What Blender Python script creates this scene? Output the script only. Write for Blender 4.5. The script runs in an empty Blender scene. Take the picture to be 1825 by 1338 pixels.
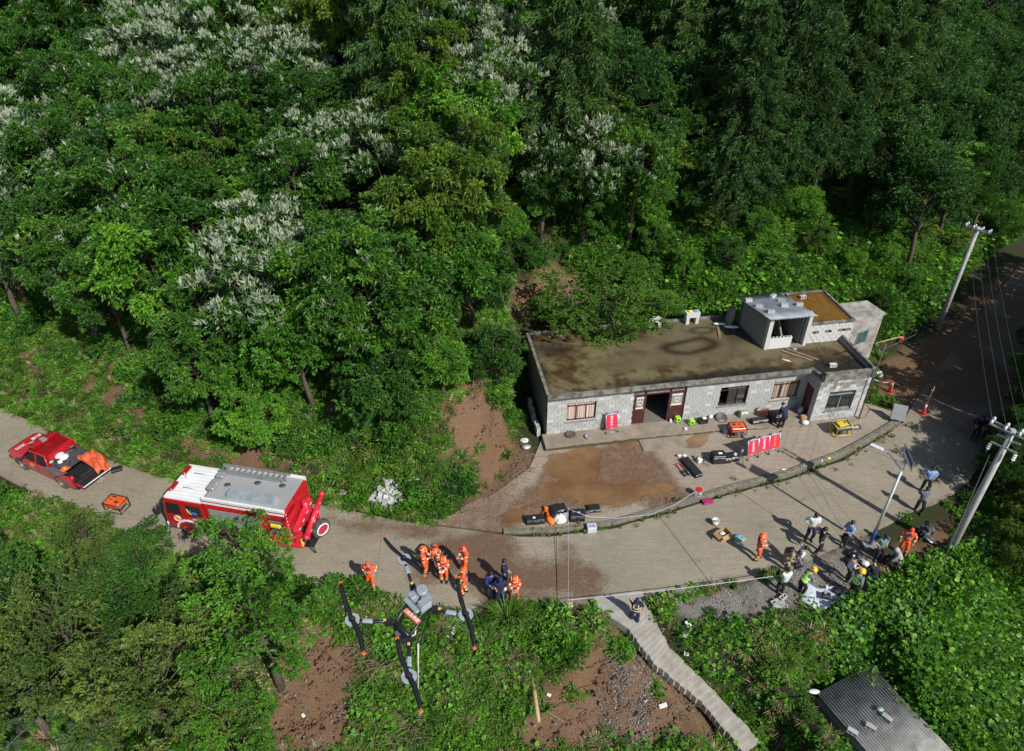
import bpy, bmesh, math, random
import numpy as np
from math import sin, cos, pi, radians, sqrt, atan2
from mathutils import Vector, Matrix, Euler

sc = bpy.context.scene
COL = sc.collection
# ------------------------------------------------------------------ camera, world, sun, exposure
FPX, PITCH, CAMH = 1290.0, radians(36.0), 26.4      # focal length in photo pixels (1825 wide), pitch down, height in metres
cam = bpy.data.cameras.new('camera'); cam.sensor_width = 36.0; cam.lens = FPX / 1825 * 36.0
cam.clip_start = 0.1; cam.clip_end = 2000
camo = bpy.data.objects.new('camera', cam); COL.objects.link(camo)
camo.location = (0, 0, CAMH); camo.rotation_euler = (pi / 2 - PITCH, 0, 0)
sc.camera = camo
SUN_EL = radians(42.0); SUN_AZ = radians(140.3)     # azimuth clockwise from +Y: the sun stands behind the camera to its right
SUN_DIR = Vector((sin(SUN_AZ) * cos(SUN_EL), cos(SUN_AZ) * cos(SUN_EL), sin(SUN_EL)))
world = bpy.data.worlds.new('World'); sc.world = world; world.use_nodes = True
nt = world.node_tree; nt.nodes.clear()
sky = nt.nodes.new('ShaderNodeTexSky'); sky.sky_type = 'NISHITA'; sky.sun_disc = False
sky.sun_elevation = SUN_EL; sky.sun_rotation = SUN_AZ; sky.air_density = 1.0; sky.dust_density = 0.6
bg = nt.nodes.new('ShaderNodeBackground'); bg.inputs['Strength'].default_value = 0.082
wo = nt.nodes.new('ShaderNodeOutputWorld')
nt.links.new(sky.outputs[0], bg.inputs[0]); nt.links.new(bg.outputs[0], wo.inputs[0])
sl = bpy.data.lights.new('sun', 'SUN'); sl.energy = 4.2; sl.angle = radians(0.53); sl.color = (1.0, 0.955, 0.88)
so = bpy.data.objects.new('sun', sl); COL.objects.link(so)
so.rotation_euler = SUN_DIR.to_track_quat('Z', 'Y').to_euler(); so.location = (40, -50, 60)
vs = sc.view_settings; vs.view_transform = 'Standard'; vs.look = 'None'; vs.exposure = 0.38; vs.gamma = 1.0; vs.use_curve_mapping = False
sc.render.engine = 'CYCLES'; sc.cycles.max_bounces = 6; sc.cycles.diffuse_bounces = 3; sc.cycles.transmission_bounces = 4
sc.cycles.transparent_max_bounces = 8; sc.cycles.use_denoising = True

R = random.Random(7)
NR = np.random.default_rng(11)
CF = np.array([0, cos(PITCH), -sin(PITCH)]); CU = np.array([0, sin(PITCH), cos(PITCH)]); CR = np.array([1.0, 0, 0])

# ------------------------------------------------------------------ measuring: photo pixels <-> the place
def proj(P):
    P = np.atleast_2d(np.asarray(P, float)) - np.array([0, 0, CAMH]); d = P @ CF
    return np.stack([912.5 + FPX * (P @ CR) / d, 669 - FPX * (P @ CU) / d], 1)
def unproj(px, py, z=0.0):
    d = CF + CR * (px - 912.5) / FPX - CU * (py - 669) / FPX
    return np.array([0, 0, CAMH]) + d * ((z - CAMH) / d[2])
def sstep(a, b, x):
    t = np.clip((np.asarray(x, float) - a) / (b - a), 0, 1); return t * t * (3 - 2 * t)
_perm = np.random.default_rng(5).random((64, 64))
def vnoise(x, y, s=1.0, o=0):
    x = np.asarray(x, float) * s + o * 17.3; y = np.asarray(y, float) * s + o * 9.1
    xi = np.floor(x).astype(int); yi = np.floor(y).astype(int); fx = x - xi; fy = y - yi
    fx = fx * fx * (3 - 2 * fx); fy = fy * fy * (3 - 2 * fy)
    g = lambda i, j: _perm[i % 64, j % 64]
    return (g(xi, yi) * (1 - fx) + g(xi + 1, yi) * fx) * (1 - fy) + (g(xi, yi + 1) * (1 - fx) + g(xi + 1, yi + 1) * fx) * fy
def fbm(x, y, s=1.0, n=4, o=0):
    r = 0; a = .5
    for k in range(n): r = r + a * vnoise(x, y, s * 2 ** k, o + k); a *= .5
    return r
def sdpoly(x, y, poly):
    """signed distance (negative inside) to a polygon, vectorised"""
    x = np.asarray(x, float); y = np.asarray(y, float); P = np.asarray(poly, float); n = len(P)
    dmin = np.full(x.shape, 1e9); ins = np.zeros(x.shape, bool)
    for i in range(n):
        a = P[i]; b = P[(i + 1) % n]; e = b - a
        t = np.clip(((x - a[0]) * e[0] + (y - a[1]) * e[1]) / (e @ e + 1e-12), 0, 1)
        dmin = np.minimum(dmin, np.hypot(x - a[0] - t * e[0], y - a[1] - t * e[1]))
        c = ((a[1] > y) != (b[1] > y))
        with np.errstate(divide='ignore', invalid='ignore'):
            xx = (b[0] - a[0]) * (y - a[1]) / (b[1] - a[1]) + a[0]
        ins ^= c & (x < xx)
    return np.where(ins, -dmin, dmin)
def pxpoly(pts, z=0.0): return [tuple(unproj(px, py, z)[:2]) for px, py in pts]

# ------------------------------------------------------------------ the lie of the land
_yl = np.array([(-60, 47), (-40, 35), (-26.7, 27.5), (-19.1, 23.7), (-16.4, 22.3), (-10.3, 20.7), (-7.2, 20.25), (-3.7, 19.3), (-1.3, 19.06), (.7, 19.4), (3.6, 19.5), (6, 19.7), (8.1, 20.3), (12.4, 21.35), (14.5, 22.4), (16.8, 23.5), (19.5, 24.8), (22.3, 26.1), (23.8, 27.3), (27.8, 31.4), (37, 41.5), (46, 47.5), (62, 54), (120, 66)])
_yu = np.array([(-60, 52), (-45, 42), (-29.8, 33), (-27.2, 31.8), (-24, 29.75), (-20.9, 28.4), (-18.5, 27.4), (-12, 25.95), (-8.7, 25.15), (-5.8, 24.4), (-3, 23.86), (-.6, 23.5), (2.1, 23.6), (4.8, 24.05), (8, 25.15), (11, 26.3), (14.2, 27.33), (17.6, 28.83), (20.1, 30.4), (22.3, 31.9), (25, 35.1), (28.9, 39.4), (34, 44.8), (40, 51.3), (46, 55.5), (58, 61), (120, 74)])
_yt = np.array([(-60, 53), (-45, 43), (-29.8, 33.9), (-18.5, 28.2), (-12, 26.7), (-8, 25.9), (-4, 25.2), (-1.6, 26.6), (-.3, 29.3), (.4, 35.6), (3, 37.3), (10, 38.4), (19, 39.6), (24, 39.6), (28.5, 42.6), (33, 47.5), (40, 54.5), (46, 58.2), (58, 63.5), (120, 77)])
_yd = np.array([(-60, 46), (-40, 34.2), (-26.7, 26.9), (-19.1, 23.0), (-16.4, 21.7), (-10.3, 20.2), (-7.2, 19.8), (-3.7, 18.9), (.7, 18.9), (3.6, 19.0), (6, 18.6), (8, 17.6), (11, 17.4), (14, 17.6), (17, 18.6), (20, 20.5), (23, 23.5), (27, 28.6), (37, 40.0), (46, 46), (62, 52.5), (120, 64)])
yl = lambda x: np.interp(x, _yl[:, 0], _yl[:, 1]); yu = lambda x: np.interp(x, _yu[:, 0], _yu[:, 1])
yt = lambda x: np.interp(x, _yt[:, 0], _yt[:, 1]); yd = lambda x: np.interp(x, _yd[:, 0], _yd[:, 1])
SL_ = [(1061, 1083), (1117, 1118), (1170, 1184), (1255, 1254), (1326, 1340)]; SR_ = [(1147, 1068), (1157, 1090), (1195, 1156), (1279, 1239), (1352, 1318)]
def along(P, t): k = min(t * (len(P) - 1), len(P) - 1.0001); i = int(k); f = k - i; return (P[i][0] * (1 - f) + P[i + 1][0] * f, P[i][1] * (1 - f) + P[i + 1][1] * f)
NS = 27; STAIR_T = np.linspace(.25, 1.0, NS); STAIR_Z = [-.02 - .118 * i for i in range(NS)]
STAIR_C = [(4.9, 19.5, -.02)]
for i in (0, 4, 8, 12, 16, 20, 24, 26):
    q = (unproj(*along(SL_, STAIR_T[i]), STAIR_Z[i]) + unproj(*along(SR_, STAIR_T[i]), STAIR_Z[i])) / 2; STAIR_C.append((q[0], q[1], STAIR_Z[i] - .06))
STAIR_C.append((STAIR_C[-1][0] * 2 - STAIR_C[-2][0], STAIR_C[-1][1] * 2 - STAIR_C[-2][1], STAIR_Z[-1] - .4))
ZS = -1.5; _A, _B, _C = [unproj(*q, ZS)[:2] for q in ((1456, 1236), (1548, 1338), (1552, 1241))]
_e1 = (_B - _A) / np.hypot(*(_B - _A)); _e2 = np.array([-_e1[1], _e1[0]]); _e2 = _e2 if _e2 @ (_C - _A) > 0 else -_e2
SHED_C = [tuple(_A), tuple(_A + _e2 * 3.1), tuple(_A + _e2 * 3.1 + _e1 * 5.6), tuple(_A + _e1 * 5.6)]
def hz(x, y):
    """natural ground height"""
    x = np.asarray(x, float); y = np.asarray(y, float)
    s = (y - yt(x)) * np.where(x > 22, .74, np.where(x < -14, .86, 1.0)); s = s + 1.2 * (fbm(x, y, .25, 3, 3) - .45) * sstep(.3, 3, s)
    cut = 1.0 + 1.9 * sstep(-.5, 2, x) * (1 - sstep(15, 21, x)) + .8 * sstep(-8, -4, x) * (1 - sstep(-2, 0, x))
    sp = np.maximum(s, 0)
    up = cut * (1 - np.exp(-sp / (.55 + .35 * cut))) * 1.1 + .50 * sp + .10 * np.maximum(sp - 8, 0) * (1 - sstep(-40, -15, x) * .4)
    up = up - 0.26 * np.maximum(sp - 45, 0)
    up = up + (fbm(x, y, .16, 3, 1) - .45) * 2.2 * sstep(2, 10, sp)
    d = np.maximum(yd(x) - y, 0); d = d + .9 * (fbm(x, y, .35, 3, 8) - .45) * sstep(.2, 2.5, d)
    d = np.maximum(d, 0)
    dn = -(.52 * d * sstep(-.2, 1.2, d)) * np.where(d > 13, 1, 1)
    dn = np.maximum(dn, -9 - .1 * d)
    z = -.06 + up + dn
    z = z + .05 * (fbm(x, y, 1.3, 3, 4) - .45) * sstep(0.1, 1.0, np.minimum(np.abs(y - yu(x)) + 5 * (y < yu(x)) , np.abs(yl(x) - y) + 5 * (y > yl(x))) * 0 + np.maximum(sp, d))
    # cuts for the stairs and the low shed
    for i, (ax, ay, az) in enumerate(STAIR_C[:-1]):
        bx, by, bz = STAIR_C[i + 1]; ex, ey = bx - ax, by - ay; t = np.clip(((x - ax) * ex + (y - ay) * ey) / (ex * ex + ey * ey), 0, 1); dd = np.hypot(x - ax - t * ex, y - ay - t * ey); zz = az + (bz - az) * t
        k = 1 - (1 - sstep(.75, 2.3, dd)) * sstep(-.5, .7, yd(x) - y); z = z * k + (zz - .16) * (1 - k)
    dd = sdpoly(x, y, SHED_C); z = np.where(dd < 1.3, np.minimum(z, -3.2 + 2.2 * np.maximum(dd, 0)), z)
    return z
def inroad(x, y): return (y > yl(x)) & (y < yu(x))
def yardz(x): return .02 + .20 * sstep(2, 18, x)
def inyard(x, y): return (x > -3.6) & (x < 22.2) & (y >= yu(x)) & (y < np.interp(x, [-3.6, -1.2, 0.9, 1.7, 19.6, 22.2], [24.4, 25.9, 27.8, 30.6, 34, 32.0]))
def gz(x, y):
    z = hz(x, y)
    z = np.where(inroad(np.asarray(x), np.asarray(y)), np.maximum(z, 0.0), z)
    return np.where(inyard(np.asarray(x), np.asarray(y)), np.maximum(z, yardz(x)), z)
def at(px, py):
    """point of the ground seen at a photo pixel"""
    d = CF + CR * (px - 912.5) / FPX - CU * (py - 669) / FPX
    t = np.arange(8, 190, .05); P = np.array([0, 0, CAMH]) + t[:, None] * d
    below = P[:, 2] <= gz(P[:, 0], P[:, 1]); i = int(np.argmax(below)) if below.any() else len(t) - 1
    return Vector((P[i, 0], P[i, 1], float(gz(P[i, 0], P[i, 1]))))

# ------------------------------------------------------------------ things, parts, setting
def link(o, parent=None):
    COL.objects.link(o)
    if parent is not None: o.parent = parent
    return o
def tag(o, label, cat, group=None):
    o['label'] = label; o['category'] = cat
    if group: o['group'] = group
    return o
def thing(name, label, cat, loc=(0, 0, 0), rotz=0.0, group=None, rot=None, scale=None):
    o = bpy.data.objects.new(name, None); COL.objects.link(o); o.empty_display_size = .2
    o.location = loc; o.rotation_euler = rot if rot else (0, 0, rotz)
    if scale: o.scale = (scale,) * 3 if isinstance(scale, (int, float)) else scale
    return tag(o, label, cat, group)
def copy_tree(o, parent=None, **kw):
    c = o.copy(); COL.objects.link(c)
    if parent is not None: c.parent = parent
    for ch in o.children: copy_tree(ch, c)
    for k, v in kw.items():
        if k in ('location', 'rotation_euler', 'scale'): setattr(c, k, v)
        else: c[k] = v
    return c
def npmesh(name, V, F, mats=(), midx=None, rnd=None, smooth=False, attrs=None):
    """mesh from numpy arrays; F is (n,3) or (n,4)"""
    me = bpy.data.meshes.new(name); V = np.asarray(V, np.float32); F = np.asarray(F, np.int32); k = F.shape[1]; n = len(F)
    me.vertices.add(len(V)); me.vertices.foreach_set('co', V.ravel())
    me.loops.add(n * k); me.loops.foreach_set('vertex_index', F.ravel())
    me.polygons.add(n); me.polygons.foreach_set('loop_start', np.arange(0, n * k, k, dtype=np.int32))
    if midx is not None: me.polygons.foreach_set('material_index', np.asarray(midx, np.int32))
    me.polygons.foreach_set('use_smooth', np.full(n, smooth, bool))
    for m in (mats if isinstance(mats, (list, tuple)) else [mats]): me.materials.append(m)
    if rnd is not None:
        a = me.attributes.new('rnd', 'FLOAT', 'FACE'); a.data.foreach_set('value', np.asarray(rnd, np.float32))
    for nm, arr in (attrs or {}).items():
        a = me.attributes.new(nm, 'FLOAT', 'POINT'); a.data.foreach_set('value', np.asarray(arr, np.float32))
    me.update(calc_edges=True); me.validate(verbose=False)
    return me
class MB:
    """collects shapes; build() links them as ONE mesh object"""
    def __init__(s): s.v = []; s.f = []; s.m = []; s.sm = []
    def add(s, V, F, m=0, sm=False):
        b = len(s.v); s.v += [tuple(v) for v in V]; s.f += [tuple(i + b for i in f) for f in F]
        s.m += [m] * len(F); s.sm += [sm] * len(F); return s
    def box(s, c, d, m=0, rz=0, M=None, taper=(1, 1), bev=0):
        hx, hy, hz_ = d[0] / 2, d[1] / 2, d[2] / 2; tx, ty = taper
        if bev:
            b = min(bev, hx * .9, hy * .9, hz_ * .9); V = []
            for (zz, ins) in ((-hz_, b), (-hz_ + b, 0), (hz_ - b, 0), (hz_, b)):
                kx = 1 + (tx - 1) * (zz + hz_) / (2 * hz_); ky = 1 + (ty - 1) * (zz + hz_) / (2 * hz_)
                X, Y = hx * kx, hy * ky; a = ins; e = b + (0 if ins == 0 else b * .3)
                for (px, py) in ((-X + e, -Y + a), (X - e, -Y + a), (X - a, -Y + e), (X - a, Y - e), (X - e, Y - a), (-X + e, Y - a), (-X + a, Y - e), (-X + a, -Y + e)): V.append((px, py, zz))
            F = [tuple(range(7, -1, -1)), tuple(range(24, 32))]
            for r in range(3):
                for i in range(8): F.append((r * 8 + i, r * 8 + (i + 1) % 8, r * 8 + 8 + (i + 1) % 8, r * 8 + 8 + i))
        else:
            V = [(-hx, -hy, -hz_), (hx, -hy, -hz_), (hx, hy, -hz_), (-hx, hy, -hz_), (-hx * tx, -hy * ty, hz_), (hx * tx, -hy * ty, hz_), (hx * tx, hy * ty, hz_), (-hx * tx, hy * ty, hz_)]
            F = [(3, 2, 1, 0), (4, 5, 6, 7), (0, 1, 5, 4), (1, 2, 6, 5), (2, 3, 7, 6), (3, 0, 4, 7)]
        T = Matrix.Translation(c) @ (M.to_4x4() if M is not None else Matrix.Rotation(rz, 4, 'Z'))
        return s.add([T @ Vector(v) for v in V], F, m)
    def tube(s, pts, r, n=8, m=0, cap=True, sm=True):
        pts = [Vector(p) for p in pts]; rr = r if isinstance(r, (list, tuple)) else [r] * len(pts); V = []; F = []; prev = None
        for i, p in enumerate(pts):
            t = (pts[min(i + 1, len(pts) - 1)] - pts[max(i - 1, 0)]).normalized()
            if prev is None: a = t.orthogonal().normalized()
            else: a = (prev - t * prev.dot(t)); a = a.normalized() if a.length > 1e-6 else t.orthogonal().normalized()
            prev = a; b = t.cross(a)
            for k in range(n):
                w = 2 * pi * k / n; V.append(p + (a * cos(w) + b * sin(w)) * rr[i])
        for i in range(len(pts) - 1):
            for k in range(n): F.append((i * n + k, i * n + (k + 1) % n, (i + 1) * n + (k + 1) % n, (i + 1) * n + k))
        s.add(V, F, m, sm)
        if cap:
            b = len(s.v) - len(V); s.f += [tuple(b + k for k in range(n - 1, -1, -1)), tuple(b + (len(pts) - 1) * n + k for k in range(n))]; s.m += [m, m]; s.sm += [False, False]
        return s
    def cyl(s, p0, p1, r0, r1=None, n=12, m=0, sm=True): return s.tube([p0, p1], [r0, r0 if r1 is None else r1], n, m, True, sm)
    def ell(s, c, r, nu=10, nv=7, m=0, M=None, zmin=-1.0, sm=True):
        V = []; F = []; r = (r, r, r) if isinstance(r, (int, float)) else r; a0 = math.asin(zmin)
        for j in range(nv + 1):
            a = a0 + (pi / 2 - a0) * j / nv
            for i in range(nu):
                w = 2 * pi * i / nu; v = Vector((cos(a) * cos(w) * r[0], cos(a) * sin(w) * r[1], sin(a) * r[2]))
                if M is not None: v = M @ v
                V.append(v + Vector(c))
        for j in range(nv):
            for i in range(nu): F.append((j * nu + i, j * nu + (i + 1) % nu, (j + 1) * nu + (i + 1) % nu, (j + 1) * nu + i))
        F.append(tuple(range(nu - 1, -1, -1)))
        return s.add(V, F, m, sm)
    def prism(s, poly, z0, z1, m=0, M=None):
        n = len(poly); V = [(x, y, z0) for x, y in poly] + [(x, y, z1) for x, y in poly]
        if M is not None: V = [M @ Vector(v) for v in V]
        F = [tuple(range(n - 1, -1, -1)), tuple(range(n, 2 * n))] + [(i, (i + 1) % n, n + (i + 1) % n, n + i) for i in range(n)]
        return s.add(V, F, m)
    def quad(s, a, b, c, d, m=0): return s.add([a, b, c, d], [(0, 1, 2, 3)], m)
    def loft(s, loops, m=0, cap=True, sm=False):
        n = len(loops[0]); V = [p for l in loops for p in l]; F = []
        for j in range(len(loops) - 1):
            for i in range(n): F.append((j * n + i, j * n + (i + 1) % n, (j + 1) * n + (i + 1) % n, (j + 1) * n + i))
        if cap: F += [tuple(range(n - 1, -1, -1)), tuple((len(loops) - 1) * n + i for i in range(n))]
        return s.add(V, F, m, sm)
    def torus(s, c, r, t, axis='Y', nu=20, nv=6, m=0):
        V = []; F = []
        for i in range(nu):
            a = 2 * pi * i / nu
            for j in range(nv):
                b = 2 * pi * j / nv; q = r + t * cos(b); h = t * sin(b)
                p = {'Y': (q * cos(a), h, q * sin(a)), 'Z': (q * cos(a), q * sin(a), h), 'X': (h, q * cos(a), q * sin(a))}[axis]
                V.append(Vector(p) + Vector(c))
        for i in range(nu):
            for j in range(nv): F.append((i * nv + j, ((i + 1) % nu) * nv + j, ((i + 1) % nu) * nv + (j + 1) % nv, i * nv + (j + 1) % nv))
        return s.add(V, F, m, True)
    def mesh(s, name, mats):
        me = bpy.data.meshes.new(name); me.from_pydata([tuple(v) for v in s.v], [], s.f)
        for m in (mats if isinstance(mats, (list, tuple)) else [mats]): me.materials.append(m)
        me.polygons.foreach_set('material_index', s.m); me.polygons.foreach_set('use_smooth', s.sm); me.update()
        bm = bmesh.new(); bm.from_mesh(me); bmesh.ops.recalc_face_normals(bm, faces=bm.faces); bm.to_mesh(me); bm.free()
        return me
    def build(s, name, mats, parent=None, loc=(0, 0, 0), rot=(0, 0, 0)):
        o = bpy.data.objects.new(name, s.mesh(name, mats)); o.location = loc; o.rotation_euler = rot
        return link(o, parent)
def instance(name, me, parent=None, loc=(0, 0, 0), rot=(0, 0, 0), scale=(1, 1, 1)):
    o = bpy.data.objects.new(name, me); o.location = loc; o.rotation_euler = rot; o.scale = scale
    return link(o, parent)

# ------------------------------------------------------------------ materials (all procedural)
def srgb(r, g, b): return tuple((c / 255 / 12.92 if c / 255 <= .04045 else ((c / 255 + .055) / 1.055) ** 2.4) for c in (r, g, b))
class NT:
    def __init__(s, m): s.t = m.node_tree; s.n = s.t.nodes; s.l = s.t.links
    def new(s, ty, **kw):
        o = s.n.new(ty)
        for k, v in kw.items(): setattr(o, k, v)
        return o
    def put(s, i, v):
        if isinstance(v, bpy.types.NodeSocket): s.l.new(v, i)
        elif isinstance(v, tuple) and len(v) == 3 and i.type == 'RGBA': i.default_value = (*v, 1)
        else: i.default_value = v
    def noise(s, scale, detail=4, rough=.55, vec=None, dist=0):
        o = s.new('ShaderNodeTexNoise'); o.inputs['Scale'].default_value = scale; o.inputs['Detail'].default_value = detail; o.inputs['Roughness'].default_value = rough; o.inputs['Distortion'].default_value = dist
        if vec is not None: s.l.new(vec, o.inputs['Vector'])
        return o.outputs['Fac']
    def ramp(s, f, stops):
        o = s.new('ShaderNodeValToRGB'); e = o.color_ramp.elements
        while len(e) < len(stops): e.new(.5)
        for i, (p, c) in enumerate(stops): e[i].position = p; e[i].color = (*c, 1) if len(c) == 3 else c
        s.put(o.inputs['Fac'], f); return o.outputs['Color']
    def mix(s, f, a, b, mode='MIX'):
        o = s.new('ShaderNodeMix', data_type='RGBA', blend_type=mode); s.put(o.inputs[0], f); s.put(o.inputs[6], a); s.put(o.inputs[7], b); return o.outputs[2]
    def math(s, op, a, b=0.0, clamp=False):
        o = s.new('ShaderNodeMath', operation=op, use_clamp=clamp); s.put(o.inputs[0], a); s.put(o.inputs[1], b); return o.outputs[0]
    def attr(s, n): o = s.new('ShaderNodeAttribute'); o.attribute_name = n; return o.outputs['Fac']
    def obj(s): return s.new('ShaderNodeTexCoord').outputs['Object']
    def pos(s): return s.new('ShaderNodeNewGeometry').outputs['Position']
    def orand(s): return s.new('ShaderNodeObjectInfo').outputs['Random']
    def bump(s, h, st=.3, d=.02):
        o = s.new('ShaderNodeBump'); o.inputs['Strength'].default_value = st; o.inputs['Distance'].default_value = d; s.put(o.inputs['Height'], h); return o.outputs[0]
def newmat(name):
    m = bpy.data.materials.new(name); m.use_nodes = True; N = NT(m); return m, N, N.n['Principled BSDF']
def pm(name, col, col2=None, scale=6, rough=.6, bump=0, bscale=40, metal=0, spec=.5, coat=0, dirt=0):
    """painted / plain material with a little real-world unevenness"""
    m, N, b = newmat(name); c = N.obj()
    f = N.noise(scale, 4, .6, c)
    col2 = col2 or tuple(x * .82 for x in col)
    base = N.mix(N.ramp(f, [(.35, (0, 0, 0)), (.65, (1, 1, 1))]), col, col2)
    if dirt: base = N.mix(N.math('MULTIPLY', N.ramp(N.noise(scale * .6, 6, .7, c), [(.5, (0, 0, 0)), (.75, (1, 1, 1))]), dirt), base, (.16, .12, .085))
    N.put(b.inputs['Base Color'], base); b.inputs['Roughness'].default_value = rough; b.inputs['Metallic'].default_value = metal
    b.inputs['Specular IOR Level'].default_value = spec; b.inputs['Coat Weight'].default_value = coat; b.inputs['Coat Roughness'].default_value = .08
    if bump: N.put(b.inputs['Normal'], N.bump(N.noise(bscale, 4, .6, c), bump, .01))
    return m
def leafmat(name, stops, trans=.36, rough=.46, hue=.19):
    """stops: colour ramp over the per-leaf random value"""
    m, N, b = newmat(name)
    r = N.math('ADD', N.attr('rnd'), N.math('MULTIPLY', N.math('SUBTRACT', N.orand(), .5), hue * 2))
    c = N.ramp(r, stops); N.put(b.inputs['Base Color'], c); b.inputs['Roughness'].default_value = rough; b.inputs['Specular IOR Level'].default_value = .36
    t = N.new('ShaderNodeBsdfTranslucent'); N.put(t.inputs[0], N.mix(.5, c, (.22, .36, .03), 'MIX'))
    mx = N.new('ShaderNodeMixShader'); mx.inputs[0].default_value = trans
    N.l.new(b.outputs[0], mx.inputs[1]); N.l.new(t.outputs[0], mx.inputs[2]); N.l.new(mx.outputs[0], N.n['Material Output'].inputs[0])
    return m
M = {}
M['leaf'] = leafmat('leaf_green', [(0, (0.0238, 0.0781, 0.0118)), (.45, (0.0477, 0.1476, 0.0177)), (.8, (0.0893, 0.2344, 0.0236)), (1, (0.1688, 0.3298, 0.0325))])
M['leaf_bright'] = leafmat('leaf_bright', [(0, (0.0483, 0.1508, 0.0144)), (.5, (0.0922, 0.2733, 0.0225)), (1, (0.2196, 0.4524, 0.0352))])
M['leaf_yellow'] = leafmat('leaf_yellow_green', [(0, (0.0546, 0.1216, 0.0146)), (.5, (0.1171, 0.2145, 0.0243)), (1, (0.2342, 0.3289, 0.0426))])
M['leaf_dark'] = leafmat('leaf_dark', [(0, (0.0161, 0.0616, 0.0164)), (.5, (0.0340, 0.1155, 0.0229)), (1, (0.0701, 0.1925, 0.0328))], trans=.25)
M['leaf_silver'] = leafmat('leaf_silver', [(0, (0.1617, 0.2333, 0.1404)), (.5, (0.3032, 0.3694, 0.2479)), (1, (0.4448, 0.4860, 0.3470))], trans=.2, rough=.6, hue=.05)
M['leaf_olive'] = leafmat('leaf_olive', [(0, (0.0568, 0.1094, 0.0217)), (.5, (0.1137, 0.1823, 0.0340)), (1, (0.2275, 0.3098, 0.0620))])
M['needle'] = leafmat('needle_dark', [(0, (0.0246, 0.0672, 0.0174)), (.5, (0.0491, 0.1176, 0.0270)), (1, (0.1106, 0.1960, 0.0425))], trans=.15)
M['grass'] = leafmat('grass_blade', [(0, (0.0390, 0.1000, 0.0127)), (.5, (0.0780, 0.1688, 0.0213)), (.85, (0.1430, 0.2375, 0.0319)), (1, (0.2860, 0.2500, 0.0850))], trans=.3)
M['straw'] = leafmat('dry_straw', [(0, (.14, .10, .05)), (.5, (.24, .18, .10)), (1, (.36, .29, .18))], trans=.1)
M['bark'] = pm('bark', (.11, .085, .06), (.05, .04, .03), 9, .9, .6, 30)
M['bark_pale'] = pm('bark_pale', (.22, .20, .16), (.12, .105, .08), 9, .9, .5, 30)
# ================================================================== ground, road, yard
def atpoly(pts): return [tuple(at(px, py)[:2]) for px, py in pts]
BARE = [atpoly(p) for p in (
    [(795, 735), (838, 655), (862, 690), (905, 760), (950, 800), (1000, 820), (960, 890), (880, 945), (800, 940), (830, 890), (850, 850), (800, 810), (770, 775)],
    [(885, 540), (935, 490), (1040, 465), (1062, 500), (1030, 548), (930, 565), (890, 568)],
    [(495, 1150), (535, 1098), (605, 1104), (648, 1180), (632, 1265), (620, 1345), (465, 1345), (478, 1250)],
    [(985, 1195), (1040, 1150), (1095, 1122), (1145, 1140), (1200, 1212), (1270, 1300), (1300, 1345), (930, 1345), (940, 1260)],
    [(632, 185), (672, 185), (690, 265), (640, 290), (560, 300), (560, 290), (625, 270)],
    [(1560, 655), (1690, 575), (1800, 470), (1830, 470), (1700, 645), (1640, 735), (1580, 735)],
    [(300, 775), (400, 790), (500, 812), (500, 850), (400, 838), (310, 805)], [(1390, 1080), (1450, 1050), (1560, 1000), (1700, 920), (1700, 965), (1640, 1000), (1600, 1040), (1540, 1100), (1430, 1110)])]
PATCHY = [atpoly(p) for p in ([(20, 590), (130, 585), (215, 640), (330, 745), (560, 850), (420, 850), (290, 800), (180, 720), (60, 680)],
    [(560, 860), (760, 850), (800, 900), (700, 880), (580, 880)], [(940, 1110), (1040, 1090), (1100, 1120), (1000, 1180), (940, 1160)], [(330, 1180), (500, 1170), (500, 1260), (330, 1250)], [(420, 1010), (560, 1050), (560, 1090), (440, 1100)])]
GRAVEL = atpoly([(1165, 1072), (1250, 1052), (1400, 1016), (1440, 990), (1540, 952), (1575, 990), (1550, 1050), (1440, 1070), (1400, 1100), (1270, 1118), (1205, 1108)])
RUBBISH = atpoly([(1095, 1150), (1140, 1150), (1180, 1215), (1150, 1250), (1160, 1345), (1060, 1345), (1090, 1260), (1100, 1200)])
MUDROAD = [pxpoly(p) for p in ([(880, 940), (990, 990), (1040, 985), (1080, 1020), (1060, 1078), (900, 1090), (760, 1040), (740, 990), (800, 950)], [(560, 920), (740, 930), (900, 960), (800, 960), (640, 950)])]
PUDDLE = [pxpoly(p, .05) for p in ([(975, 802), (1060, 792), (1165, 779), (1180, 792), (1140, 800), (1095, 808), (1068, 835), (1065, 868), (1000, 882), (930, 905), (900, 930), (985, 850)], [(1040, 858), (1120, 850), (1210, 868), (1195, 892), (1100, 903), (1050, 893)], [(1220, 790), (1260, 770), (1255, 785), (1225, 800)])]
MUDYARD = pxpoly([(880, 950), (920, 880), (975, 800), (1080, 790), (1180, 790), (1200, 850), (1230, 890), (1080, 910), (960, 930), (900, 952)], .05)
STAIR_AX = (unproj(1110, 1070)[:2], None)

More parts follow.
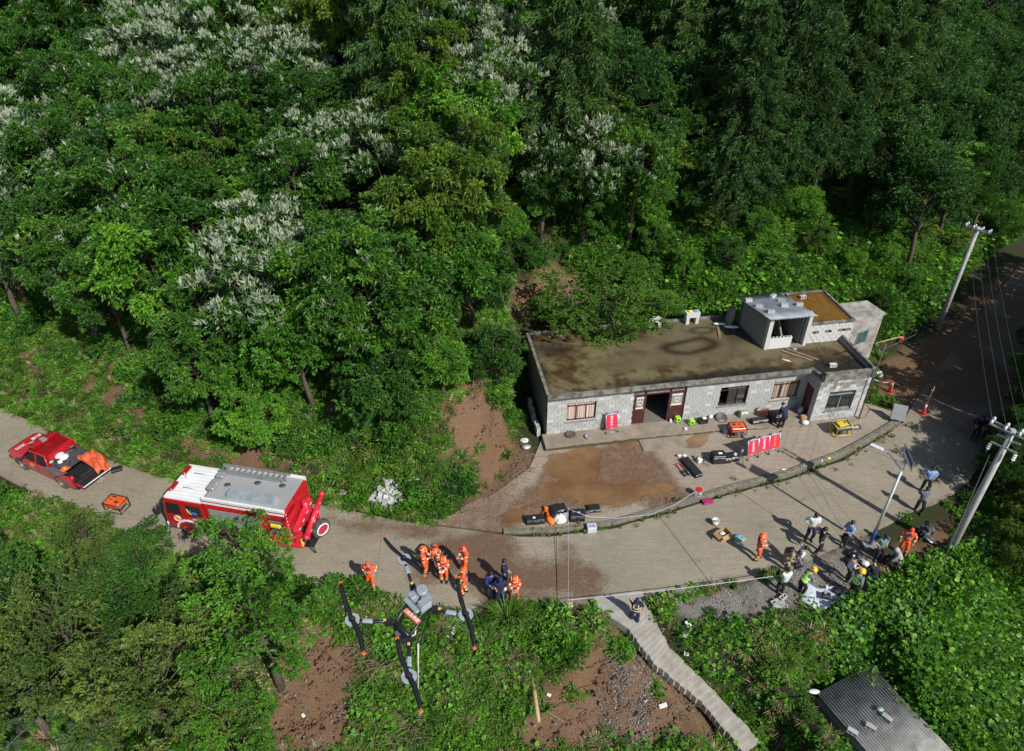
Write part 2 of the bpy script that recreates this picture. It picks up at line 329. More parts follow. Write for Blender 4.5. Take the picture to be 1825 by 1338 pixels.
def baremask(x, y):
    m = np.zeros_like(np.asarray(x, float)); n = fbm(x, y, 1.1, 3, 6) - .45
    for p in BARE: m = np.maximum(m, 1 - sstep(-.45, .35, sdpoly(x, y, p) + 1.6 * n))
    for p in PATCHY: m = np.maximum(m, (1 - sstep(-.3, .3, sdpoly(x, y, p) + .5 * n)) * sstep(.42, .56, fbm(x, y, .9, 3, 12)))
    return m
gx = np.concatenate([np.arange(-130, -42, 4.0), np.arange(-42, 52, .3), np.arange(52, 150, 4.0)])
gy = np.concatenate([np.arange(-40, 6, 3.0), np.arange(6, 66, .3), np.arange(66, 175, 4.0)])
GX, GY = np.meshgrid(gx, gy); GZ = hz(GX, GY)
bare = baremask(GX, GY); grav = 1 - sstep(-.5, .3, sdpoly(GX, GY, GRAVEL) + (fbm(GX, GY, .9, 3, 2) - .45))
GZ = GZ + bare * (fbm(GX, GY, 1.6, 4, 9) - .47) * .35 * (np.abs(GZ + .06) > .05)
under = inroad(GX, GY) | inyard(GX, GY)
GZ = np.where(under, np.minimum(GZ, -.06), GZ)
ii = np.arange(GX.size).reshape(GX.shape)
F = np.stack([ii[:-1, :-1].ravel(), ii[:-1, 1:].ravel(), ii[1:, 1:].ravel(), ii[1:, :-1].ravel()], 1)
m, N, b = newmat('soil_and_leaf_litter'); P = N.pos()
n1 = N.noise(1.7, 6, .65, P); n2 = N.noise(14, 5, .7, P); n3 = N.noise(55, 3, .6, P)
litter = N.ramp(n2, [(.3, (.022, .02, .011)), (.55, (.05, .042, .022)), (.75, (.09, .075, .04))])
litter = N.mix(N.ramp(n1, [(.42, (0, 0, 0)), (.6, (1, 1, 1))]), litter, (.03, .055, .014))
soil = N.ramp(n2, [(.25, (.095, .052, .028)), (.5, (.18, .10, .054)), (.78, (.27, .18, .115))])
soil = N.mix(N.ramp(n1, [(.4, (0, 0, 0)), (.7, (1, 1, 1))]), soil, N.mix(.5, soil, (.15, .115, .085)))
gravc = N.ramp(n3, [(.3, (.12, .11, .095)), (.5, (.22, .205, .18)), (.72, (.38, .36, .33))])
gravc = N.mix(N.ramp(n1, [(.45, (0, 0, 0)), (.7, (1, 1, 1))]), gravc, (.13, .115, .085))
c = N.mix(N.attr('bare'), litter, soil); c = N.mix(N.attr('gravel'), c, gravc)
N.put(b.inputs['Base Color'], c); b.inputs['Roughness'].default_value = .95; b.inputs['Specular IOR Level'].default_value = .2
N.put(b.inputs['Normal'], N.bump(N.math('ADD', n2, N.math('MULTIPLY', n3, .6)), .9, .06))
M['ground'] = m
ground = link(bpy.data.objects.new('ground', npmesh('ground', np.stack([GX.ravel(), GY.ravel(), GZ.ravel()], 1), F, m, smooth=True, attrs={'bare': bare.ravel(), 'gravel': grav.ravel()}))); ground['kind'] = 'structure'

# road of cast concrete slabs
def concmat(name, stops, mudcol, moss=0.0):
    m, N, b = newmat(name); P = N.pos()
    n0 = N.noise(.35, 5, .6, P); n1 = N.noise(2.3, 6, .7, P); n2 = N.noise(26, 5, .75, P)
    mp = N.new('ShaderNodeMapping'); mp.inputs['Rotation'].default_value = (0, 0, -.5); mp.inputs['Scale'].default_value = (.5, 9, 1); N.l.new(P, mp.inputs[0])
    st = N.noise(1.0, 4, .6, mp.outputs[0])
    base = N.ramp(N.math('ADD', N.math('MULTIPLY', n0, .55), N.math('MULTIPLY', n1, .45)), stops)
    n3 = N.noise(9, 5, .7, P); n4 = N.noise(70, 3, .6, P)
    base = N.mix(N.math('MULTIPLY', N.ramp(n3, [(.42, (0, 0, 0)), (.66, (1, 1, 1))]), .42), base, (.13, .108, .08))
    base = N.mix(N.math('MULTIPLY', N.ramp(n2, [(.5, (0, 0, 0)), (.72, (1, 1, 1))]), .45), base, (.44, .41, .36))
    base = N.mix(N.math('MULTIPLY', N.ramp(n4, [(.60, (0, 0, 0)), (.68, (1, 1, 1))]), .75), base, (.62, .60, .55))
    base = N.mix(N.math('MULTIPLY', N.ramp(n2, [(.25, (1, 1, 1)), (.42, (0, 0, 0))]), .45), base, (.11, .095, .075))
    base = N.mix(N.math('MULTIPLY', N.ramp(st, [(.45, (0, 0, 0)), (.62, (1, 1, 1))]), .28), base, (.17, .15, .115))
    vo = N.new('ShaderNodeTexVoronoi', feature='DISTANCE_TO_EDGE'); vo.inputs['Scale'].default_value = .22
    ad = N.new('ShaderNodeVectorMath', operation='ADD'); N.l.new(P, ad.inputs[0]); nv = N.new('ShaderNodeTexNoise'); nv.inputs['Scale'].default_value = .9; nv.inputs['Detail'].default_value = 5
    sc_ = N.new('ShaderNodeVectorMath', operation='SCALE'); sc_.inputs['Scale'].default_value = 1.6; N.l.new(nv.outputs['Color'], sc_.inputs[0]); N.l.new(sc_.outputs[0], ad.inputs[1]); N.l.new(ad.outputs[0], vo.inputs['Vector'])
    base = N.mix(N.math('MULTIPLY', N.ramp(vo.outputs['Distance'], [(0, (1, 1, 1)), (.004, (0, 0, 0))]), .22), base, (.06, .05, .04))
    mud_shade = N.ramp(N.math('ADD', N.attr('mud_shade'), N.math('ADD', N.math('MULTIPLY', N.math('SUBTRACT', n1, .5), 1.3), N.math('MULTIPLY', N.math('SUBTRACT', n3, .5), .7))), [(.30, (0, 0, 0)), (.95, (1, 1, 1))])
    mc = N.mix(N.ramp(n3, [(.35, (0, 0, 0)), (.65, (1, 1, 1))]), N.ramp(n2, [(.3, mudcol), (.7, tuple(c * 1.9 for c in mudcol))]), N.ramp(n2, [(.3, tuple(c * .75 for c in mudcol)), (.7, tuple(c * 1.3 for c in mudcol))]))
    base = N.mix(N.math('MULTIPLY', mud_shade, .92), base, mc)
    wet = N.ramp(N.math('ADD', N.attr('wet'), N.math('MULTIPLY', N.math('SUBTRACT', n1, .5), .7)), [(.45, (0, 0, 0)), (.6, (1, 1, 1))])
    base = N.mix(N.math('MULTIPLY', wet, .8), base, N.mix(N.ramp(n0, [(.4, (0, 0, 0)), (.65, (1, 1, 1))]), (.135, .070, .030), (.25, .145, .066)))
    N.put(b.inputs['Base Color'], base); N.put(b.inputs['Roughness'], N.mix(wet, (.85, .85, .85), (.22, .22, .22)))
    b.inputs['Specular IOR Level'].default_value = .3
    h = N.math('ADD', N.math('MULTIPLY', n2, N.math('ADD', .4, N.math('MULTIPLY', mud_shade, 2.2))), n1)
    N.put(b.inputs['Normal'], N.bump(N.math('MULTIPLY', h, N.math('SUBTRACT', 1.0, N.math('MULTIPLY', wet, .85))), .5, .03))
    return m
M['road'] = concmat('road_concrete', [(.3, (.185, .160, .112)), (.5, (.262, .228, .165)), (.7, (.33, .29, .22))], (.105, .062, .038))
M['yard'] = concmat('yard_concrete', [(.3, (.22, .175, .13)), (.5, (.30, .245, .188)), (.7, (.36, .30, .235))], (.115, .064, .036))
JO = [(-60, -60), (-42, -44), (-33, -35), (-26, -28), (-19, -20.3), (-12.5, -13.3), (-6, -6.3), (1.95, 2.1), (8.9, 7.2), (14.6, 11.6), (19.6, 15.7), (23.2, 19.2), (26.2, 23.6), (31, 28.6), (37, 34.2), (46, 43), (60, 57), (100, 97)]
road = MB()
base = [(x, float(yl(x)) + .02) for x in np.arange(-60, 100, 1.0)]; top = [(x, float(yu(x)) - .02) for x in np.arange(-60, 100, 1.0)]
for (a, b_), (c_, d_) in zip(zip(base, base[1:]), zip(top, top[1:])): road.quad((*a, -.045), (*b_, -.045), (*d_, -.045), (*c_, -.045))
road = road.build('road', M['ground']); road['kind'] = 'structure'
for (l0, u0), (l1, u1) in zip(JO, JO[1:]):
    far = max(abs(l0), abs(l1)) > 50
    ns, nv = (6, 6) if far else (max(8, int((l1 - l0) / .3)), 18)
    s = np.linspace(0, 1, ns + 1); v = np.linspace(0, 1, nv + 1); gap = .013 if l0 > 0 else .006
    xl = l0 + gap + (l1 - l0 - 2 * gap) * s; xu = u0 + gap + (u1 - u0 - 2 * gap) * s
    L = np.stack([xl, yl(xl) + .16 * (vnoise(xl, xl * 0, 1.3, 2) - .5) - .05], 1); U = np.stack([xu, yu(xu) + .14 * (vnoise(xu, xu * 0, 1.5, 5) - .5) - .24 * sstep(-1.5, 1, xu) * (1 - sstep(20, 23, xu))], 1)
    G = L[None] * (1 - v[:, None, None]) + U[None] * v[:, None, None]; X, Y = G[..., 0], G[..., 1]
    Z = np.zeros_like(X) + .012 * (vnoise(X, Y, .7, 7) - .5)
    mud_shade = np.zeros_like(X)
    for p in MUDROAD: mud_shade = np.maximum(mud_shade, 1 - sstep(-1.1, 1.0, sdpoly(X, Y, p) + 2.8 * (fbm(X, Y, .6, 4, 5) - .47)))
    mud_shade = np.maximum(mud_shade, .45 * (1 - sstep(0, .7, np.minimum(np.abs(Y - yl(X)), np.abs(yu(X) - Y)))))
    vv_ = np.repeat(v[:, None], X.shape[1], 1); mud_shade = np.maximum(mud_shade, (.42 * np.exp(-((vv_ - .33) / .055) ** 2) + .42 * np.exp(-((vv_ - .67) / .055) ** 2)) * sstep(.35, .6, fbm(X, Y, .5, 3, 9)))
    mud_shade = np.maximum(mud_shade, 1.0 * sstep(20, 28, X) * (.6 + .8 * vnoise(X, Y, .6, 4)))  # far right road: soil film, with the trees' shade darkened into the same colour
    if l0 < -10: mud_shade = np.maximum(mud_shade, .28 * vnoise(X, Y, .5, 3))
    nV = X.size; idx = np.arange(nV).reshape(X.shape)
    Fq = [np.stack([idx[:-1, :-1].ravel(), idx[:-1, 1:].ravel(), idx[1:, 1:].ravel(), idx[1:, :-1].ravel()], 1)]
    V = [np.stack([X.ravel(), Y.ravel(), Z.ravel()], 1)]; ring = np.concatenate([idx[0, :], idx[1:, -1], idx[-1, -2::-1], idx[-2:0:-1, 0]])
    V.append(V[0][ring] - [0, 0, .10]); lo = nV + np.arange(len(ring)); r2 = np.roll(ring, -1); l2 = np.roll(lo, -1)
    Fq.append(np.stack([ring, lo, l2, r2], 1))
    V = np.concatenate(V); mm = np.concatenate([mud_shade.ravel(), mud_shade.ravel()[ring]])
    instance('slab', npmesh('slab', V, np.concatenate(Fq), M['road'], attrs={'mud_shade': mm, 'wet': mm * 0}), road)

# yard: concrete in front of the house, its kerb and gutter towards the road
yx = np.arange(-3.6, 22.21, .2); nv = 44; v = np.linspace(0, 1, nv)
top_ = np.interp(yx, [-3.6, -1.2, 0.9, 1.7, 19.6, 22.2], [24.4, 26.0, 28.0, 30.6, 34, 32.4]) + .5 * (vnoise(yx, yx * 0, .9, 6) - .5); bot = yu(yx) + .12
X = np.repeat(yx[None], nv, 0); Y = bot[None] * (1 - v[:, None]) + np.maximum(top_, bot + .2)[None] * v[:, None]
Z = yardz(X) + .01 * (vnoise(X, Y, .9, 4) - .5)
mud_shade = 1 - sstep(-.9, .9, sdpoly(X, Y, MUDYARD) + 2.6 * (fbm(X, Y, .6, 4, 5) - .47)); mud_shade = np.maximum(mud_shade, .8 * (1 - sstep(-1, 2.6, X))); wet = np.zeros_like(X)
for p in PUDDLE: wet = np.maximum(wet, 1 - sstep(-.5, .5, sdpoly(X, Y, p) + 2.4 * (fbm(X, Y, .8, 4, 3) - .47)))
idx = np.arange(X.size).reshape(X.shape); V = np.stack([X.ravel(), Y.ravel(), Z.ravel()], 1)
Fq = [np.stack([idx[:-1, :-1].ravel(), idx[:-1, 1:].ravel(), idx[1:, 1:].ravel(), idx[1:, :-1].ravel()], 1)]
ring = np.concatenate([idx[0, :], idx[1:, -1], idx[-1, -2::-1], idx[-2:0:-1, 0]]); V2 = V[ring].copy(); V2[:, 2] = -.1; lo = len(V) + np.arange(len(ring))
Fq.append(np.stack([ring, lo, np.roll(lo, -1), np.roll(ring, -1)], 1))
yard = instance('yard', npmesh('yard', np.concatenate([V, V2]), np.concatenate(Fq), M['yard'], attrs={'mud_shade': np.concatenate([mud_shade.ravel(), mud_shade.ravel()[ring]]) * .95, 'wet': np.concatenate([wet.ravel(), wet.ravel()[ring]])})); yard['kind'] = 'structure'
M['kerb'] = pm('kerb_concrete', (.20, .18, .145), (.10, .095, .07), 5, .9, .5, 25, dirt=.5)
kb = MB(); kx = np.arange(-.4, 22.3, .35); lo = []
for x in kx:
    t = Vector((.35, float(yu(x + .35) - yu(x)), 0)).normalized(); n = Vector((-t.y, t.x, 0)); j = .03 * (vnoise(x, 0, 1.7, 3) - .5)
    c_ = Vector((x, float(yu(x)) + .10 + j, 0)); zt = float(yardz(x)) + .10 + .02 * (vnoise(x, 3, 1.3) - .5)
    lo.append([c_ - n * .13 + Vector((0, 0, -.1)), c_ - n * .12 + Vector((0, 0, zt - .02)), c_ - n * .09 + Vector((0, 0, zt)), c_ + n * .12 + Vector((0, 0, zt)), c_ + n * .14 + Vector((0, 0, -.05))])
kb.loft(lo); kerb = kb.build('kerb', M['kerb']); kerb['kind'] = 'structure'
# ================================================================== plants
def leafcloud(C, D, k, L, W, rng, up=.35, spread=.9, droop=.25, fold=.25, jit=.05, Lvar=.35):
    """k leaves round every twig tip C growing along D: returns vertices (n*4,3), triangles"""
    n = len(C); C = np.repeat(C, k, 0); D = np.repeat(D, k, 0); m = n * k
    d = D + rng.normal(0, spread, (m, 3)); d[:, 2] += up; d /= np.linalg.norm(d, axis=1, keepdims=True) + 1e-9
    s = np.cross(d, rng.normal(0, .35, (m, 3)) + [0, 0, 1]); s /= np.linalg.norm(s, axis=1, keepdims=True) + 1e-9
    nrm = np.cross(s, d); l = L * (1 + rng.uniform(-Lvar, Lvar, (m, 1))); w = W * l / L
    b = C + rng.normal(0, jit, (m, 3)); mid = b + d * l * .5 + nrm * (fold * w)
    tip = b + d * l; tip[:, 2] -= droop * l[:, 0]
    V = np.stack([b, mid + s * w * .5, tip, mid - s * w * .5], 1).reshape(-1, 3)
    i = np.arange(m)[:, None] * 4
    Fa = np.concatenate([i + [0, 1, 2], i + [0, 2, 3]], 1).reshape(-1, 3)
    return V, Fa
def joinmesh(name, parts, mats):
    """parts: (V, F, material index, rnd per face)"""
    V = []; F = []; mi = []; rn = []; o = 0
    for v, f, m_, r_ in parts:
        V.append(v); F.append(f + o); o += len(v); mi.append(np.full(len(f), m_)); rn.append(r_)
    return npmesh(name, np.concatenate(V), np.concatenate(F), mats, np.concatenate(mi), np.concatenate(rn))
def boughs(n, rx, rz, zc, rng, low=-.55):
    i = np.arange(n) + rng.uniform(-.3, .3, n); z = low + (1 - low) * (i + .5) / n; a = i * 2.39996 + rng.normal(0, .25, n)
    z = np.clip(z, -.99, .99); r = np.sqrt(1 - z * z); D = np.stack([r * np.cos(a), r * np.sin(a), z], 1)
    f = rng.uniform(.62, 1.08, (n, 1)); f[rng.random(n) < .2] *= .6
    return D * f * [rx, rx, rz] + [0, 0, zc], D
def trunkmesh(name, H, r, tips, rng, bark, lean=(0, 0), twigs=3):
    mb = MB(); pts = [Vector((lean[0] * t + .12 * rng.normal() * (t > 0), lean[1] * t + .12 * rng.normal() * (t > 0), H * t)) for t in np.linspace(0, 1, 6)]
    pts[0].z = -.5; mb.tube(pts, [r * (1.25 - 1.05 * t) for t in np.linspace(0, 1, 6)], 7)
    for p in tips:
        t = min(max((p[2] - np.hypot(p[0], p[1]) * .55) / H, .18), .92); k = t * 5; i = int(min(k, 4)); a = pts[i].lerp(pts[i + 1], k - i); e = Vector(p)
        mdl = a.lerp(e, .5) + Vector((0, 0, .12 * (e - a).length)); rr = r * (.5 - .33 * t)
        mb.tube([a, mdl, e], [rr, rr * .6, rr * .22], 5)
        for _ in range(twigs):
            q = e + Vector(rng.normal(0, .42, 3)); s_ = mdl.lerp(e, rng.uniform(.3, 1)); mb.tube([s_, q], [rr * .25, .006], 3, cap=False)
    return mb.mesh(name, bark)
def broadleaf(seed, H, R_, hb, n=34, kt=24, k=8, L=.25, W=.115, mats=None, bw=.72, silver=0.0, up=.35, spread=.85, droop=.3, squash=.9, bark=None, low=-.5):
    rng = np.random.default_rng(seed); zc = hb + (H - hb) * .45; rz = (H - hb) * .55
    B, D = boughs(n, R_, rz, zc, rng, low); parts = []
    for bi in range(n):
        q = rng.normal(0, 1, (kt, 3)); q /= np.linalg.norm(q, axis=1, keepdims=True); q *= rng.random((kt, 1)) ** .4
        q[:, 2] *= .62; sz = bw * rng.uniform(.7, 1.25)
        C = B[bi] + q * sz; nd = q * .8 + D[bi] * .5 + [0, 0, .3]; nd /= np.linalg.norm(nd, axis=1, keepdims=True)
        base = rng.uniform(.12, .72); sv = silver * rng.uniform(.4, 1.5) * (1 if D[bi][2] > -.1 else .35)
        issv = (rng.random(kt) < sv) & (q[:, 2] > -.25)
        if (~issv).any():
            v, f = leafcloud(C[~issv], nd[~issv], k, L, W, rng, up, spread, droop); nf = len(f) // 2
            parts.append((v, f, 0, np.repeat(np.clip(base + rng.normal(0, .17, nf), 0, 1), 2)))
        if issv.any():
            v, f = leafcloud(C[issv] + nd[issv] * .12, nd[issv] * .5 + [0, 0, .5], 9, .29, .085, rng, .5, .6, .02); nf = len(f) // 2
            parts.append((v, f, 1, np.repeat(np.clip(rng.uniform(.2, .75) + rng.normal(0, .17, nf), 0, 1), 2)))
    me = joinmesh('crown', parts, mats)
    return me, trunkmesh('trunk', H * .86, .055 + H * .012, B, rng, bark or M['bark'])
def conifer(seed, H, hb, Rm, droop=.35):
    rng = np.random.default_rng(seed); mb = MB(); parts = []
    pts = [Vector((.1 * rng.normal() * (t > 0), .1 * rng.normal() * (t > 0), H * t)) for t in np.linspace(0, 1, 7)]; pts[0].z = -.6
    mb.tube(pts, [.19 * (1.05 - t) + .01 for t in np.linspace(0, 1, 7)], 7)
    z = hb * .4
    while z < H - .2:
        bare_ = z < hb; nb = rng.integers(3, 5) if bare_ else rng.integers(6, 9)
        for j in range(nb):
            a = rng.uniform(0, 2 * pi); t = (z - hb) / (H - hb); ln = (Rm * (1 - max(t, 0)) ** .75 + .25) * rng.uniform(.7, 1.15) * (.45 if bare_ else 1)
            S = np.linspace(0, 1, 6)[:, None]; d = np.array([cos(a), sin(a), 0])
            P = np.array([0, 0, z]) + d * ln * S + np.array([0, 0, 1]) * (ln * (.28 * S - (.28 + droop) * S ** 2))
            mb.tube(P, [.03 * (1 - .85 * s) for s in S[:, 0]], 4, cap=False)
            if bare_ and rng.random() < .75: continue
            m_ = int(16 + 26 * ln / Rm); u = rng.uniform(.15, 1, m_) ** .7
            C = np.stack([np.interp(u, S[:, 0], P[:, i]) for i in range(3)], 1) + rng.normal(0, .10, (m_, 3))
            v, f = leafcloud(C, np.tile(d * .7 - [0, 0, .25], (m_, 1)), 5, .30, .06, rng, .05, .75, .25); nf = len(f) // 2
            parts.append((v, f, 0, np.repeat(np.clip(rng.uniform(.2, .7) + rng.normal(0, .2, nf), 0, 1), 2)))
        z += rng.uniform(.28, .5) * (1.6 if bare_ else 1)
    return joinmesh('crown', parts, [M['needle']]), mb.mesh('trunk', M['bark'])
def featherleaf(seed, H, R_, mats, n=26, bark=None):
    """crown of long pinnate fronds in whorls (sumac, tree of heaven)"""
    rng = np.random.default_rng(seed); B, D = boughs(n, R_, H * .3, H * .68, rng, -.3); parts = []
    for bi in range(n):
        nf = rng.integers(9, 14); base = rng.uniform(.25, .75)
        for j in range(nf):
            a = rng.uniform(0, 2 * pi); ln = rng.uniform(.45, .8); d = np.array([cos(a), sin(a), rng.uniform(.1, .6)]); d = d / np.linalg.norm(d)
            S = np.linspace(.2, 1, 8)[:, None]; P = B[bi] + d * ln * S - np.array([0, 0, 1]) * .35 * ln * S ** 2; sd = np.cross(d, [0, 0, 1]); sd /= np.linalg.norm(sd)
            C = np.concatenate([P, P]); Dn = np.concatenate([np.tile(sd + d * .5, (8, 1)), np.tile(-sd + d * .5, (8, 1))])
            v, f = leafcloud(C, Dn, 1, .2, .07, rng, -.05, .12, .25, jit=.01); parts.append((v, f, 0, np.repeat(np.clip(base + rng.normal(0, .12, len(f) // 2), 0, 1), 2)))
    return joinmesh('crown', parts, mats), trunkmesh('trunk', H * .8, .05 + H * .01, B, rng, bark or M['bark'])
def bush(seed, r, h, k=7, n=40, L=.13, W=.07, mat='leaf', flat=.7, droop=.2, spread=.8, name='foliage', up=.35):
    rng = np.random.default_rng(seed); q = rng.normal(0, 1, (n, 3)); q[:, 2] = np.abs(q[:, 2]); q /= np.linalg.norm(q, axis=1, keepdims=True); q *= rng.uniform(.45, 1.05, (n, 1))
    C = q * [r, r, h]; v, f = leafcloud(C, q + [0, 0, .5], k, L, W, rng, up, spread, droop)
    b0 = np.repeat(rng.uniform(.15, .75, n), k); return npmesh(name, v, f, M[mat], rnd=np.repeat(np.clip(b0 + rng.normal(0, .15, n * k), 0, 1), 2))
def tuft(seed, r, h, n=60, mat='grass', w=.018, name='foliage'):
    rng = np.random.default_rng(seed); V = []; F = []; rn = []
    for i in range(n):
        a = rng.uniform(0, 2 * pi); b0 = np.array([cos(a), sin(a), 0]) * r * .3 * rng.random(); l = h * rng.uniform(.6, 1.15); o = rng.uniform(.25, 1.0) * r; d = np.array([cos(a), sin(a), 0]); s = np.array([-sin(a), cos(a), 0]) * w * rng.uniform(.7, 1.3)
        P = [b0, b0 + d * o * .35 + [0, 0, l * .55], b0 + d * o * .75 + [0, 0, l * .8], b0 + d * o * 1.15 + [0, 0, l * .72]]; k = len(V)
        V += [P[0] - s, P[0] + s, P[1] - s, P[1] + s, P[2] - s * .7, P[2] + s * .7, P[3]]
        F += [(k, k + 1, k + 3), (k, k + 3, k + 2), (k + 2, k + 3, k + 5), (k + 2, k + 5, k + 4), (k + 4, k + 5, k + 6)]; rn += [np.clip(rng.normal(.5, .22), 0, 1)] * 5
    return npmesh(name, np.array(V), np.array(F), M[mat], rnd=np.array(rn))
def fern(seed, r=.5, nf=9, mat='leaf_bright', name='foliage'):
    rng = np.random.default_rng(seed); parts = []
    for j in range(nf):
        a = 2 * pi * j / nf + rng.normal(0, .25); d = np.array([cos(a), sin(a), .75]); S = np.linspace(.12, 1, 9)[:, None]; ln = r * rng.uniform(.75, 1.2)
        P = d * ln * S - np.array([0, 0, 1]) * .75 * ln * S ** 2.2; sd = np.cross([cos(a), sin(a), 0], [0, 0, 1])
        C = np.concatenate([P, P]); Dn = np.concatenate([np.tile(sd + d * .35, (9, 1)), np.tile(-sd + d * .35, (9, 1))])
        Ls = np.concatenate([np.sin(S[:, 0] * pi * .85 + .3)] * 2)
        v, f = leafcloud(C, Dn, 1, .17, .05, rng, 0, .08, .15, jit=.0); parts.append((v, f, 0, np.repeat(np.clip(rng.uniform(.4, .8) + rng.normal(0, .1, len(f) // 2), 0, 1), 2)))
    return joinmesh(name, parts, [M[mat]])
def vine(seed, r=.6, n=60, mat='leaf', L=.17):
    rng = np.random.default_rng(seed); C = np.stack([rng.uniform(-r, r, n), rng.uniform(-r, r, n), rng.uniform(.05, .38, n)], 1); parts = []
    d = rng.normal(0, 1, (n, 3)); d[:, 2] = rng.normal(-.1, .2, n); d[:, 2] += .1; d /= np.linalg.norm(d, axis=1, keepdims=True); s = np.cross(d, rng.normal(0, .3, (n, 3)) + [0, 0, 1]); s /= np.linalg.norm(s, axis=1, keepdims=True); u = np.cross(s, d); l = L * rng.uniform(.5, 1.25, (n, 1))
    ring = [(.0, 0, 0), (-.12, .34, .02), (.30, .50, .05), (.62, .30, .02), (1.0, 0, -.14), (.62, -.30, .02), (.30, -.50, .05), (-.12, -.34, .02)]
    V = np.stack([C + d * l * a + s * l * b + u * l * c for a, b, c in ring], 1).reshape(-1, 3); i = np.arange(n)[:, None] * 8; F = np.concatenate([i + [0, k, k + 1] for k in range(1, 7)], 1).reshape(-1, 3)
    return npmesh('foliage', V, F, M[mat], rnd=np.repeat(np.clip(rng.normal(.42, .27, n), 0, 1), 6))
def stuff_scatter(name, label, protos, P, S, seed=1, tilt=.15, Rz=None):
    """one uncountable ground cover: small plants set on points by geometry nodes"""
    pc = bpy.data.collections.new(name + '_plants')
    for i, me in enumerate(protos): pc.objects.link(bpy.data.objects.new('%s_plant_%02d' % (name, i), me))
    n = len(P); rng = np.random.default_rng(seed); me = bpy.data.meshes.new(name); me.vertices.add(n); me.vertices.foreach_set('co', np.asarray(P, np.float32).ravel())
    a = me.attributes.new('scl', 'FLOAT', 'POINT'); a.data.foreach_set('value', np.asarray(S, np.float32))
    rot = np.stack([rng.normal(0, tilt, n), rng.normal(0, tilt, n), rng.uniform(0, 2 * pi, n)], 1).astype(np.float32)
    a = me.attributes.new('rot', 'FLOAT_VECTOR', 'POINT'); a.data.foreach_set('vector', rot.ravel())
    a = me.attributes.new('idx', 'INT', 'POINT'); a.data.foreach_set('value', rng.integers(0, len(protos), n).astype(np.int32))
    o = bpy.data.objects.new(name, me); COL.objects.link(o); o['kind'] = 'stuff'; o['label'] = label; o['category'] = name.replace('_', ' ')
    g = bpy.data.node_groups.new(name, 'GeometryNodeTree'); g.interface.new_socket('Geometry', in_out='INPUT', socket_type='NodeSocketGeometry'); g.interface.new_socket('Geometry', in_out='OUTPUT', socket_type='NodeSocketGeometry')
    gi = g.nodes.new('NodeGroupInput'); go = g.nodes.new('NodeGroupOutput'); mp = g.nodes.new('GeometryNodeMeshToPoints'); ip = g.nodes.new('GeometryNodeInstanceOnPoints'); ci = g.nodes.new('GeometryNodeCollectionInfo')
    ci.inputs['Collection'].default_value = pc; ci.inputs['Separate Children'].default_value = True; ci.inputs['Reset Children'].default_value = True
    def na(nm, ty): q = g.nodes.new('GeometryNodeInputNamedAttribute'); q.data_type = ty; q.inputs[0].default_value = nm; return q.outputs[0]
    ip.inputs['Pick Instance'].default_value = True
    L_ = g.links.new; L_(gi.outputs[0], mp.inputs[0]); L_(mp.outputs[0], ip.inputs['Points']); L_(ci.outputs[0], ip.inputs['Instance'])
    L_(na('idx', 'INT'), ip.inputs['Instance Index']); L_(na('rot', 'FLOAT_VECTOR'), ip.inputs['Rotation']); L_(na('scl', 'FLOAT'), ip.inputs['Scale']); L_(ip.outputs[0], go.inputs[0])
    o.modifiers.new('plants', 'NODES').node_group = g
    return o
# ================================================================== forest on the hill
G_, S_ = M['leaf'], M['leaf_silver']
M['leaf_willow'] = leafmat('leaf_willow', [(0, (.045, .115, .016)), (.5, (.095, .20, .03)), (1, (.19, .32, .06))], trans=.4)
TREES = {
 'green':  [broadleaf(1, 7.5, 2.7, 2.4, 46, 30, 10, .22, .10, [M['leaf'], S_]), broadleaf(2, 8.5, 2.5, 3.0, 46, 30, 10, .20, .09, [M['leaf'], S_], silver=.03), broadleaf(3, 6.5, 2.9, 1.8, 48, 30, 10, .24, .11, [M['leaf'], S_])],
 'bright': [broadleaf(4, 6.5, 2.6, 1.6, 44, 30, 10, .23, .105, [M['leaf_bright'], S_]), broadleaf(5, 7.2, 2.3, 2.2, 44, 30, 10, .21, .10, [M['leaf_bright'], S_])],
 'yellow': [broadleaf(6, 8.0, 2.5, 2.6, 46, 30, 10, .24, .09, [M['leaf_yellow'], S_], bw=.6)],
 'silver': [broadleaf(7, 8.0, 2.8, 2.6, 44, 25, 9, .25, .10, [M['leaf'], S_], silver=.8), broadleaf(8, 7.4, 2.5, 2.4, 42, 25, 9, .25, .10, [M['leaf_dark'], S_], silver=.62)],
 'dark':   [broadleaf(9, 9.0, 2.8, 3.2, 46, 26, 9, .22, .09, [M['leaf_dark'], S_])],
 'feather': [featherleaf(10, 6.5, 2.4, [M['leaf_bright']]), featherleaf(12, 6.0, 2.2, [M['leaf_yellow']])],
 'conifer': [conifer(13, 14, 2.4, 3.1, .12), conifer(14, 16, 3.2, 3.4, .16), conifer(15, 12, 2.0, 2.9, .08)],
 'drooping': [broadleaf(16, 7.5, 2.6, 1.8, 46, 30, 10, .26, .045, [M['leaf_dark'], S_], up=-.35, spread=.6, droop=.5), broadleaf(17, 6.5, 2.4, 1.5, 40, 24, 9, .24, .045, [M['leaf_olive'], S_], up=-.3, spread=.6, droop=.5)],
}
TREEINFO = {'green': ('broadleaf_tree', 7.5, 2.7), 'bright': ('broadleaf_tree', 6.8, 2.5), 'yellow': ('broadleaf_tree', 8, 2.5), 'silver': ('silver_leaved_tree', 7.8, 2.7), 'dark': ('broadleaf_tree', 9, 2.8),
            'feather': ('feather_leaved_tree', 6.3, 2.3), 'conifer': ('conifer_tree', 14, 2.3), 'drooping': ('drooping_tree', 7, 2.5)}
PROTO = {}
for kd, lst in TREES.items():
    for i, (cm, tm) in enumerate(lst): PROTO[(kd, i)] = (cm, tm)
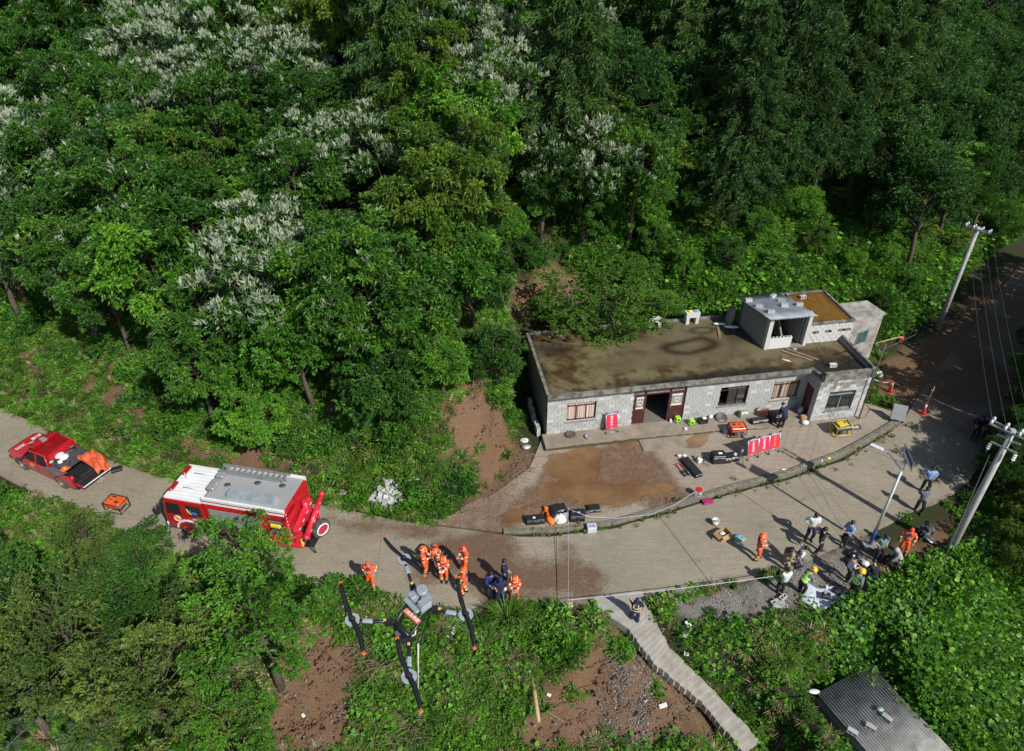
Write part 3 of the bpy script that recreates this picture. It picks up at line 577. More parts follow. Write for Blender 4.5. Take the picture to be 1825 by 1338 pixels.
FOREST = []          # (x, y, z, kind, scale, px, py)
def tree(kind, x, y, s, label, group=None, z=None, rot=None, variant=None, name=None):
    nm, H, r = TREEINFO[kind]; v = R.randrange(len(TREES[kind])) if variant is None else variant
    cm, tm = PROTO[(kind, v)]; z = float(hz(x, y)) if z is None else z
    t = thing(name or nm, label, 'tree', (x, y, z), group=group, rot=rot or (R.gauss(0, .04), R.gauss(0, .04), R.uniform(0, 2 * pi)), scale=(s * R.uniform(.92, 1.08), s * R.uniform(.92, 1.08), s))
    instance('crown', cm, t); instance('trunk', tm, t)
    return t
# places that stay open: (pixel x, pixel y, radius)
OPEN = [(965, 520, 48), (905, 530, 25), (655, 225, 26), (650, 262, 20), (840, 690, 40), (880, 760, 60), (900, 860, 60), (930, 690, 26), (1015, 500, 32), (690, 880, 30),
        (90, 700, 50), (20, 680, 50), (180, 765, 36), (1330, 470, 85), (1440, 440, 80), (1540, 480, 75), (1250, 480, 60), (1600, 560, 60), (1200, 540, 50), (1400, 540, 60), (1480, 540, 40), (1580, 600, 30), (1180, 640, 150), (1400, 620, 150), (1000, 690, 40),
        (1690, 560, 22), (1720, 500, 20), (1740, 420, 22), (1790, 520, 40), (1690, 640, 60), (1650, 590, 40)]
def kind_at(px, py):
    def inn(cx, cy, r): return hypot(px - cx, py - cy) < r
    hypot = math.hypot; u = R.random()
    if px > 1160 and px < 1600 and py < 310: return 'conifer' if u < .55 else ('dark' if u < .75 else 'green')
    if inn(705, 110, 55) or inn(985, 270, 40): return 'conifer'
    for c in ((460, 90, 105), (570, 150, 70), (370, 20, 70), (800, 60, 75), (900, 40, 55), (70, 385, 100), (170, 480, 60), (300, 160, 60), (265, 60, 45), (620, 315, 75), (480, 570, 60), (850, 130, 60), (1000, 40, 60), (110, 110, 45), (1080, 320, 45)):
        if inn(*c): return 'silver' if u < .92 else 'green'
    if inn(620, 70, 85) or inn(770, 190, 60) or inn(900, 240, 60) or inn(560, 380, 50): return 'yellow'
    if px > 1590 and py > 260: return 'feather' if u < .45 else ('drooping' if u < .6 else 'dark')
    if px > 1500: return 'dark' if u < .5 else ('green' if u < .75 else 'feather')
    if inn(420, 210, 60) or inn(200, 20, 60): return 'feather'
    if py > 540 and px < 700: return 'bright' if u < .55 else 'green'
    return 'green' if u < .52 else 'bright' if u < .70 else 'yellow' if u < .78 else 'feather' if u < .86 else 'silver' if u < .92 else 'dark'
def seg(px, py): return None
pts = []
for gy_ in np.arange(24.5, 76, 2.6):
    for gx_ in np.arange(-62, 92, 2.7):
        x = gx_ + R.uniform(-1.0, 1.0) + (1.4 if int(gy_ / 2.75) % 2 else 0); y = gy_ + R.uniform(-1.0, 1.0)
        s = y - float(yt(x))
        if s < (.7 if x > -17.5 else 3.4): continue
        if -.5 < x < 20 and s < 3.0: continue
        z = float(hz(x, y)); p = proj([(x, y, z), (x, y, z + 4.2), (x, y, z + 8)])
        if p[1][0] < -190 or p[1][0] > 2010 or p[1][1] < -170 or p[0][1] > 1150: continue
        d = float(np.dot(np.array([x, y, z + 4 - CAMH]), CF)); rp = 2.5 * FPX / d
        kd = kind_at(*p[1]); H = TREEINFO[kd][1]; top = proj([(x, y, z + H * .95)])[0]; low = proj([(x, y, z + H * .35)])[0]
        bad = False
        for (ox, oy, orr) in OPEN:
            for f in (0, .5, 1):
                cx, cy = low[0] + (top[0] - low[0]) * f, low[1] + (top[1] - low[1]) * f
                if math.hypot(cx - ox, cy - oy) < orr + rp * .72: bad = True
        if bad: continue
        sc_ = R.uniform(.8, 1.18) * (0.72 if s < 3 else 1)
        pts.append((x, y, z, kd, sc_, p[1][0], p[1][1], s))
# labels: kind, row up the slope and what stands below it
KW = {'green': 'green broadleaf tree', 'bright': 'light green leafy tree', 'yellow': 'yellow green leafy tree', 'silver': 'silver tipped tree', 'dark': 'dark green broadleaf tree', 'feather': 'feathery leaved tree', 'conifer': 'dark drooping conifer', 'drooping': 'narrow leaved drooping tree'}
LM = [(-99999, 90, 'at the left end of the wood'), (90, 260, 'behind the red pickup'), (260, 430, 'behind the fire engine cab'), (430, 590, 'behind the fire engine tail'), (590, 740, 'behind the grey block heap'), (740, 880, 'above the slumped brown bank'), (880, 1050, 'above the red earth cut'), (1050, 1210, 'above the house left half'), (1210, 1380, 'above the house middle'), (1380, 1540, 'above the roof shed'), (1540, 1690, 'above the far utility pole'), (1690, 99999, 'at the right end of the wood')]
_o = 'first second third fourth fifth sixth seventh eighth ninth tenth eleventh twelfth thirteenth fourteenth fifteenth sixteenth seventeenth eighteenth nineteenth twentieth'.split()
_t = {2: 'twenty', 3: 'thirty', 4: 'forty', 5: 'fifty', 6: 'sixty'}
ORD = lambda i: 'lowest' if i == 0 else '%s lowest' % _o[i] if i < 20 else '%s%s lowest' % (_t[(i + 1) // 10], ('-' + _o[(i + 1) % 10 - 1]) if (i + 1) % 10 else 'th')
buck = {}
for t in pts:
    for k, (a, b_, w) in enumerate(LM):
        if a <= t[5] < b_: buck.setdefault((k, KW[t[3]]), []).append(t)
nforest = 0
for (k, kw), lst in buck.items():
    lst.sort(key=lambda t: -t[6])
    for i, t in enumerate(lst):
        if nforest >= 420: break
        lab = ('%s, %s of its kind %s' % (kw, ORD(i), LM[k][2])) if len(lst) > 1 else '%s, only one of its kind %s' % (kw, LM[k][2])
        tree(t[3], t[0], t[1], t[4], lab, 'trees of the wooded hill'); nforest += 1
print('forest trees', nforest, len(pts))

# trees along the lower side and at the right; bases given where the trunks stand
def lowtree(kind, px, py, s, label, group, variant=None, rot=None, world=None):
    p = at(px, py) if world is None else Vector((world[0], world[1], float(hz(*world))))
    return tree(kind, p.x, p.y, s, label, group, z=p.z - .1, variant=variant, rot=rot)
GL = 'trees on the lower slope at the left'
TREES['front'] = [broadleaf(31, 7.0, 2.5, 2.0, 42, 28, 10, .16, .065, [M['leaf_olive'], S_], bw=.62, droop=.35), broadleaf(32, 6.4, 2.6, 1.8, 42, 28, 10, .16, .07, [M['leaf'], S_], bw=.62), broadleaf(33, 6.8, 2.2, 2.6, 28, 22, 9, .17, .07, [M['leaf_bright'], S_], bw=.55)]
TREEINFO['front'] = ('broadleaf_tree', 7, 2.5)
for i, (cm, tm) in enumerate(TREES['front']): PROTO[('front', i)] = (cm, tm)
for (x, y, s, v, lab) in ((-9.6, 16.7, 1.12, 2, 'open leafy tree hiding the near side of the fire engine'), (-12.4, 17.0, .78, 0, 'olive leafy tree below the fire engine front wheel'), (-13.6, 14.6, 1.1, 0, 'olive leafy tree lower on the slope below the fire engine'),
      (-16.2, 18.4, .85, 1, 'bushy green tree below the orange generator on the road'), (-17.8, 17.0, 1.0, 0, 'big olive tree in the lower left of the slope'), (-20.6, 19.0, .95, 1, 'green leafy tree below the rear of the red pickup'),
      (-20.6, 15.8, 1.1, 0, 'olive tree at the left edge of the slope'), (-24.2, 20.6, .85, 1, 'green tree below the red pickup at the left edge'), (-10.6, 13.9, .8, 2, 'small open tree on the slope above the pale leaf heap'), (-24.2, 17.4, 1.1, 0, 'olive tree partly out of view at the left edge'), (-27.4, 23.0, .9, 1, 'green tree under the left end of the road'), (-10.6, 19.1, .92, 2, 'leafy tree at the road edge in front of the fire engine side'), (-13.4, 18.7, .5, 2, 'leafy tree at the road edge by the fire engine front'), (-16.2, 20.6, .6, 1, 'low tree at the road edge below the orange generator'), (-19.2, 21.9, .6, 0, 'low olive tree at the road edge below the pickup tail'), (-26.6, 25.0, .55, 1, 'low green tree at the road edge below the pickup front')):
    lowtree('front', 0, 0, s, lab, GL, variant=v, world=(x, y))
GR = 'trees below the road at the right'
for (x, y, s, kd, lab) in ((29.4, 31.2, .75, 'drooping', 'drooping tree behind the near utility pole top'), (27.2, 27.2, .72, 'drooping', 'drooping tree right of the two dark clothed people'), (25.0, 24.2, .6, 'drooping', 'low drooping tree right of the near utility pole'), (23.6, 21.2, .7, 'drooping', 'drooping tree below the near utility pole base'),
      (30.6, 27.6, .95, 'dark', 'tall dark tree at the right edge'), (27.2, 22.2, .9, 'dark', 'dark tree in the lower right corner of the wood'), (32.5, 35.6, .8, 'drooping', 'drooping tree by the far road at the right edge'), (37.5, 41.0, .9, 'dark', 'dark tree beyond the bend at the right edge'), (42.5, 46.5, .9, 'dark', 'dark tree farthest along the road on the right'),
      (33.5, 31.0, 1.15, 'dark', 'tall tree just outside the right edge shading the road'), (36.5, 35.5, 1.2, 'dark', 'tall tree outside the right edge by the far road'), (31.5, 24.0, 1.2, 'dark', 'tall tree outside the lower right edge'), (35.0, 27.5, 1.3, 'dark', 'tallest tree outside the right edge'), (40.5, 37.5, 1.2, 'green', 'green tree outside the right edge by the far road'), (29.0, 19.5, 1.1, 'dark', 'dark tree outside the lower right corner'), (47, 41, 1.2, 'dark', 'dark tree far along the right roadside'), (24.6, 26.2, .55, 'drooping', 'low drooping tree at the road edge right of the near pole, nearest the viewer'), (26.2, 28.2, .58, 'drooping', 'low drooping tree at the road edge in front of the dark clothed people'), (28.0, 30.2, .6, 'drooping', 'low drooping tree at the road edge just past the tape end'), (30.0, 32.6, .6, 'drooping', 'low drooping tree at the far road edge before the parked car'), (32.2, 35.0, .62, 'dark', 'low dark tree at the far road edge beside the parked car'), (31.8, 28.8, 1.35, 'dark', 'big tree outside the right edge above the far tape end'), (34.5, 33.2, 1.3, 'dark', 'big tree outside the right edge by the parked car'), (37.8, 31.5, 1.45, 'dark', 'big tree outside the right edge, second row'), (30.2, 25.6, 1.15, 'dark', 'tree outside the right edge behind the near pole'), (39.5, 35.5, 1.4, 'dark', 'big tree outside the right edge beyond the car'), (42.5, 40.0, 1.4, 'dark', 'big tree outside the right edge at the far bend'), (36.0, 24.0, 1.4, 'dark', 'big tree outside the right edge, lower slope')):
    lowtree(kd, 0, 0, s, lab, GR, world=(x, y))
SG = 'silver tipped trees set among the green ones'
for (px, py, s_, lab) in ((30, 490, .95, 'silver tipped tree at the left edge of the wood, the largest pale one there'), (110, 500, .8, 'silver tipped tree right of the largest pale one at the left edge'), (172, 575, .75, 'silver tipped tree at the lower edge of the wood behind the pickup'), (470, 660, .75, 'silver tipped tree among green ones behind the fire engine roof ladder'), (585, 400, .85, 'silver tipped tree below the bare earth path, left one of two'), (680, 395, .85, 'silver tipped tree below the bare earth path, right one of two'), (545, 235, .9, 'silver tipped tree left of the bare earth path'), (800, 160, .9, 'silver tipped tree at the top middle of the wood'), (300, 270, .8, 'silver tipped tree between green ones high behind the pickup')):
    p = at(px, py); tree('silver', p.x, p.y, s_, lab, SG, variant=0)
# trees beside the house and the one flopped over its roof
tree('green', -2.2, 33.2, .80, 'round dense tree standing left of the house gable', None, variant=2)
tree('green', -.9, 30.9, .55, 'low dense tree against the left gable of the house', None, variant=0)
tree('bright', -3.4, 29.3, .5, 'small light tree above the slumped brown bank', None, variant=0)
TREES['leaning'] = [broadleaf(61, 7.5, 2.5, 1.8, 36, 24, 9, .20, .075, [M['leaf_willow'], S_], bw=.7, up=-.1, spread=.7, droop=.4)]; TREEINFO['leaning'] = ('leaning_tree', 7.5, 2.5); PROTO[('leaning', 0)] = TREES['leaning'][0]
LT = tree('leaning', 5.2, 40.9, 1.0, 'leaning willowy tree flopped down onto the back of the flat roof', None, z=3.1, rot=(radians(66), radians(5), 0), variant=0, name='leaning_tree'); LT.scale = (1.55, 1.02, 1.0)
tree('bright', 9.6, 38.9, .45, 'low pale green tree behind the roof beside the white block pier', None, variant=1)

SB_ = 'bushy saplings on the slope behind the house'
SAP = [(1120, 520, .38, 'bright'), (1165, 470, .42, 'green'), (1215, 505, .36, 'bright'), (1255, 440, .45, 'feather'), (1290, 490, .34, 'green'), (1330, 380, .55, 'bright'), (1345, 440, .4, 'bright'), (1375, 500, .34, 'feather'), (1420, 410, .45, 'bright'), (1450, 470, .36, 'yellow'), (1480, 390, .42, 'feather'), (1510, 500, .36, 'bright'), (1545, 430, .45, 'green'), (1580, 490, .38, 'feather'), (1610, 540, .34, 'bright'), (1640, 450, .42, 'feather'), (1660, 400, .5, 'green'), (1700, 470, .45, 'feather'), (1560, 570, .28, 'green'), (1280, 380, .5, 'yellow'), (1220, 400, .5, 'green'), (1160, 400, .5, 'bright'), (1390, 340, .55, 'bright'), (1500, 330, .55, 'green'), (1600, 350, .55, 'feather'), (1080, 420, .5, 'bright'),
       (940, 420, .55, 'bright'), (985, 405, .6, 'green'), (1030, 395, .6, 'bright'), (1060, 440, .45, 'green'), (1110, 375, .62, 'green'), (1145, 440, .5, 'bright'), (1190, 360, .65, 'bright'), (1240, 350, .68, 'bright'), (1310, 335, .75, 'bright'), (1360, 400, .5, 'green'), (1440, 350, .62, 'green'), (1530, 370, .55, 'bright'), (1570, 410, .5, 'feather'), (1680, 350, .6, 'green'), (1730, 420, .55, 'feather'), (1765, 450, .5, 'green'), (900, 455, .5, 'bright'), (860, 470, .6, 'green'), (930, 480, .35, 'green')]
SAP.sort(); _n = {}
for (px, py, sc_, kd) in SAP:
    p = at(px, py); w = {'bright': 'light green', 'green': 'mid green', 'yellow': 'yellow green', 'feather': 'feathery leaved'}[kd]; i = _n.get(kd, 0); _n[kd] = i + 1
    tree(kd, p.x, p.y, sc_, 'bushy %s sapling, %s from the left of its kind behind the house' % (w, _o[i]), SB_, name='sapling')
# ------------------------------------------------------------------ ground cover
def scatter_pts(n, x0, x1, y0, y1, seed):
    r = np.random.default_rng(seed); x = r.uniform(x0, x1, n); y = r.uniform(y0, y1, n); return x, y, r
HOUSE_POLY = [(1.2, 28.4), (20.4, 31.6), (19.2, 39.6), (.6, 36.6)]
def free(x, y, m=.12):
    k = ~((y > yl(x) - m) & (y < yu(x) + m)) & ~inyard(x, y) & (sdpoly(x, y, HOUSE_POLY) > .3)
    return k
def vis(x, y, z, mg=60):
    p = proj(np.stack([x, y, z], 1)); return (p[:, 0] > -mg) & (p[:, 0] < 1825 + mg) & (p[:, 1] > -mg) & (p[:, 1] < 1338 + mg), p
STAIR_L = [tuple(unproj(*q, 0)[:2]) for q in ((1117, 1118), (1061, 1083), (1061, 1060), (1150, 1060), (1147, 1068))] + [tuple(unproj(*along(SR_, STAIR_T[i]), STAIR_Z[i])[:2]) for i in range(0, NS, 2)] + [tuple(unproj(*along(SL_, STAIR_T[i]), STAIR_Z[i])[:2]) for i in range(NS - 1, -1, -2)]
SHED_POLY = SHED_C
UND = [bush(41, .55, .55, 7, 44, .17, .085, 'leaf'), bush(42, .6, .6, 7, 44, .17, .085, 'leaf_bright'), bush(43, .5, .7, 7, 44, .15, .07, 'leaf_dark'), fern(44, .8), bush(45, .5, .5, 6, 40, .16, .08, 'leaf_yellow'), tuft(46, .5, .7)]
x, y, r = scatter_pts(26000, -62, 72, 24, 74, 3); s = y - yt(x); z = hz(x, y); v, p = vis(x, y, z)
keep = v & free(x, y, .3) & (s > .25) & (r.random(len(x)) < (.30 + .5 * sstep(.45, .6, fbm(x, y, .35, 3, 5)))) & (baremask(x, y) < .3)
vines_ = (x > 5) & (s < 13) & (x < 45)
keep &= ~(vines_ & (r.random(len(x)) < .5))
stuff_scatter('undergrowth', 'leafy undergrowth between the trunks of the wood', UND, np.stack([x, y, z - .03], 1)[keep], r.uniform(.6, 1.35, keep.sum()))
# bright tangle of climbers and shrubs on the open slope behind the house
TAN = [vine(51, .7, 70, 'leaf_bright', .24), vine(52, .7, 70, 'leaf', .22), bush(53, .6, .6, 8, 50, .17, .08, 'leaf_bright'), bush(54, .7, .8, 8, 50, .15, .07, 'leaf'), fern(55, .9), fern(56, .7, 8, 'leaf_yellow'), bush(57, .55, .55, 8, 40, .14, .05, 'leaf_olive')]
x, y, r = scatter_pts(22000, 4, 46, 36, 64, 4); s = y - yt(x); z = hz(x, y); v, p = vis(x, y, z)
keep = v & free(x, y, .4) & (s > .2) & (s < 15) & (baremask(x, y) < .35) & (r.random(len(x)) < .62)
stuff_scatter('slope_climbers', 'bright green climbers and shrubs covering the slope behind the house', TAN, np.stack([x, y, z - .02], 1)[keep], r.uniform(.65, 1.3, keep.sum()) * (1 + .35 * sstep(.5, .65, fbm(x, y, .3, 2, 8)[keep])))
# weeds on banks and lower slopes
WEED = [bush(61, .28, .26, 6, 22, .10, .06, 'leaf_bright'), bush(62, .32, .3, 6, 24, .11, .06, 'leaf'), bush(63, .24, .3, 6, 20, .12, .05, 'leaf_bright'), tuft(64, .35, .4, 46), vine(65, .4, 34, 'leaf_bright', .13), bush(66, .25, .22, 6, 20, .09, .05, 'leaf_yellow'), fern(67, .4, 7), tuft(68, .4, .32, 50, 'straw', .01), tuft(69, .3, .35, 50)]
x, y, r = scatter_pts(60000, -40, 40, 7, 26, 5); z = hz(x, y); v, p = vis(x, y, z)
bm_ = baremask(x, y); gv = 1 - sstep(-.4, .3, sdpoly(x, y, GRAVEL)); d = yd(x) - y
CROWD_ = atpoly([(1440, 985), (1545, 945), (1640, 905), (1725, 865), (1715, 950), (1660, 1010), (1620, 1035), (1560, 1050), (1550, 1085), (1420, 1095), (1370, 1090)])
low = ((sdpoly(x, y, CROWD_) > 0) | (r.random(len(x)) < .05)) & (y < yl(x)) & (sdpoly(x, y, STAIR_L) > .12) & (sdpoly(x, y, SHED_POLY) > .0)
dens = np.clip(.5 + .5 * (fbm(x, y, .55, 3, 7) - .45) * 2, .08, 1) * (1 - .98 * bm_) * (1 - .985 * gv)
keep = v & low & free(x, y, .02) & (r.random(len(x)) < dens)
stuff_scatter('slope_weeds', 'low green weeds on the slope below the road', WEED, np.stack([x, y, z - .02], 1)[keep], r.uniform(.55, 1.35, keep.sum()))
BANK = [bush(71, .28, .24, 6, 22, .10, .045, 'leaf_olive'), tuft(72, .45, .45, 60), bush(73, .3, .28, 6, 24, .11, .06, 'leaf_bright'), bush(74, .26, .22, 6, 20, .10, .05, 'leaf_yellow'), fern(75, .45, 7, 'leaf_bright'), tuft(76, .4, .3, 40, 'straw', .012)]
x, y, r = scatter_pts(42000, -42, 24, 22, 44, 6); s = y - yt(x); z = hz(x, y); v, p = vis(x, y, z)
keep = v & free(x, y, .05) & (y > yu(x)) & (s < 8.5) & ((x < -.2) | (x > 19)) & (r.random(len(x)) < np.where(s < 0, .55, .75) * (1 - .95 * baremask(x, y)) * np.where(x > 19, .25, 1.0))
stuff_scatter('bank_weeds', 'grass and weeds on the bank above the road', BANK, np.stack([x, y, z - .02], 1)[keep], r.uniform(.55, 1.3, keep.sum()))
# big leaved climbers over the lower right corner
VIN = [vine(81, .55, 80, 'leaf', .16), vine(82, .55, 80, 'leaf_bright', .15), vine(83, .6, 80, 'leaf', .18), bush(84, .5, .5, 7, 30, .15, .12, 'leaf_bright')]
CROWD = atpoly([(1440, 985), (1545, 945), (1640, 905), (1725, 865), (1715, 950), (1660, 1010), (1620, 1035), (1560, 1050), (1550, 1085), (1420, 1095), (1370, 1090)])
CL = atpoly([(1560, 1060), (1640, 1010), (1760, 1000), (1840, 1040), (1840, 1330), (1720, 1330), (1640, 1270), (1560, 1240), (1500, 1180), (1520, 1100)])
x, y, r = scatter_pts(9000, 8, 26, 9, 24, 7); z = hz(x, y); v, p = vis(x, y, z)
keep = v & (sdpoly(x, y, CL) < .4) & (y < yl(x) - .6) & (r.random(len(x)) < .7) & ((sdpoly(x, y, SHED_POLY) > .1) | ((x - SHED_C[0][0]) * _e2[0] + (y - SHED_C[0][1]) * _e2[1] > 1.9 + 1.2 * (fbm(x, y, .9, 3, 2) - .4))) & (sdpoly(x, y, CROWD) > .1)
lift = .9 * sstep(.2, 1.2, sdpoly(x, y, SHED_POLY)) * fbm(x, y, .5, 3, 3)
stuff_scatter('leafy_climbers', 'large leaved climbers smothering the lower right slope', VIN, np.stack([x, y, np.where(sdpoly(x, y, SHED_POLY) < .2, ZS - .62, z + lift - .25)], 1)[keep], r.uniform(.7, 1.25, keep.sum()), tilt=.3)
# ================================================================== the block house
HA = 0.164; HO = Vector((1.9, 30.48, 0)); HM = Matrix.Translation(HO) @ Matrix.Rotation(HA, 4, 'Z')
def HW(u, v, z): return HM @ Vector((u, v, z))
def concrete_block_mat(name, c1, c2, dark=.25):
    m, N, b = newmat(name); P = N.pos(); r = N.math('FRACT', N.math('ADD', N.orand(), N.attr('rnd')))
    base = N.ramp(r, [(0, c2), (.35, c1), (.7, c1), (1, tuple(min(1, x * 1.16) for x in c1))]); n = N.noise(3, 5, .65, P); n2 = N.noise(45, 4, .7, P)
    base = N.mix(N.math('MULTIPLY', N.ramp(n, [(.5, (0, 0, 0)), (.75, (1, 1, 1))]), dark), base, (.14, .125, .10))
    base = N.mix(N.math('MULTIPLY', N.ramp(n2, [(.35, (1, 1, 1)), (.5, (0, 0, 0))]), .35), base, (.19, .185, .175))
    N.put(b.inputs['Base Color'], base); b.inputs['Roughness'].default_value = .92; b.inputs['Specular IOR Level'].default_value = .2; N.put(b.inputs['Normal'], N.bump(n2, .6, .012)); return m
M['block'] = concrete_block_mat('grey_block', (.40, .405, .40), (.33, .335, .33))
M['block_pale'] = concrete_block_mat('pale_block', (.50, .50, .485), (.42, .42, .41), .12)
M['block_worn'] = concrete_block_mat('worn_block', (.27, .26, .24), (.21, .205, .19), .4)
M['mortar'] = pm('mortar', (.17, .165, .155), (.12, .115, .105), 8, .95, .5, 40)
M['render_grey'] = pm('grey_render', (.26, .255, .24), (.17, .165, .15), 2.2, .92, .4, 30, dirt=.4)
M['rim'] = pm('stained_concrete', (.24, .23, .205), (.06, .056, .048), 3.0, .95, .6, 26, dirt=.3)
M['brown_frame'] = pm('brown_frame', (.055, .024, .018), None, 6, .4)
M['door_red'] = pm('dark_red_door', (.075, .022, .018), (.05, .016, .014), 5, .45, .1)
M['glass'] = pm('window_glass', (.025, .03, .033), None, 2, .07, spec=.8)
M['interior'] = pm('interior_plaster', (.16, .15, .13), (.12, .11, .095), 3, .9)
M['white_plastic'] = pm('white_plastic', (.72, .72, .70), (.62, .62, .6), 6, .45)
M['black_plastic'] = pm('black_plastic', (.016, .016, .018), (.026, .026, .028), 8, .42)
M['steel'] = pm('galvanised_steel', (.50, .51, .52), (.40, .41, .42), 5, .4, metal=.7)
M['grey_metal'] = pm('grey_metal', (.35, .36, .37), (.28, .29, .30), 5, .45, metal=.3)
M['wood'] = pm('weathered_wood', (.27, .20, .13), (.17, .12, .08), 7, .85, .4, 30)
def moss(name, a, b_, c_, s=.55):
    m, N, b = newmat(name); P = N.pos(); n0 = N.noise(s, 5, .6, P, .6); n1 = N.noise(2.6, 6, .7, P); n2 = N.noise(40, 4, .7, P)
    col = N.ramp(N.math('ADD', N.math('MULTIPLY', n0, .7), N.math('MULTIPLY', n1, .3)), [(.38, a), (.47, b_), (.56, c_), (.68, tuple(x * 1.2 for x in c_))])
    col = N.mix(N.math('MULTIPLY', N.attr('pale'), .85), col, N.mix(N.ramp(n1, [(.35, (0, 0, 0)), (.65, (1, 1, 1))]), (.15, .13, .075), (.10, .085, .045)))
    col = N.mix(N.math('MULTIPLY', N.attr('wet'), 1.0), col, N.mix(N.ramp(n1, [(.4, (0, 0, 0)), (.6, (1, 1, 1))]), (.042, .022, .008), (.018, .011, .006)))
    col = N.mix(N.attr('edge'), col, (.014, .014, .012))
    col = N.mix(N.math('MULTIPLY', N.ramp(n2, [(.35, (1, 1, 1)), (.5, (0, 0, 0))]), .35), col, (.03, .027, .012))
    N.put(b.inputs['Base Color'], col); N.put(b.inputs['Roughness'], N.mix(N.ramp(n1, [(.42, (0, 0, 0)), (.58, (1, 1, 1))]), (.38, .38, .38), (.85, .85, .85))); b.inputs['Specular IOR Level'].default_value = .35; N.put(b.inputs['Normal'], N.bump(n2, .4, .012)); return m
M['roof_moss'] = moss('mossy_roof', (.046, .022, .007), (.072, .046, .016), (.135, .115, .060))
M['roof_rust'] = moss('rusty_moss_roof', (.13, .055, .008), (.18, .082, .010), (.15, .085, .016), 1.1)

house = thing('house', 'long single storey grey block house with flat mossy roof beside the yard', 'house', HO, HA)
def wall_core(u0, u1, z0, z1, ops, v0, th, axis='u', m=0, mb=None):
    """wall with rectangular openings, cut in cells"""
    mb = mb or MB(); us = sorted({u0, u1, *[o[0] for o in ops], *[o[1] for o in ops]}); zs = sorted({z0, z1, *[o[2] for o in ops], *[o[3] for o in ops]})
    for a, b_ in zip(us, us[1:]):
        for c, d in zip(zs, zs[1:]):
            mu, mz = (a + b_) / 2, (c + d) / 2
            if any(o[0] < mu < o[1] and o[2] < mz < o[3] for o in ops): continue
            if axis == 'u': mb.box((mu, v0 + th / 2, mz), (b_ - a, th, d - c), m)
            else: mb.box((v0 + th / 2, mu, mz), (th, b_ - a, d - c), m)
    return mb
W1, W2, W3 = (1.1, 2.72, 1.0, 2.34), (9.86, 11.5, .94, 2.33), (13.0, 14.58, .97, 2.34)
DO = (4.84, 7.83, .25, 2.58); W4 = (15.62, 17.2, .88, 2.27)
fw = wall_core(0, 14.9, 0, 3.05, [W1, W2, W3, (DO[0], DO[1], .25, DO[3])], .02, .2).build('front_wall', M['mortar'], house)
ww = wall_core(14.9, 17.9, 0, 3.4, [W4], -1.29, .2).build('wing_wall', M['mortar'], house)
sw = wall_core(-1.09, .02, 0, 3.05, [(-.98, -.17, .25, 2.32)], 14.92, .16, 'v').build('wing_side_wall', M['mortar'], house)
gb = MB(); gb.box((.06, 2.95, 1.5), (.16, 5.4, 3.1)); gb.build('gable_wall', M['render_grey'], house)
rb = MB(); rb.box((17.82, 2.25, 1.7), (.16, 6.7, 3.4)); rb.box((8.9, 5.55, 1.5), (17.7, .2, 3.1)); rb.box((8.9, 2.9, .12), (17.5, 5.2, .22)); rb.box((8.0, 2.8, 1.6), (.12, 5.2, 2.8)); rb.box((4.6, 2.8, 1.6), (.12, 5.2, 2.8)); rb.box((12.2, 2.8, 1.6), (.12, 5.2, 2.8)); rb.build('inner_walls', M['interior'], house)
# concrete blocks, laid in courses
def unit_block(mat): mb = MB(); mb.box((0, 0, 0), (1, .05, .188)); return mb.mesh('block', mat)
UB = [unit_block(M['block']), unit_block(M['block_pale']), unit_block(M['block_worn'])]
nblk = [0]; rest = MB(); rest2 = MB()
def course_blocks(u0, u1, z0, z1, ops, v, parent, axis='u', pick=None, limit=300):
    k = 0; z = z0
    while z < z1 - .05:
        x = u0 - (.2 if k % 2 else 0) + R.uniform(-.02, .02)
        while x < u1 - .04:
            a, b_ = max(x, u0), min(x + .4, u1); segs = [(a, b_)]
            for o in ops:
                if o[2] < z + .1 < o[3]:
                    segs = [s for sg in segs for s in ((sg[0], min(sg[1], o[0])), (max(sg[0], o[1]), sg[1])) if s[1] - s[0] > .05]
            for a, b_ in segs:
                if b_ - a < .05: continue
                c = ((a + b_) / 2, v + R.uniform(-.006, .006), z + .1); L = b_ - a - .014; w = pick(c[0], z) if pick else 0
                if nblk[0] < limit:
                    if axis == 'u': instance('block', UB[w], parent, c, (0, 0, 0), (L, 1, 1))
                    else: instance('block', UB[w], parent, (c[1], c[0], c[2]), (0, 0, pi / 2), (L, 1, 1))
                    nblk[0] += 1
                else:
                    (rest if w == 0 else rest2).box(c if axis == 'u' else (c[1], c[0], c[2]), (L, .05, .188) if axis == 'u' else (.05, L, .188))
            x += .4
        z += .2; k += 1
def pick_wing(x, z):
    h = R.random()
    return (2 if h < .72 else 1) if z > 2.25 else (0 if h < .55 else 1)
course_blocks(14.9, 17.9, .2, 3.4, [W4], -1.31, ww, pick=pick_wing)
course_blocks(0, 4.84, .25, 3.05, [W1], 0, fw, pick=lambda x, z: 0 if R.random() < .88 else 1)
course_blocks(7.83, 14.9, .25, 3.05, [W2, W3], 0, fw, pick=lambda x, z: 0 if R.random() < .86 else (1 if R.random() < .6 else 2))
course_blocks(-1.29, 0, .25, 3.05, [(-.98, -.17, .25, 2.32)], 14.9, sw, 'v')
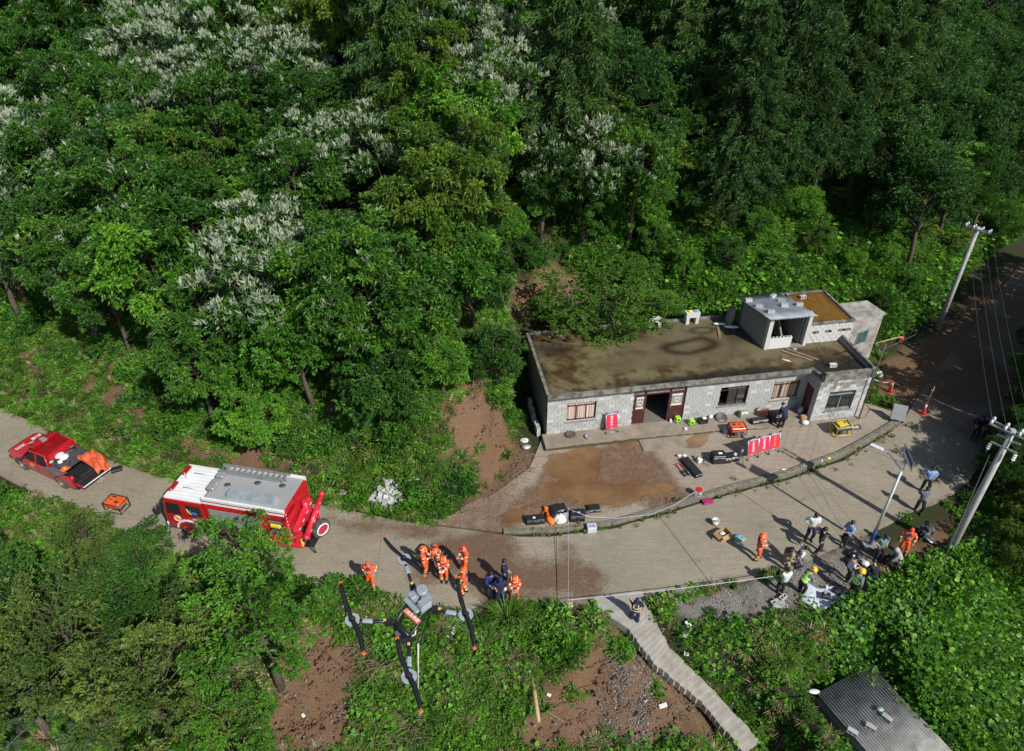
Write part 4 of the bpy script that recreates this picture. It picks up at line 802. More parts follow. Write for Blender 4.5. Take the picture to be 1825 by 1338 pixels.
# roof slab with rim
def grid_top(name, poly, z, mat, attrsf, step=.18, parent=None):
    P = np.array(poly); u = np.arange(P[:, 0].min(), P[:, 0].max() + step, step); v = np.arange(P[:, 1].min(), P[:, 1].max() + step, step)
    X, Y = np.meshgrid(np.minimum(u, P[:, 0].max()), np.minimum(v, P[:, 1].max())); idx = np.arange(X.size).reshape(X.shape)
    cx = (X[:-1, :-1] + X[1:, 1:]) / 2; cy = (Y[:-1, :-1] + Y[1:, 1:]) / 2; k = (sdpoly(cx, cy, poly) < 0).ravel()
    Fq = np.stack([idx[:-1, :-1].ravel(), idx[:-1, 1:].ravel(), idx[1:, 1:].ravel(), idx[1:, :-1].ravel()], 1)[k]
    return instance(name, npmesh(name, np.stack([X.ravel(), Y.ravel(), np.full(X.size, z) + .006 * vnoise(X, Y, 2).ravel()], 1), Fq, mat, attrs=attrsf(X.ravel(), Y.ravel())), parent)
RP = [(-.12, -.55), (14.75, -.55), (14.95, -1.4), (18.0, -1.4), (18.0, 2.3), (15.6, 2.3), (15.6, 5.75), (-.12, 5.75)]
rs = MB(); rs.prism([(-.12, -.55), (14.75, -.55), (14.95, -1.4), (18.0, -1.4), (18.0, 5.75), (-.12, 5.75)], 3.06, 3.19); roof = rs.build('roof', M['rim'], house)
def rattr(X, Y):
    n = fbm(X, Y, .9, 3, 3) - .45
    e1 = np.hypot((X - 8.9) / 1.75, (Y - 2.9 + .12 * np.sin(X * 1.7)) / .72); ring = np.exp(-((e1 + .7 * n - .85) / .30) ** 2)
    e2 = np.hypot((X - 10.4) / .75, (Y - 4.4) / .33); ring = np.maximum(ring, .8 * np.exp(-((e2 + .7 * n - .85) / .4) ** 2))
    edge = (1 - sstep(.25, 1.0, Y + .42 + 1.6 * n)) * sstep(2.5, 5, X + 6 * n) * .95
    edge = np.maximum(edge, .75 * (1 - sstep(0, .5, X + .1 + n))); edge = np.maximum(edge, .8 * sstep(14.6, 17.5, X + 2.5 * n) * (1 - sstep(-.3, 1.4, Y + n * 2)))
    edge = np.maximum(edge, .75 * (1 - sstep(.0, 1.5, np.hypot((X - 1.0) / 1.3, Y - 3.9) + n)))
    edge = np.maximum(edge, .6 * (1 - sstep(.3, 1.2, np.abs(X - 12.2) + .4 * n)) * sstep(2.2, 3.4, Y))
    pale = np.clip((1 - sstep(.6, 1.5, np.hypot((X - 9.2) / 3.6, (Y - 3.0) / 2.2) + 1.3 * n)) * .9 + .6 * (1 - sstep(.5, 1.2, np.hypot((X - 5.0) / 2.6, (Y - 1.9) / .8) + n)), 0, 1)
    return {'wet': np.clip(ring * 1.0, 0, 1), 'edge': np.clip(edge, 0, 1), 'pale': pale}
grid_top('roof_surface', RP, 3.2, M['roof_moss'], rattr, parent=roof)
rim = MB(); rw = .17
def rimseg(a, b_, z1, z0=3.19, w=rw):
    a = Vector((*a, 0)); b_ = Vector((*b_, 0)); d = (b_ - a); L = d.length; ns = max(1, int(L / .6)); an = atan2(d.y, d.x); n = Vector((-d.y, d.x, 0)).normalized()
    lo = []
    for i in range(ns + 1):
        p = a.lerp(b_, i / ns); j = R.uniform(-.012, .012); h = z1 + R.uniform(-.012, .012)
        lo.append([p - n * (w / 2 + j) + Vector((0, 0, z0 - .1)), p - n * (w / 2 + j) + Vector((0, 0, h)), p + n * (w / 2) + Vector((0, 0, h)), p + n * (w / 2) + Vector((0, 0, z0))])
    rim.loft(lo)
rimseg((-.12, -.51), (14.72, -.51), 3.31); rimseg((14.74, -.42), (14.97, -1.3), 3.36); rimseg((14.97, -1.36), (17.96, -1.36), 3.60); rimseg((17.92, -1.27), (17.92, 2.3), 3.56, w=.14); rimseg((-.06, -.42), (-.06, 5.7), 3.31); rimseg((.05, 5.68), (12.0, 5.68), 3.32)
rim.build('roof_rim', M['rim'], roof)
wc = MB(); wc.box((16.42, -1.30, 3.3), (2.9, .1, .5)); wc.build('parapet', M['mortar'], house)
# windows and doors
def curtain(u0, u1, z0, z1, v, cols, name, parent):
    n = 60; mb = MB(); V = []; F = []
    for i in range(n + 1):
        u = u0 + (u1 - u0) * i / n; vv = v + .025 * sin(i * 1.25) + .012 * sin(i * .47)
        V += [(u, vv, z0), (u, vv, z1)]
    F = [(2 * i, 2 * i + 2, 2 * i + 3, 2 * i + 1) for i in range(n)]; mb.add(V, F, 0, True)
    m, N, b = newmat('striped_curtain'); c = N.obj(); sp = N.new('ShaderNodeSeparateXYZ'); N.l.new(c, sp.inputs[0])
    f = N.math('FRACT', N.math('MULTIPLY', sp.outputs[0], 3.1)); N.put(b.inputs['Base Color'], N.mix(N.ramp(sp.outputs[2], [(.0, (1, 1, 1)), (.45, (0, 0, 0))]) if False else 0.0, N.ramp(f, cols), (0, 0, 0))); b.inputs['Roughness'].default_value = .85
    return mb.build(name, m, parent)
def window(w, v, fm, split, curt=None, name='window', opened=False):
    u0, u1, z0, z1 = w; mb = MB(); t = .05
    for (a, b_, c, d) in ((u0, u1, z0, z0 + t), (u0, u1, z1 - t, z1), (u0, u0 + t, z0 + t, z1 - t), (u1 - t, u1, z0 + t, z1 - t), (u0 + t, u1 - t, z0 + (z1 - z0) * .72, z0 + (z1 - z0) * .72 + .05)):
        mb.box(((a + b_) / 2, v + .1, (c + d) / 2), (b_ - a, .07, d - c))
    for s in split:
        x = u0 + (u1 - u0) * s; mb.box((x, v + .095, z0 + (z1 - z0) * .36 + .02), (.05, .05, (z1 - z0) * .72 - .06))
    wo_ = mb.build(name, fm, house)
    g = MB(); g.box(((u0 + u1) / 2 + (.2 if opened else 0), v + .125, (z0 + z1) / 2), (u1 - u0 - .1 - (.5 if opened else 0), .012, z1 - z0 - .1)); 
    if not curt: g.build('pane', M['glass'], wo_)
    if curt: curtain(u0 + .06, u1 - .06, z0 + .06, z1 - .06, v + .12, curt, 'curtain', wo_)
    s_ = MB(); s_.box(((u0 + u1) / 2, v - .01, z0 - .035), (u1 - u0 + .16, .14, .06)); s_.build('sill', M['render_grey'], wo_)
    return wo_
red = [(0, (.55, .50, .44)), (.3, (.62, .56, .48)), (.36, (.30, .06, .07)), (.5, (.58, .50, .44)), (.8, (.42, .2, .18)), (1, (.6, .54, .47))]
brn = [(0, (.5, .44, .36)), (.2, (.22, .13, .09)), (.45, (.42, .33, .24)), (.6, (.55, .5, .43)), (.75, (.2, .06, .05)), (1, (.45, .38, .3))]
window(W1, 0, M['brown_frame'], (.34, .67), red); window(W2, 0, M['brown_frame'], (.33, .66), None, opened=True); window(W3, 0, M['brown_frame'], (.34, .67), brn)
wn4 = window(W4, -1.31, M['grey_metal'], (.52,), None)
dl = MB(); dl.box((16.1, -1.16, 1.32), (.62, .03, .5)); dl.build('red_cloth_inside', pm('red_cloth', (.30, .02, .03), (.5, .45, .42), 9, .8), wn4)
df = MB()
for (a, b_, c, d) in ((4.84, 4.92, .25, 2.58), (7.75, 7.83, .25, 2.58), (4.92, 7.75, 2.5, 2.58), (5.52, 5.58, .25, 2.5), (6.9, 6.96, .25, 2.5), (4.92, 7.75, 2.24, 2.3)): df.box(((a + b_) / 2, .1, (c + d) / 2), (b_ - a, .1, d - c))
dfo = df.build('door_frame', M['door_red'], house)
tr = MB()
for i in range(46):
    u = 4.95 + i * .0615
    if not any(abs(u - q) < .05 for q in (5.55, 6.93)): tr.box((u, .1, 2.4), (.02, .02, .2))
tr.build('transom_bars', M['white_plastic'], dfo)
def doorleaf(u0, u1, parent):
    mb = MB(); mb.box(((u0 + u1) / 2, .08, 1.25), (u1 - u0, .05, 1.96)); mb.box(((u0 + u1) / 2, .045, .62), (u1 - u0 - .18, .02, .6)); mb.box(((u0 + u1) / 2, .045, 1.1), (u1 - u0 - .14, .015, .1))
    d = mb.build('door_leaf', M['door_red'], parent)
    p = MB(); p.box(((u0 + u1) / 2, .048, 1.72), (u1 - u0 - .16, .016, .84)); pn = p.build('pane', pm('etched_glass', (.42, .42, .36), (.10, .09, .07), 14, .3), d)
    q = MB()
    for (a, c) in ((1.37, .08), (2.07, .08)): q.box(((u0 + u1) / 2, .036, a), (u1 - u0 - .18, .012, c))
    q.torus(((u0 + u1) / 2, .04, 1.72), .14, .02, 'Y', 16, 5); q.build('pane_trim', M['white_plastic'], d)
    h = MB(); h.box((u1 - .06 if u0 < 6 else u0 + .06, .03, 1.22), (.03, .05, .14)); h.build('handle', M['steel'], d)
doorleaf(4.92, 5.52, dfo); doorleaf(6.96, 7.75, dfo)
sdm = MB(); sdm.box((14.97, -.575, 1.29), (.05, .8, 2.05)); sdm.build('side_door', M['door_red'], house)
# raised terrace
ap = MB(); ap.prism([(-.25, -1.13), (4.9, -1.12), (9.8, -1.25), (14.9, -1.75), (14.9, .02), (-.25, .02)], -.1, .25); ap.prism([(14.9, -1.46), (18.1, -1.46), (18.1, -1.285), (14.9, -1.285)], -.1, .262)
apo = ap.build('terrace', pm('terrace_concrete', (.29, .245, .195), (.20, .165, .125), 1.6, .9, .4, 30, dirt=.55), house)
ed = MB()
for i in range(70):
    u = -.2 + i * .215; v = float(np.interp(u, [-.25, 4.9, 9.8, 14.9], [-1.13, -1.12, -1.25, -1.75])); ed.box((u, v - .012, .12 + R.uniform(-.02, .03)), (.2, .03, R.uniform(.12, .2)))
ed.build('mossy_edge', pm('edge_moss', (.045, .05, .02), (.09, .075, .045), 6, .95, .6, 30), apo)
stp = MB(); stp.box((6.2, -1.62, .06), (2.5, .9, .14)); stp.build('doorstep', apo.data.materials[0], house)
# stair tower with tin roof
tw = MB()
A_, B_, C_, D_ = (13.03, 1.86), (15.55, 1.86), (15.5, 4.6), (12.75, 4.6)
def wallseg(mb, a, b_, z0, za, zb, th=.16):
    d = Vector((b_[0] - a[0], b_[1] - a[1], 0)).normalized(); n = Vector((-d.y, d.x, 0)) * th
    P = [Vector((*a, z0)), Vector((*b_, z0)), Vector((*b_, zb)), Vector((*a, za))]; mb.add(P + [p + n for p in P], [(3, 2, 1, 0), (4, 5, 6, 7), (0, 1, 5, 4), (1, 2, 6, 5), (2, 3, 7, 6), (3, 0, 4, 7)])
wallseg(tw, D_, (12.99, 2.14), 3.19, 5.0, 5.36); wallseg(tw, (15.39, 2.14), (15.36, 4.6), 3.19, 5.36, 5.0); wallseg(tw, (12.75, 4.76), (15.5, 4.76), 3.19, 4.98, 4.98)
two = tw.build('stair_tower', M['mortar'], house)
course = MB()
for side in (0, 1):
    for k in range(10):
        z = 3.22 + .2 * k; y = 2.16 - (.2 if k % 2 else 0)
        while y < 4.6:
            a, b_ = max(y, 2.16), min(y + .39, 4.6); y += .4
            if b_ - a < .06: continue
            if side == 0:
                cx = lambda q: 12.99 + (12.75 - 12.99) * (q - 2.14) / (4.6 - 2.14)
                if z + .2 < 5.36 - .36 * ((a + b_) / 2 - 2.14) / 2.46: course.box((cx((a + b_) / 2) - .015, (a + b_) / 2, z + .1), (.05, b_ - a - .015, .186), rz=.097)
            else: course.box((15.215, (a + b_) / 2, z + .1), (.05, b_ - a - .015, .186))
cb = course.build('blockwork', M['block_worn'], two); cb['kind'] = 'stuff'
pl = MB(); pl.box((13.12, 2.0, 4.28), (.24, .3, 2.18)); pl.box((15.46, 2.0, 4.28), (.2, .3, 2.18)); pl.build('pier', M['block_pale'], two)
pw = MB(); pw.box((13.94, 1.96, 3.55), (1.34, .17, .72)); pwo = pw.build('low_wall', M['block_pale'], two)
ph = MB()
for i in range(6): ph.box((13.4 + i * .21, 1.96, 3.915), (.12, .1, .012))
ph.build('block_hollows', M['black_plastic'], pwo)
tl = MB(); tl.box((14.98, 1.95, 3.22), (.8, .3, .08)); tl.build('threshold', M['render_grey'], two)
tn = []; nu_ = 132
FL, FR, BL, BR = Vector((12.72, 1.48, 5.46)), Vector((15.52, 1.46, 5.46)), Vector((12.22, 4.82, 5.08)), Vector((14.98, 4.86, 5.08))
V = []; F = []
for i in range(nu_ + 1):
    s = i / nu_; w = .045 * sin(s * 2 * pi * 20); w0 = .03 * (vnoise(s * 9, 0, 1) - .5)
    for t in np.linspace(0, 1, 5):
        p = FL.lerp(FR, s).lerp(BL.lerp(BR, s), t); V.append((p.x, p.y + (w0 if t < .1 else 0), p.z + w + .03 * sin(t * 3)))
for i in range(nu_):
    for j in range(4): F.append((i * 5 + j, (i + 1) * 5 + j, (i + 1) * 5 + j + 1, i * 5 + j + 1))
tr_ = MB(); tr_.add(V, F, 0, True); M['tin'] = pm('corrugated_tin', (.50, .54, .58), (.38, .42, .46), 1.3, .38, metal=.35, dirt=.25); tro = tr_.build('tin_roof', M['tin'], two)
sd = tro.modifiers.new('thickness', 'SOLIDIFY'); sd.thickness = .006
bmz = MB()
for k in range(4): bmz.box((14.0, 1.75 + k * .95, 5.36 - .12 * k - .06), (2.7, .07, .09))
bmz.build('roof_beam', M['wood'], two)
stt = MB()
for k in range(9): stt.box((14.3 - .0 * k, 2.5 + .2 * k, 3.15 - .05 - .16 * k * .0), (.01, .01, .01))
sth = MB(); sth.prism([(2.3, 3.2), (4.4, 3.2), (4.4, 4.9), (3.9, 4.9)], 14.35, 14.45, 0, Matrix(((0, 0, 1, 0), (1, 0, 0, 0), (0, 1, 0, 0), (0, 0, 0, 1)))); sth.build('stair_screen', M['render_grey'], two)
# back room
bk = wall_core(15.72, 18.4, 3.19, 4.42, [(16.05, 16.2, 3.75, 3.9), (16.95, 17.1, 3.78, 3.93), (17.85, 18.0, 3.8, 3.95)], 2.12, .16)
bk.box((18.32, 3.9, 2.2), (.16, 3.4, 4.4)); bk.box((17.0, 5.5, 2.2), (2.8, .16, 4.4)); bk.box((15.68, 3.9, 3.8), (.1, 3.4, 1.2)); bko = bk.build('back_room', M['mortar'], house)
b2 = MB()
for k in range(6):
    x = 15.72 - (.2 if k % 2 else 0); z = 3.2 + .2 * k
    while x < 18.38:
        a, b_ = max(x, 15.72), min(x + .39, 18.4); x += .4
        if b_ - a > .06 and not any(abs((a + b_) / 2 - q) < .24 and abs(z + .1 - 3.85) < .12 for q in (16.12, 17.02, 17.92)): b2.box(((a + b_) / 2, 2.105, z + .1), (b_ - a - .015, .05, .186))
b2o = b2.build('blockwork', M['block_pale'], bko); b2o['kind'] = 'stuff'
vh = MB()
for q, z in ((16.12, 3.825), (17.02, 3.855), (17.92, 3.875)): vh.box((q, 2.26, z), (.14, .02, .14))
vh.build('vent_hole', M['black_plastic'], bko)
br = MB(); br.prism([(15.66, 2.06), (18.42, 2.06), (18.42, 5.6), (15.66, 5.6)], 4.4, 4.5)
for (a, b_) in (((15.66, 2.1), (18.42, 2.1)), ((18.36, 2.1), (18.36, 5.6)), ((15.66, 5.55), (18.42, 5.55))):
    c = ((a[0] + b_[0]) / 2, (a[1] + b_[1]) / 2, 4.53); br.box(c, (abs(b_[0] - a[0]) or .13, abs(b_[1] - a[1]) or .13, .10))
bro = br.build('back_roof', M['rim'], bko)
grid_top('roof_surface', [(15.75, 2.18), (18.28, 2.18), (18.28, 5.45), (15.75, 5.45)], 4.512, M['roof_rust'], lambda X, Y: {'wet': 0 * X, 'edge': .6 * (1 - sstep(0, .35, np.minimum(np.minimum(X - 15.75, 18.28 - X), np.minimum(Y - 2.18, 5.45 - Y)) + .4 * (fbm(X, Y, 2, 2) - .4)))}, .14, bro)
an = MB(); an.prism([(18.45, 3.1), (22.0, 4.26), (21.7, 5.75), (18.45, 5.6)], -.1, 3.3); an.prism([(18.42, 3.02), (22.08, 4.2), (21.78, 5.83), (18.42, 5.68)], 3.24, 3.36); ano = an.build('annex', pm('stained_render', (.42, .41, .385), (.20, .19, .17), 1.6, .92, .4, 30, dirt=.6), house)
d = Vector((3.55, 1.16, 0)).normalized(); c = Vector((18.45, 3.1, 0)) + d * 2.25; n = Vector((d.y, -d.x, 0)); an_ = atan2(d.y, d.x)
aw = MB(); aw.box(c + n * .01 + Vector((0, 0, 2.05)), (.95, .08, .95), rz=an_); awo = aw.build('window', M['grey_metal'], ano)
ag = MB()
for k in (-1, 1): ag.box(c + n * .05 + d * .22 * k + Vector((0, 0, 2.05)), (.38, .03, .82), rz=an_)
ag.build('pane', pm('green_glass', (.05, .12, .12), None, 3, .1, spec=.8), awo)
if rest.v:
    q = rest.build('blockwork', M['block'], fw); q['kind'] = 'stuff'
if rest2.v:
    q = rest2.build('blockwork', M['block_pale'], fw); q['kind'] = 'stuff'
# cables over the roof
cbm = MB(); cbm.tube([(14.9, 3.9, 4.9), (15.7, 2.0, 3.9), (15.9, .6, 3.24), (15.6, -.4, 3.23), (15.9, -1.45, 3.62), (15.75, -1.40, 2.6), (15.9, -1.40, 1.0), (16.4, -1.6, .3), (17.2, -1.8, .22)], .012, 5); cbm.tube([(16.1, -1.45, 3.62), (16.2, -1.40, 2.5), (16.5, -1.40, 1.0), (17.0, -1.7, .25), (18.2, -1.5, .22), (18.9, -.9, .25), (19.0, .2, .3)], .012, 5); cbm.build('cable', M['black_plastic'], house)
ck = MB(); ck.box((0, -.075, 0), (.39, .04, .19)); ck.box((0, .075, 0), (.39, .04, .19))
for q in (-.175, 0, .175): ck.box((q, 0, 0), (.04, .11, .19))
CINDER = ck.mesh('hollow_block', M['block']); CINDER2 = ck.mesh('hollow_block', M['block_pale'])
def cinder(p, rot, label, group, me=None, lift=.095):
    o = instance('hollow_block', me or CINDER, None, Vector(p) + Vector((0, 0, lift)), rot); return tag(o, label, 'concrete block', group)
# blocks weighing the tin roof down
TB = 'blocks weighing down the tin roof'
def tinz(u, v): t = (v - 1.5) / 3.33; return 5.46 - .38 * t + .03 * sin(t * 3) + .022
for (px, py, lab) in ((1334, 534, 'grey hollow block at the rear left of the tin roof'), (1378, 526, 'grey hollow block at the rear middle of the tin roof'), (1393, 536, 'pale hollow block standing in the middle of the tin roof'), (1353, 548, 'grey hollow block at the left middle of the tin roof'), (1398, 547, 'small grey block on the right middle of the tin roof'), (1424, 545, 'grey block near the right edge of the tin roof'), (1373, 559, 'dark block at the front edge of the tin roof')):
    q = unproj(px, py, 5.33); l = HM.inverted() @ Vector(q); cinder(HW(l.x, l.y, tinz(l.x, l.y)), (radians(-5), 0, R.uniform(-.5, .9)), lab, TB)
q = unproj(1430, 531, 4.53); cinder((q[0], q[1], 4.52), (pi / 2, 0, .35), 'grey hollow block lying on the rusty brown back roof', None, lift=.1)
q = unproj(1484, 652, 3.25); cinder((q[0], q[1], 3.21), (pi / 2, 0, .1), 'pale hollow block behind the parapet over the wing', None, CINDER2, .1)
# white block piers at the rear of the roof
for (u, v, h, lab) in ((7.6, 5.35, 2, 'low white block pier at the back of the flat roof under the leaning tree'), (9.95, 5.35, 3, 'taller white block pier with yellow and blue things on top')):
    t = thing('block_pier', lab, 'block pier', HW(u, v, 3.2), HA, 'white block piers on the roof')
    for side in (-.3, .3): mb = MB(); mb.box((side, 0, .2), (.2, .38, .4 if h == 2 else .5)); mb.build('leg', M['block_pale'], t)
    mb = MB(); mb.box((0, 0, (.46 if h == 2 else .62)), (.85, .4, .2 if h == 2 else .32)); mb.build('top_block', M['block_pale'], t)
p = HW(9.95, 5.35, 3.98)
o = MB().ell((0, 0, .03), (.16, .13, .07), 10, 5).build('yellow_cloth', pm('yellow_cloth', (.75, .62, .05), None, 12, .8), None, p + Vector((-.15, 0, 0))); tag(o, 'yellow cloth bundled on the taller white block pier', 'cloth')
o = MB().ell((0, 0, .03), (.2, .13, .07), 10, 5).build('blue_cloth', pm('blue_cloth', (.15, .28, .45), None, 12, .8), None, p + Vector((.18, .03, 0))); tag(o, 'blue cloth bundled on the taller white block pier', 'cloth')
def plank(p, L, w, h, rz, lab, grp=None, tilt=0, mat='wood', name='plank', cat='plank'):
    o = MB().box((0, 0, h / 2), (L, w, h)).build(name, M[mat], None, p, (tilt, 0, rz)); return tag(o, lab, cat, grp)
q = unproj(1281, 592, 3.22); plank(q, 1.15, .14, .05, 1.45, 'short weathered plank lying on the flat roof under white plastic')
q = unproj(1282, 578, 3.27); o = MB().ell((0, 0, .05), (.42, .15, .05), 12, 4).build('plastic_sheet', M['white_plastic'], None, q, (0, 0, -.05)); tag(o, 'white crumpled plastic over the end of the roof plank', 'plastic sheet')
q = unproj(1303, 583, 3.25); o = MB().ell((0, 0, .04), (.5, .17, .06), 12, 4).build('plastic_sheet', M['white_plastic'], None, q, (0, 0, -.1)); tag(o, 'grey white crumpled plastic sheet right of the roof plank', 'plastic sheet')
q = unproj(1420, 634, 3.22); plank(q, 1.75, .16, .05, -.62, 'long brown plank on the roof in front of the tin roofed tower', 'planks on the roof')
q = unproj(1428, 631, 3.22); plank(q, 1.9, .13, .05, -.66, 'rear brown plank beside the long one on the roof', 'planks on the roof')
q = unproj(1400, 642, 3.22); o = MB().ell((0, 0, .02), (.3, .08, .035), 9, 4).build('rag', pm('orange_rag', (.7, .35, .2), (.6, .55, .5), 9, .8), None, q, (0, 0, -.5)); tag(o, 'orange and white rag left of the roof planks', 'rag')
q = unproj(1416, 622, 3.22); o = MB().ell((0, 0, .03), (.16, .14, .05), 9, 4).build('plastic_bag', M['grey_metal'], None, q); tag(o, 'grey bag at the left end of the roof planks', 'bag')
q = unproj(1526, 630, 3.22); o = MB().ell((0, 0, .02), (.2, .12, .04), 9, 4).build('plastic_bag', M['white_plastic'], None, q); tag(o, 'white plastic scrap in the right corner of the roof', 'plastic scrap')
for k, (px, py, s) in enumerate(((1330, 585, 0.9), (1341, 592, .8))):
    q = unproj(px, py, 3.22); plank((q[0], q[1], 3.22), 1.5, .22, .06, 1.2, 'board leaning on the left wall of the roof tower' if k == 0 else 'second board leaning on the roof tower left wall', 'boards leaning on the tower', 0).rotation_euler = (0, radians(-48), .35)
q = unproj(1308, 562, 3.6)
for k in range(4):
    o = tag(MB().box((0, 0, .14), (.3, .42, .28)).build('stacked_block', M['block_worn'], None, HW(12.15 + .02 * k, 4.9, 3.2 + .28 * k), (0, 0, HA + R.uniform(-.2, .2))), 'worn grey block stacked behind the tower left wall', 'concrete block', 'blocks stacked behind the tower')
# blocks stacked by the left gable
for r_ in range(3):
    for i in range(7):
        if r_ == 2 and i in (2, 5): continue
        p = HW(-.42 + R.uniform(-.02, .02), .35 + i * .41, .0); cinder((p.x, p.y, max(float(hz(p.x, p.y)), 0) + r_ * .195), (0, 0, HA + pi / 2 + R.uniform(-.05, .05)), 'hollow block in the row stacked along the shaded left gable', 'blocks stacked by the gable', CINDER2 if R.random() < .3 else CINDER)
# ================================================================== people
def cloth(name, c, rough=.85): return pm(name, c, tuple(x * .72 for x in c), 7, rough, .25, 22)
CLO = {k: cloth(k + '_cloth', c) for k, c in dict(orange=(.78, .10, .012), navy=(.012, .018, .062), royal=(.015, .025, .14), black=(.012, .012, .014), suit=(.012, .014, .022), white=(.66, .67, .66), mint=(.56, .62, .60), sky=(.22, .34, .58), khaki=(.33, .26, .18), jeans=(.05, .09, .16),
        teal=(.13, .24, .22), beige=(.44, .42, .37), grey=(.15, .17, .20), hivis=(.30, .75, .06), red=(.35, .02, .03), darkvest=(.022, .028, .026), yoke=(.03, .03, .20)).items()}
M['skin'] = pm('skin', (.46, .27, .18), (.40, .22, .145), 8, .55)
M['hair'] = pm('black_hair', (.010, .009, .008), None, 30, .5)
M['shoe_black'] = pm('black_shoe', (.014, .013, .012), None, 9, .5); M['shoe_white'] = pm('white_shoe', (.6, .6, .58), None, 9, .6)
M['stripe'] = pm('reflective_stripe', (.80, .74, .30), (.72, .72, .66), 12, .45)
M['helmet_orange'] = pm('orange_helmet', (.80, .14, .02), None, 5, .3, coat=.4); M['helmet_red'] = pm('red_helmet', (.55, .03, .02), None, 5, .3, coat=.4); M['helmet_yellow'] = pm('yellow_helmet', (.85, .55, .01), None, 5, .3, coat=.4)
M['cap_navy'] = cloth('navy_cap', (.015, .022, .09)); M['cap_orange'] = cloth('orange_cap', (.75, .10, .03)); M['face_dark'] = pm('eye_dark', (.02, .015, .012), None, 5, .4); M['lip'] = pm('lip', (.33, .12, .10), None, 5, .5)
def V3(*a): return Vector(a)
def ik(a, b, l1, l2, hint):
    d = b - a; L = min(d.length, (l1 + l2) * .999); d = d.normalized() if d.length > 1e-6 else Vector((0, 0, -1)); b = a + d * L
    x = (l1 * l1 - l2 * l2 + L * L) / (2 * L); h = sqrt(max(l1 * l1 - x * x, 0)); n = hint - d * hint.dot(d); n = n.normalized() if n.length > 1e-6 else d.orthogonal().normalized()
    return a + d * x + n * h, b
def skinned(name, verts, edges, radii, mat, parent, lvl=1, roots=(0,)):
    me = bpy.data.meshes.new(name); me.from_pydata([tuple(v) for v in verts], edges, []); me.materials.append(mat)
    o = bpy.data.objects.new(name, me); link(o, parent); md = o.modifiers.new('skin', 'SKIN'); md.use_smooth_shade = True
    for i, v in enumerate(me.skin_vertices[0].data):
        r = radii[i]; v.radius = r if isinstance(r, tuple) else (r, r); v.use_root = i in roots
    s = o.modifiers.new('smooth', 'SUBSURF'); s.levels = s.render_levels = lvl
    return o
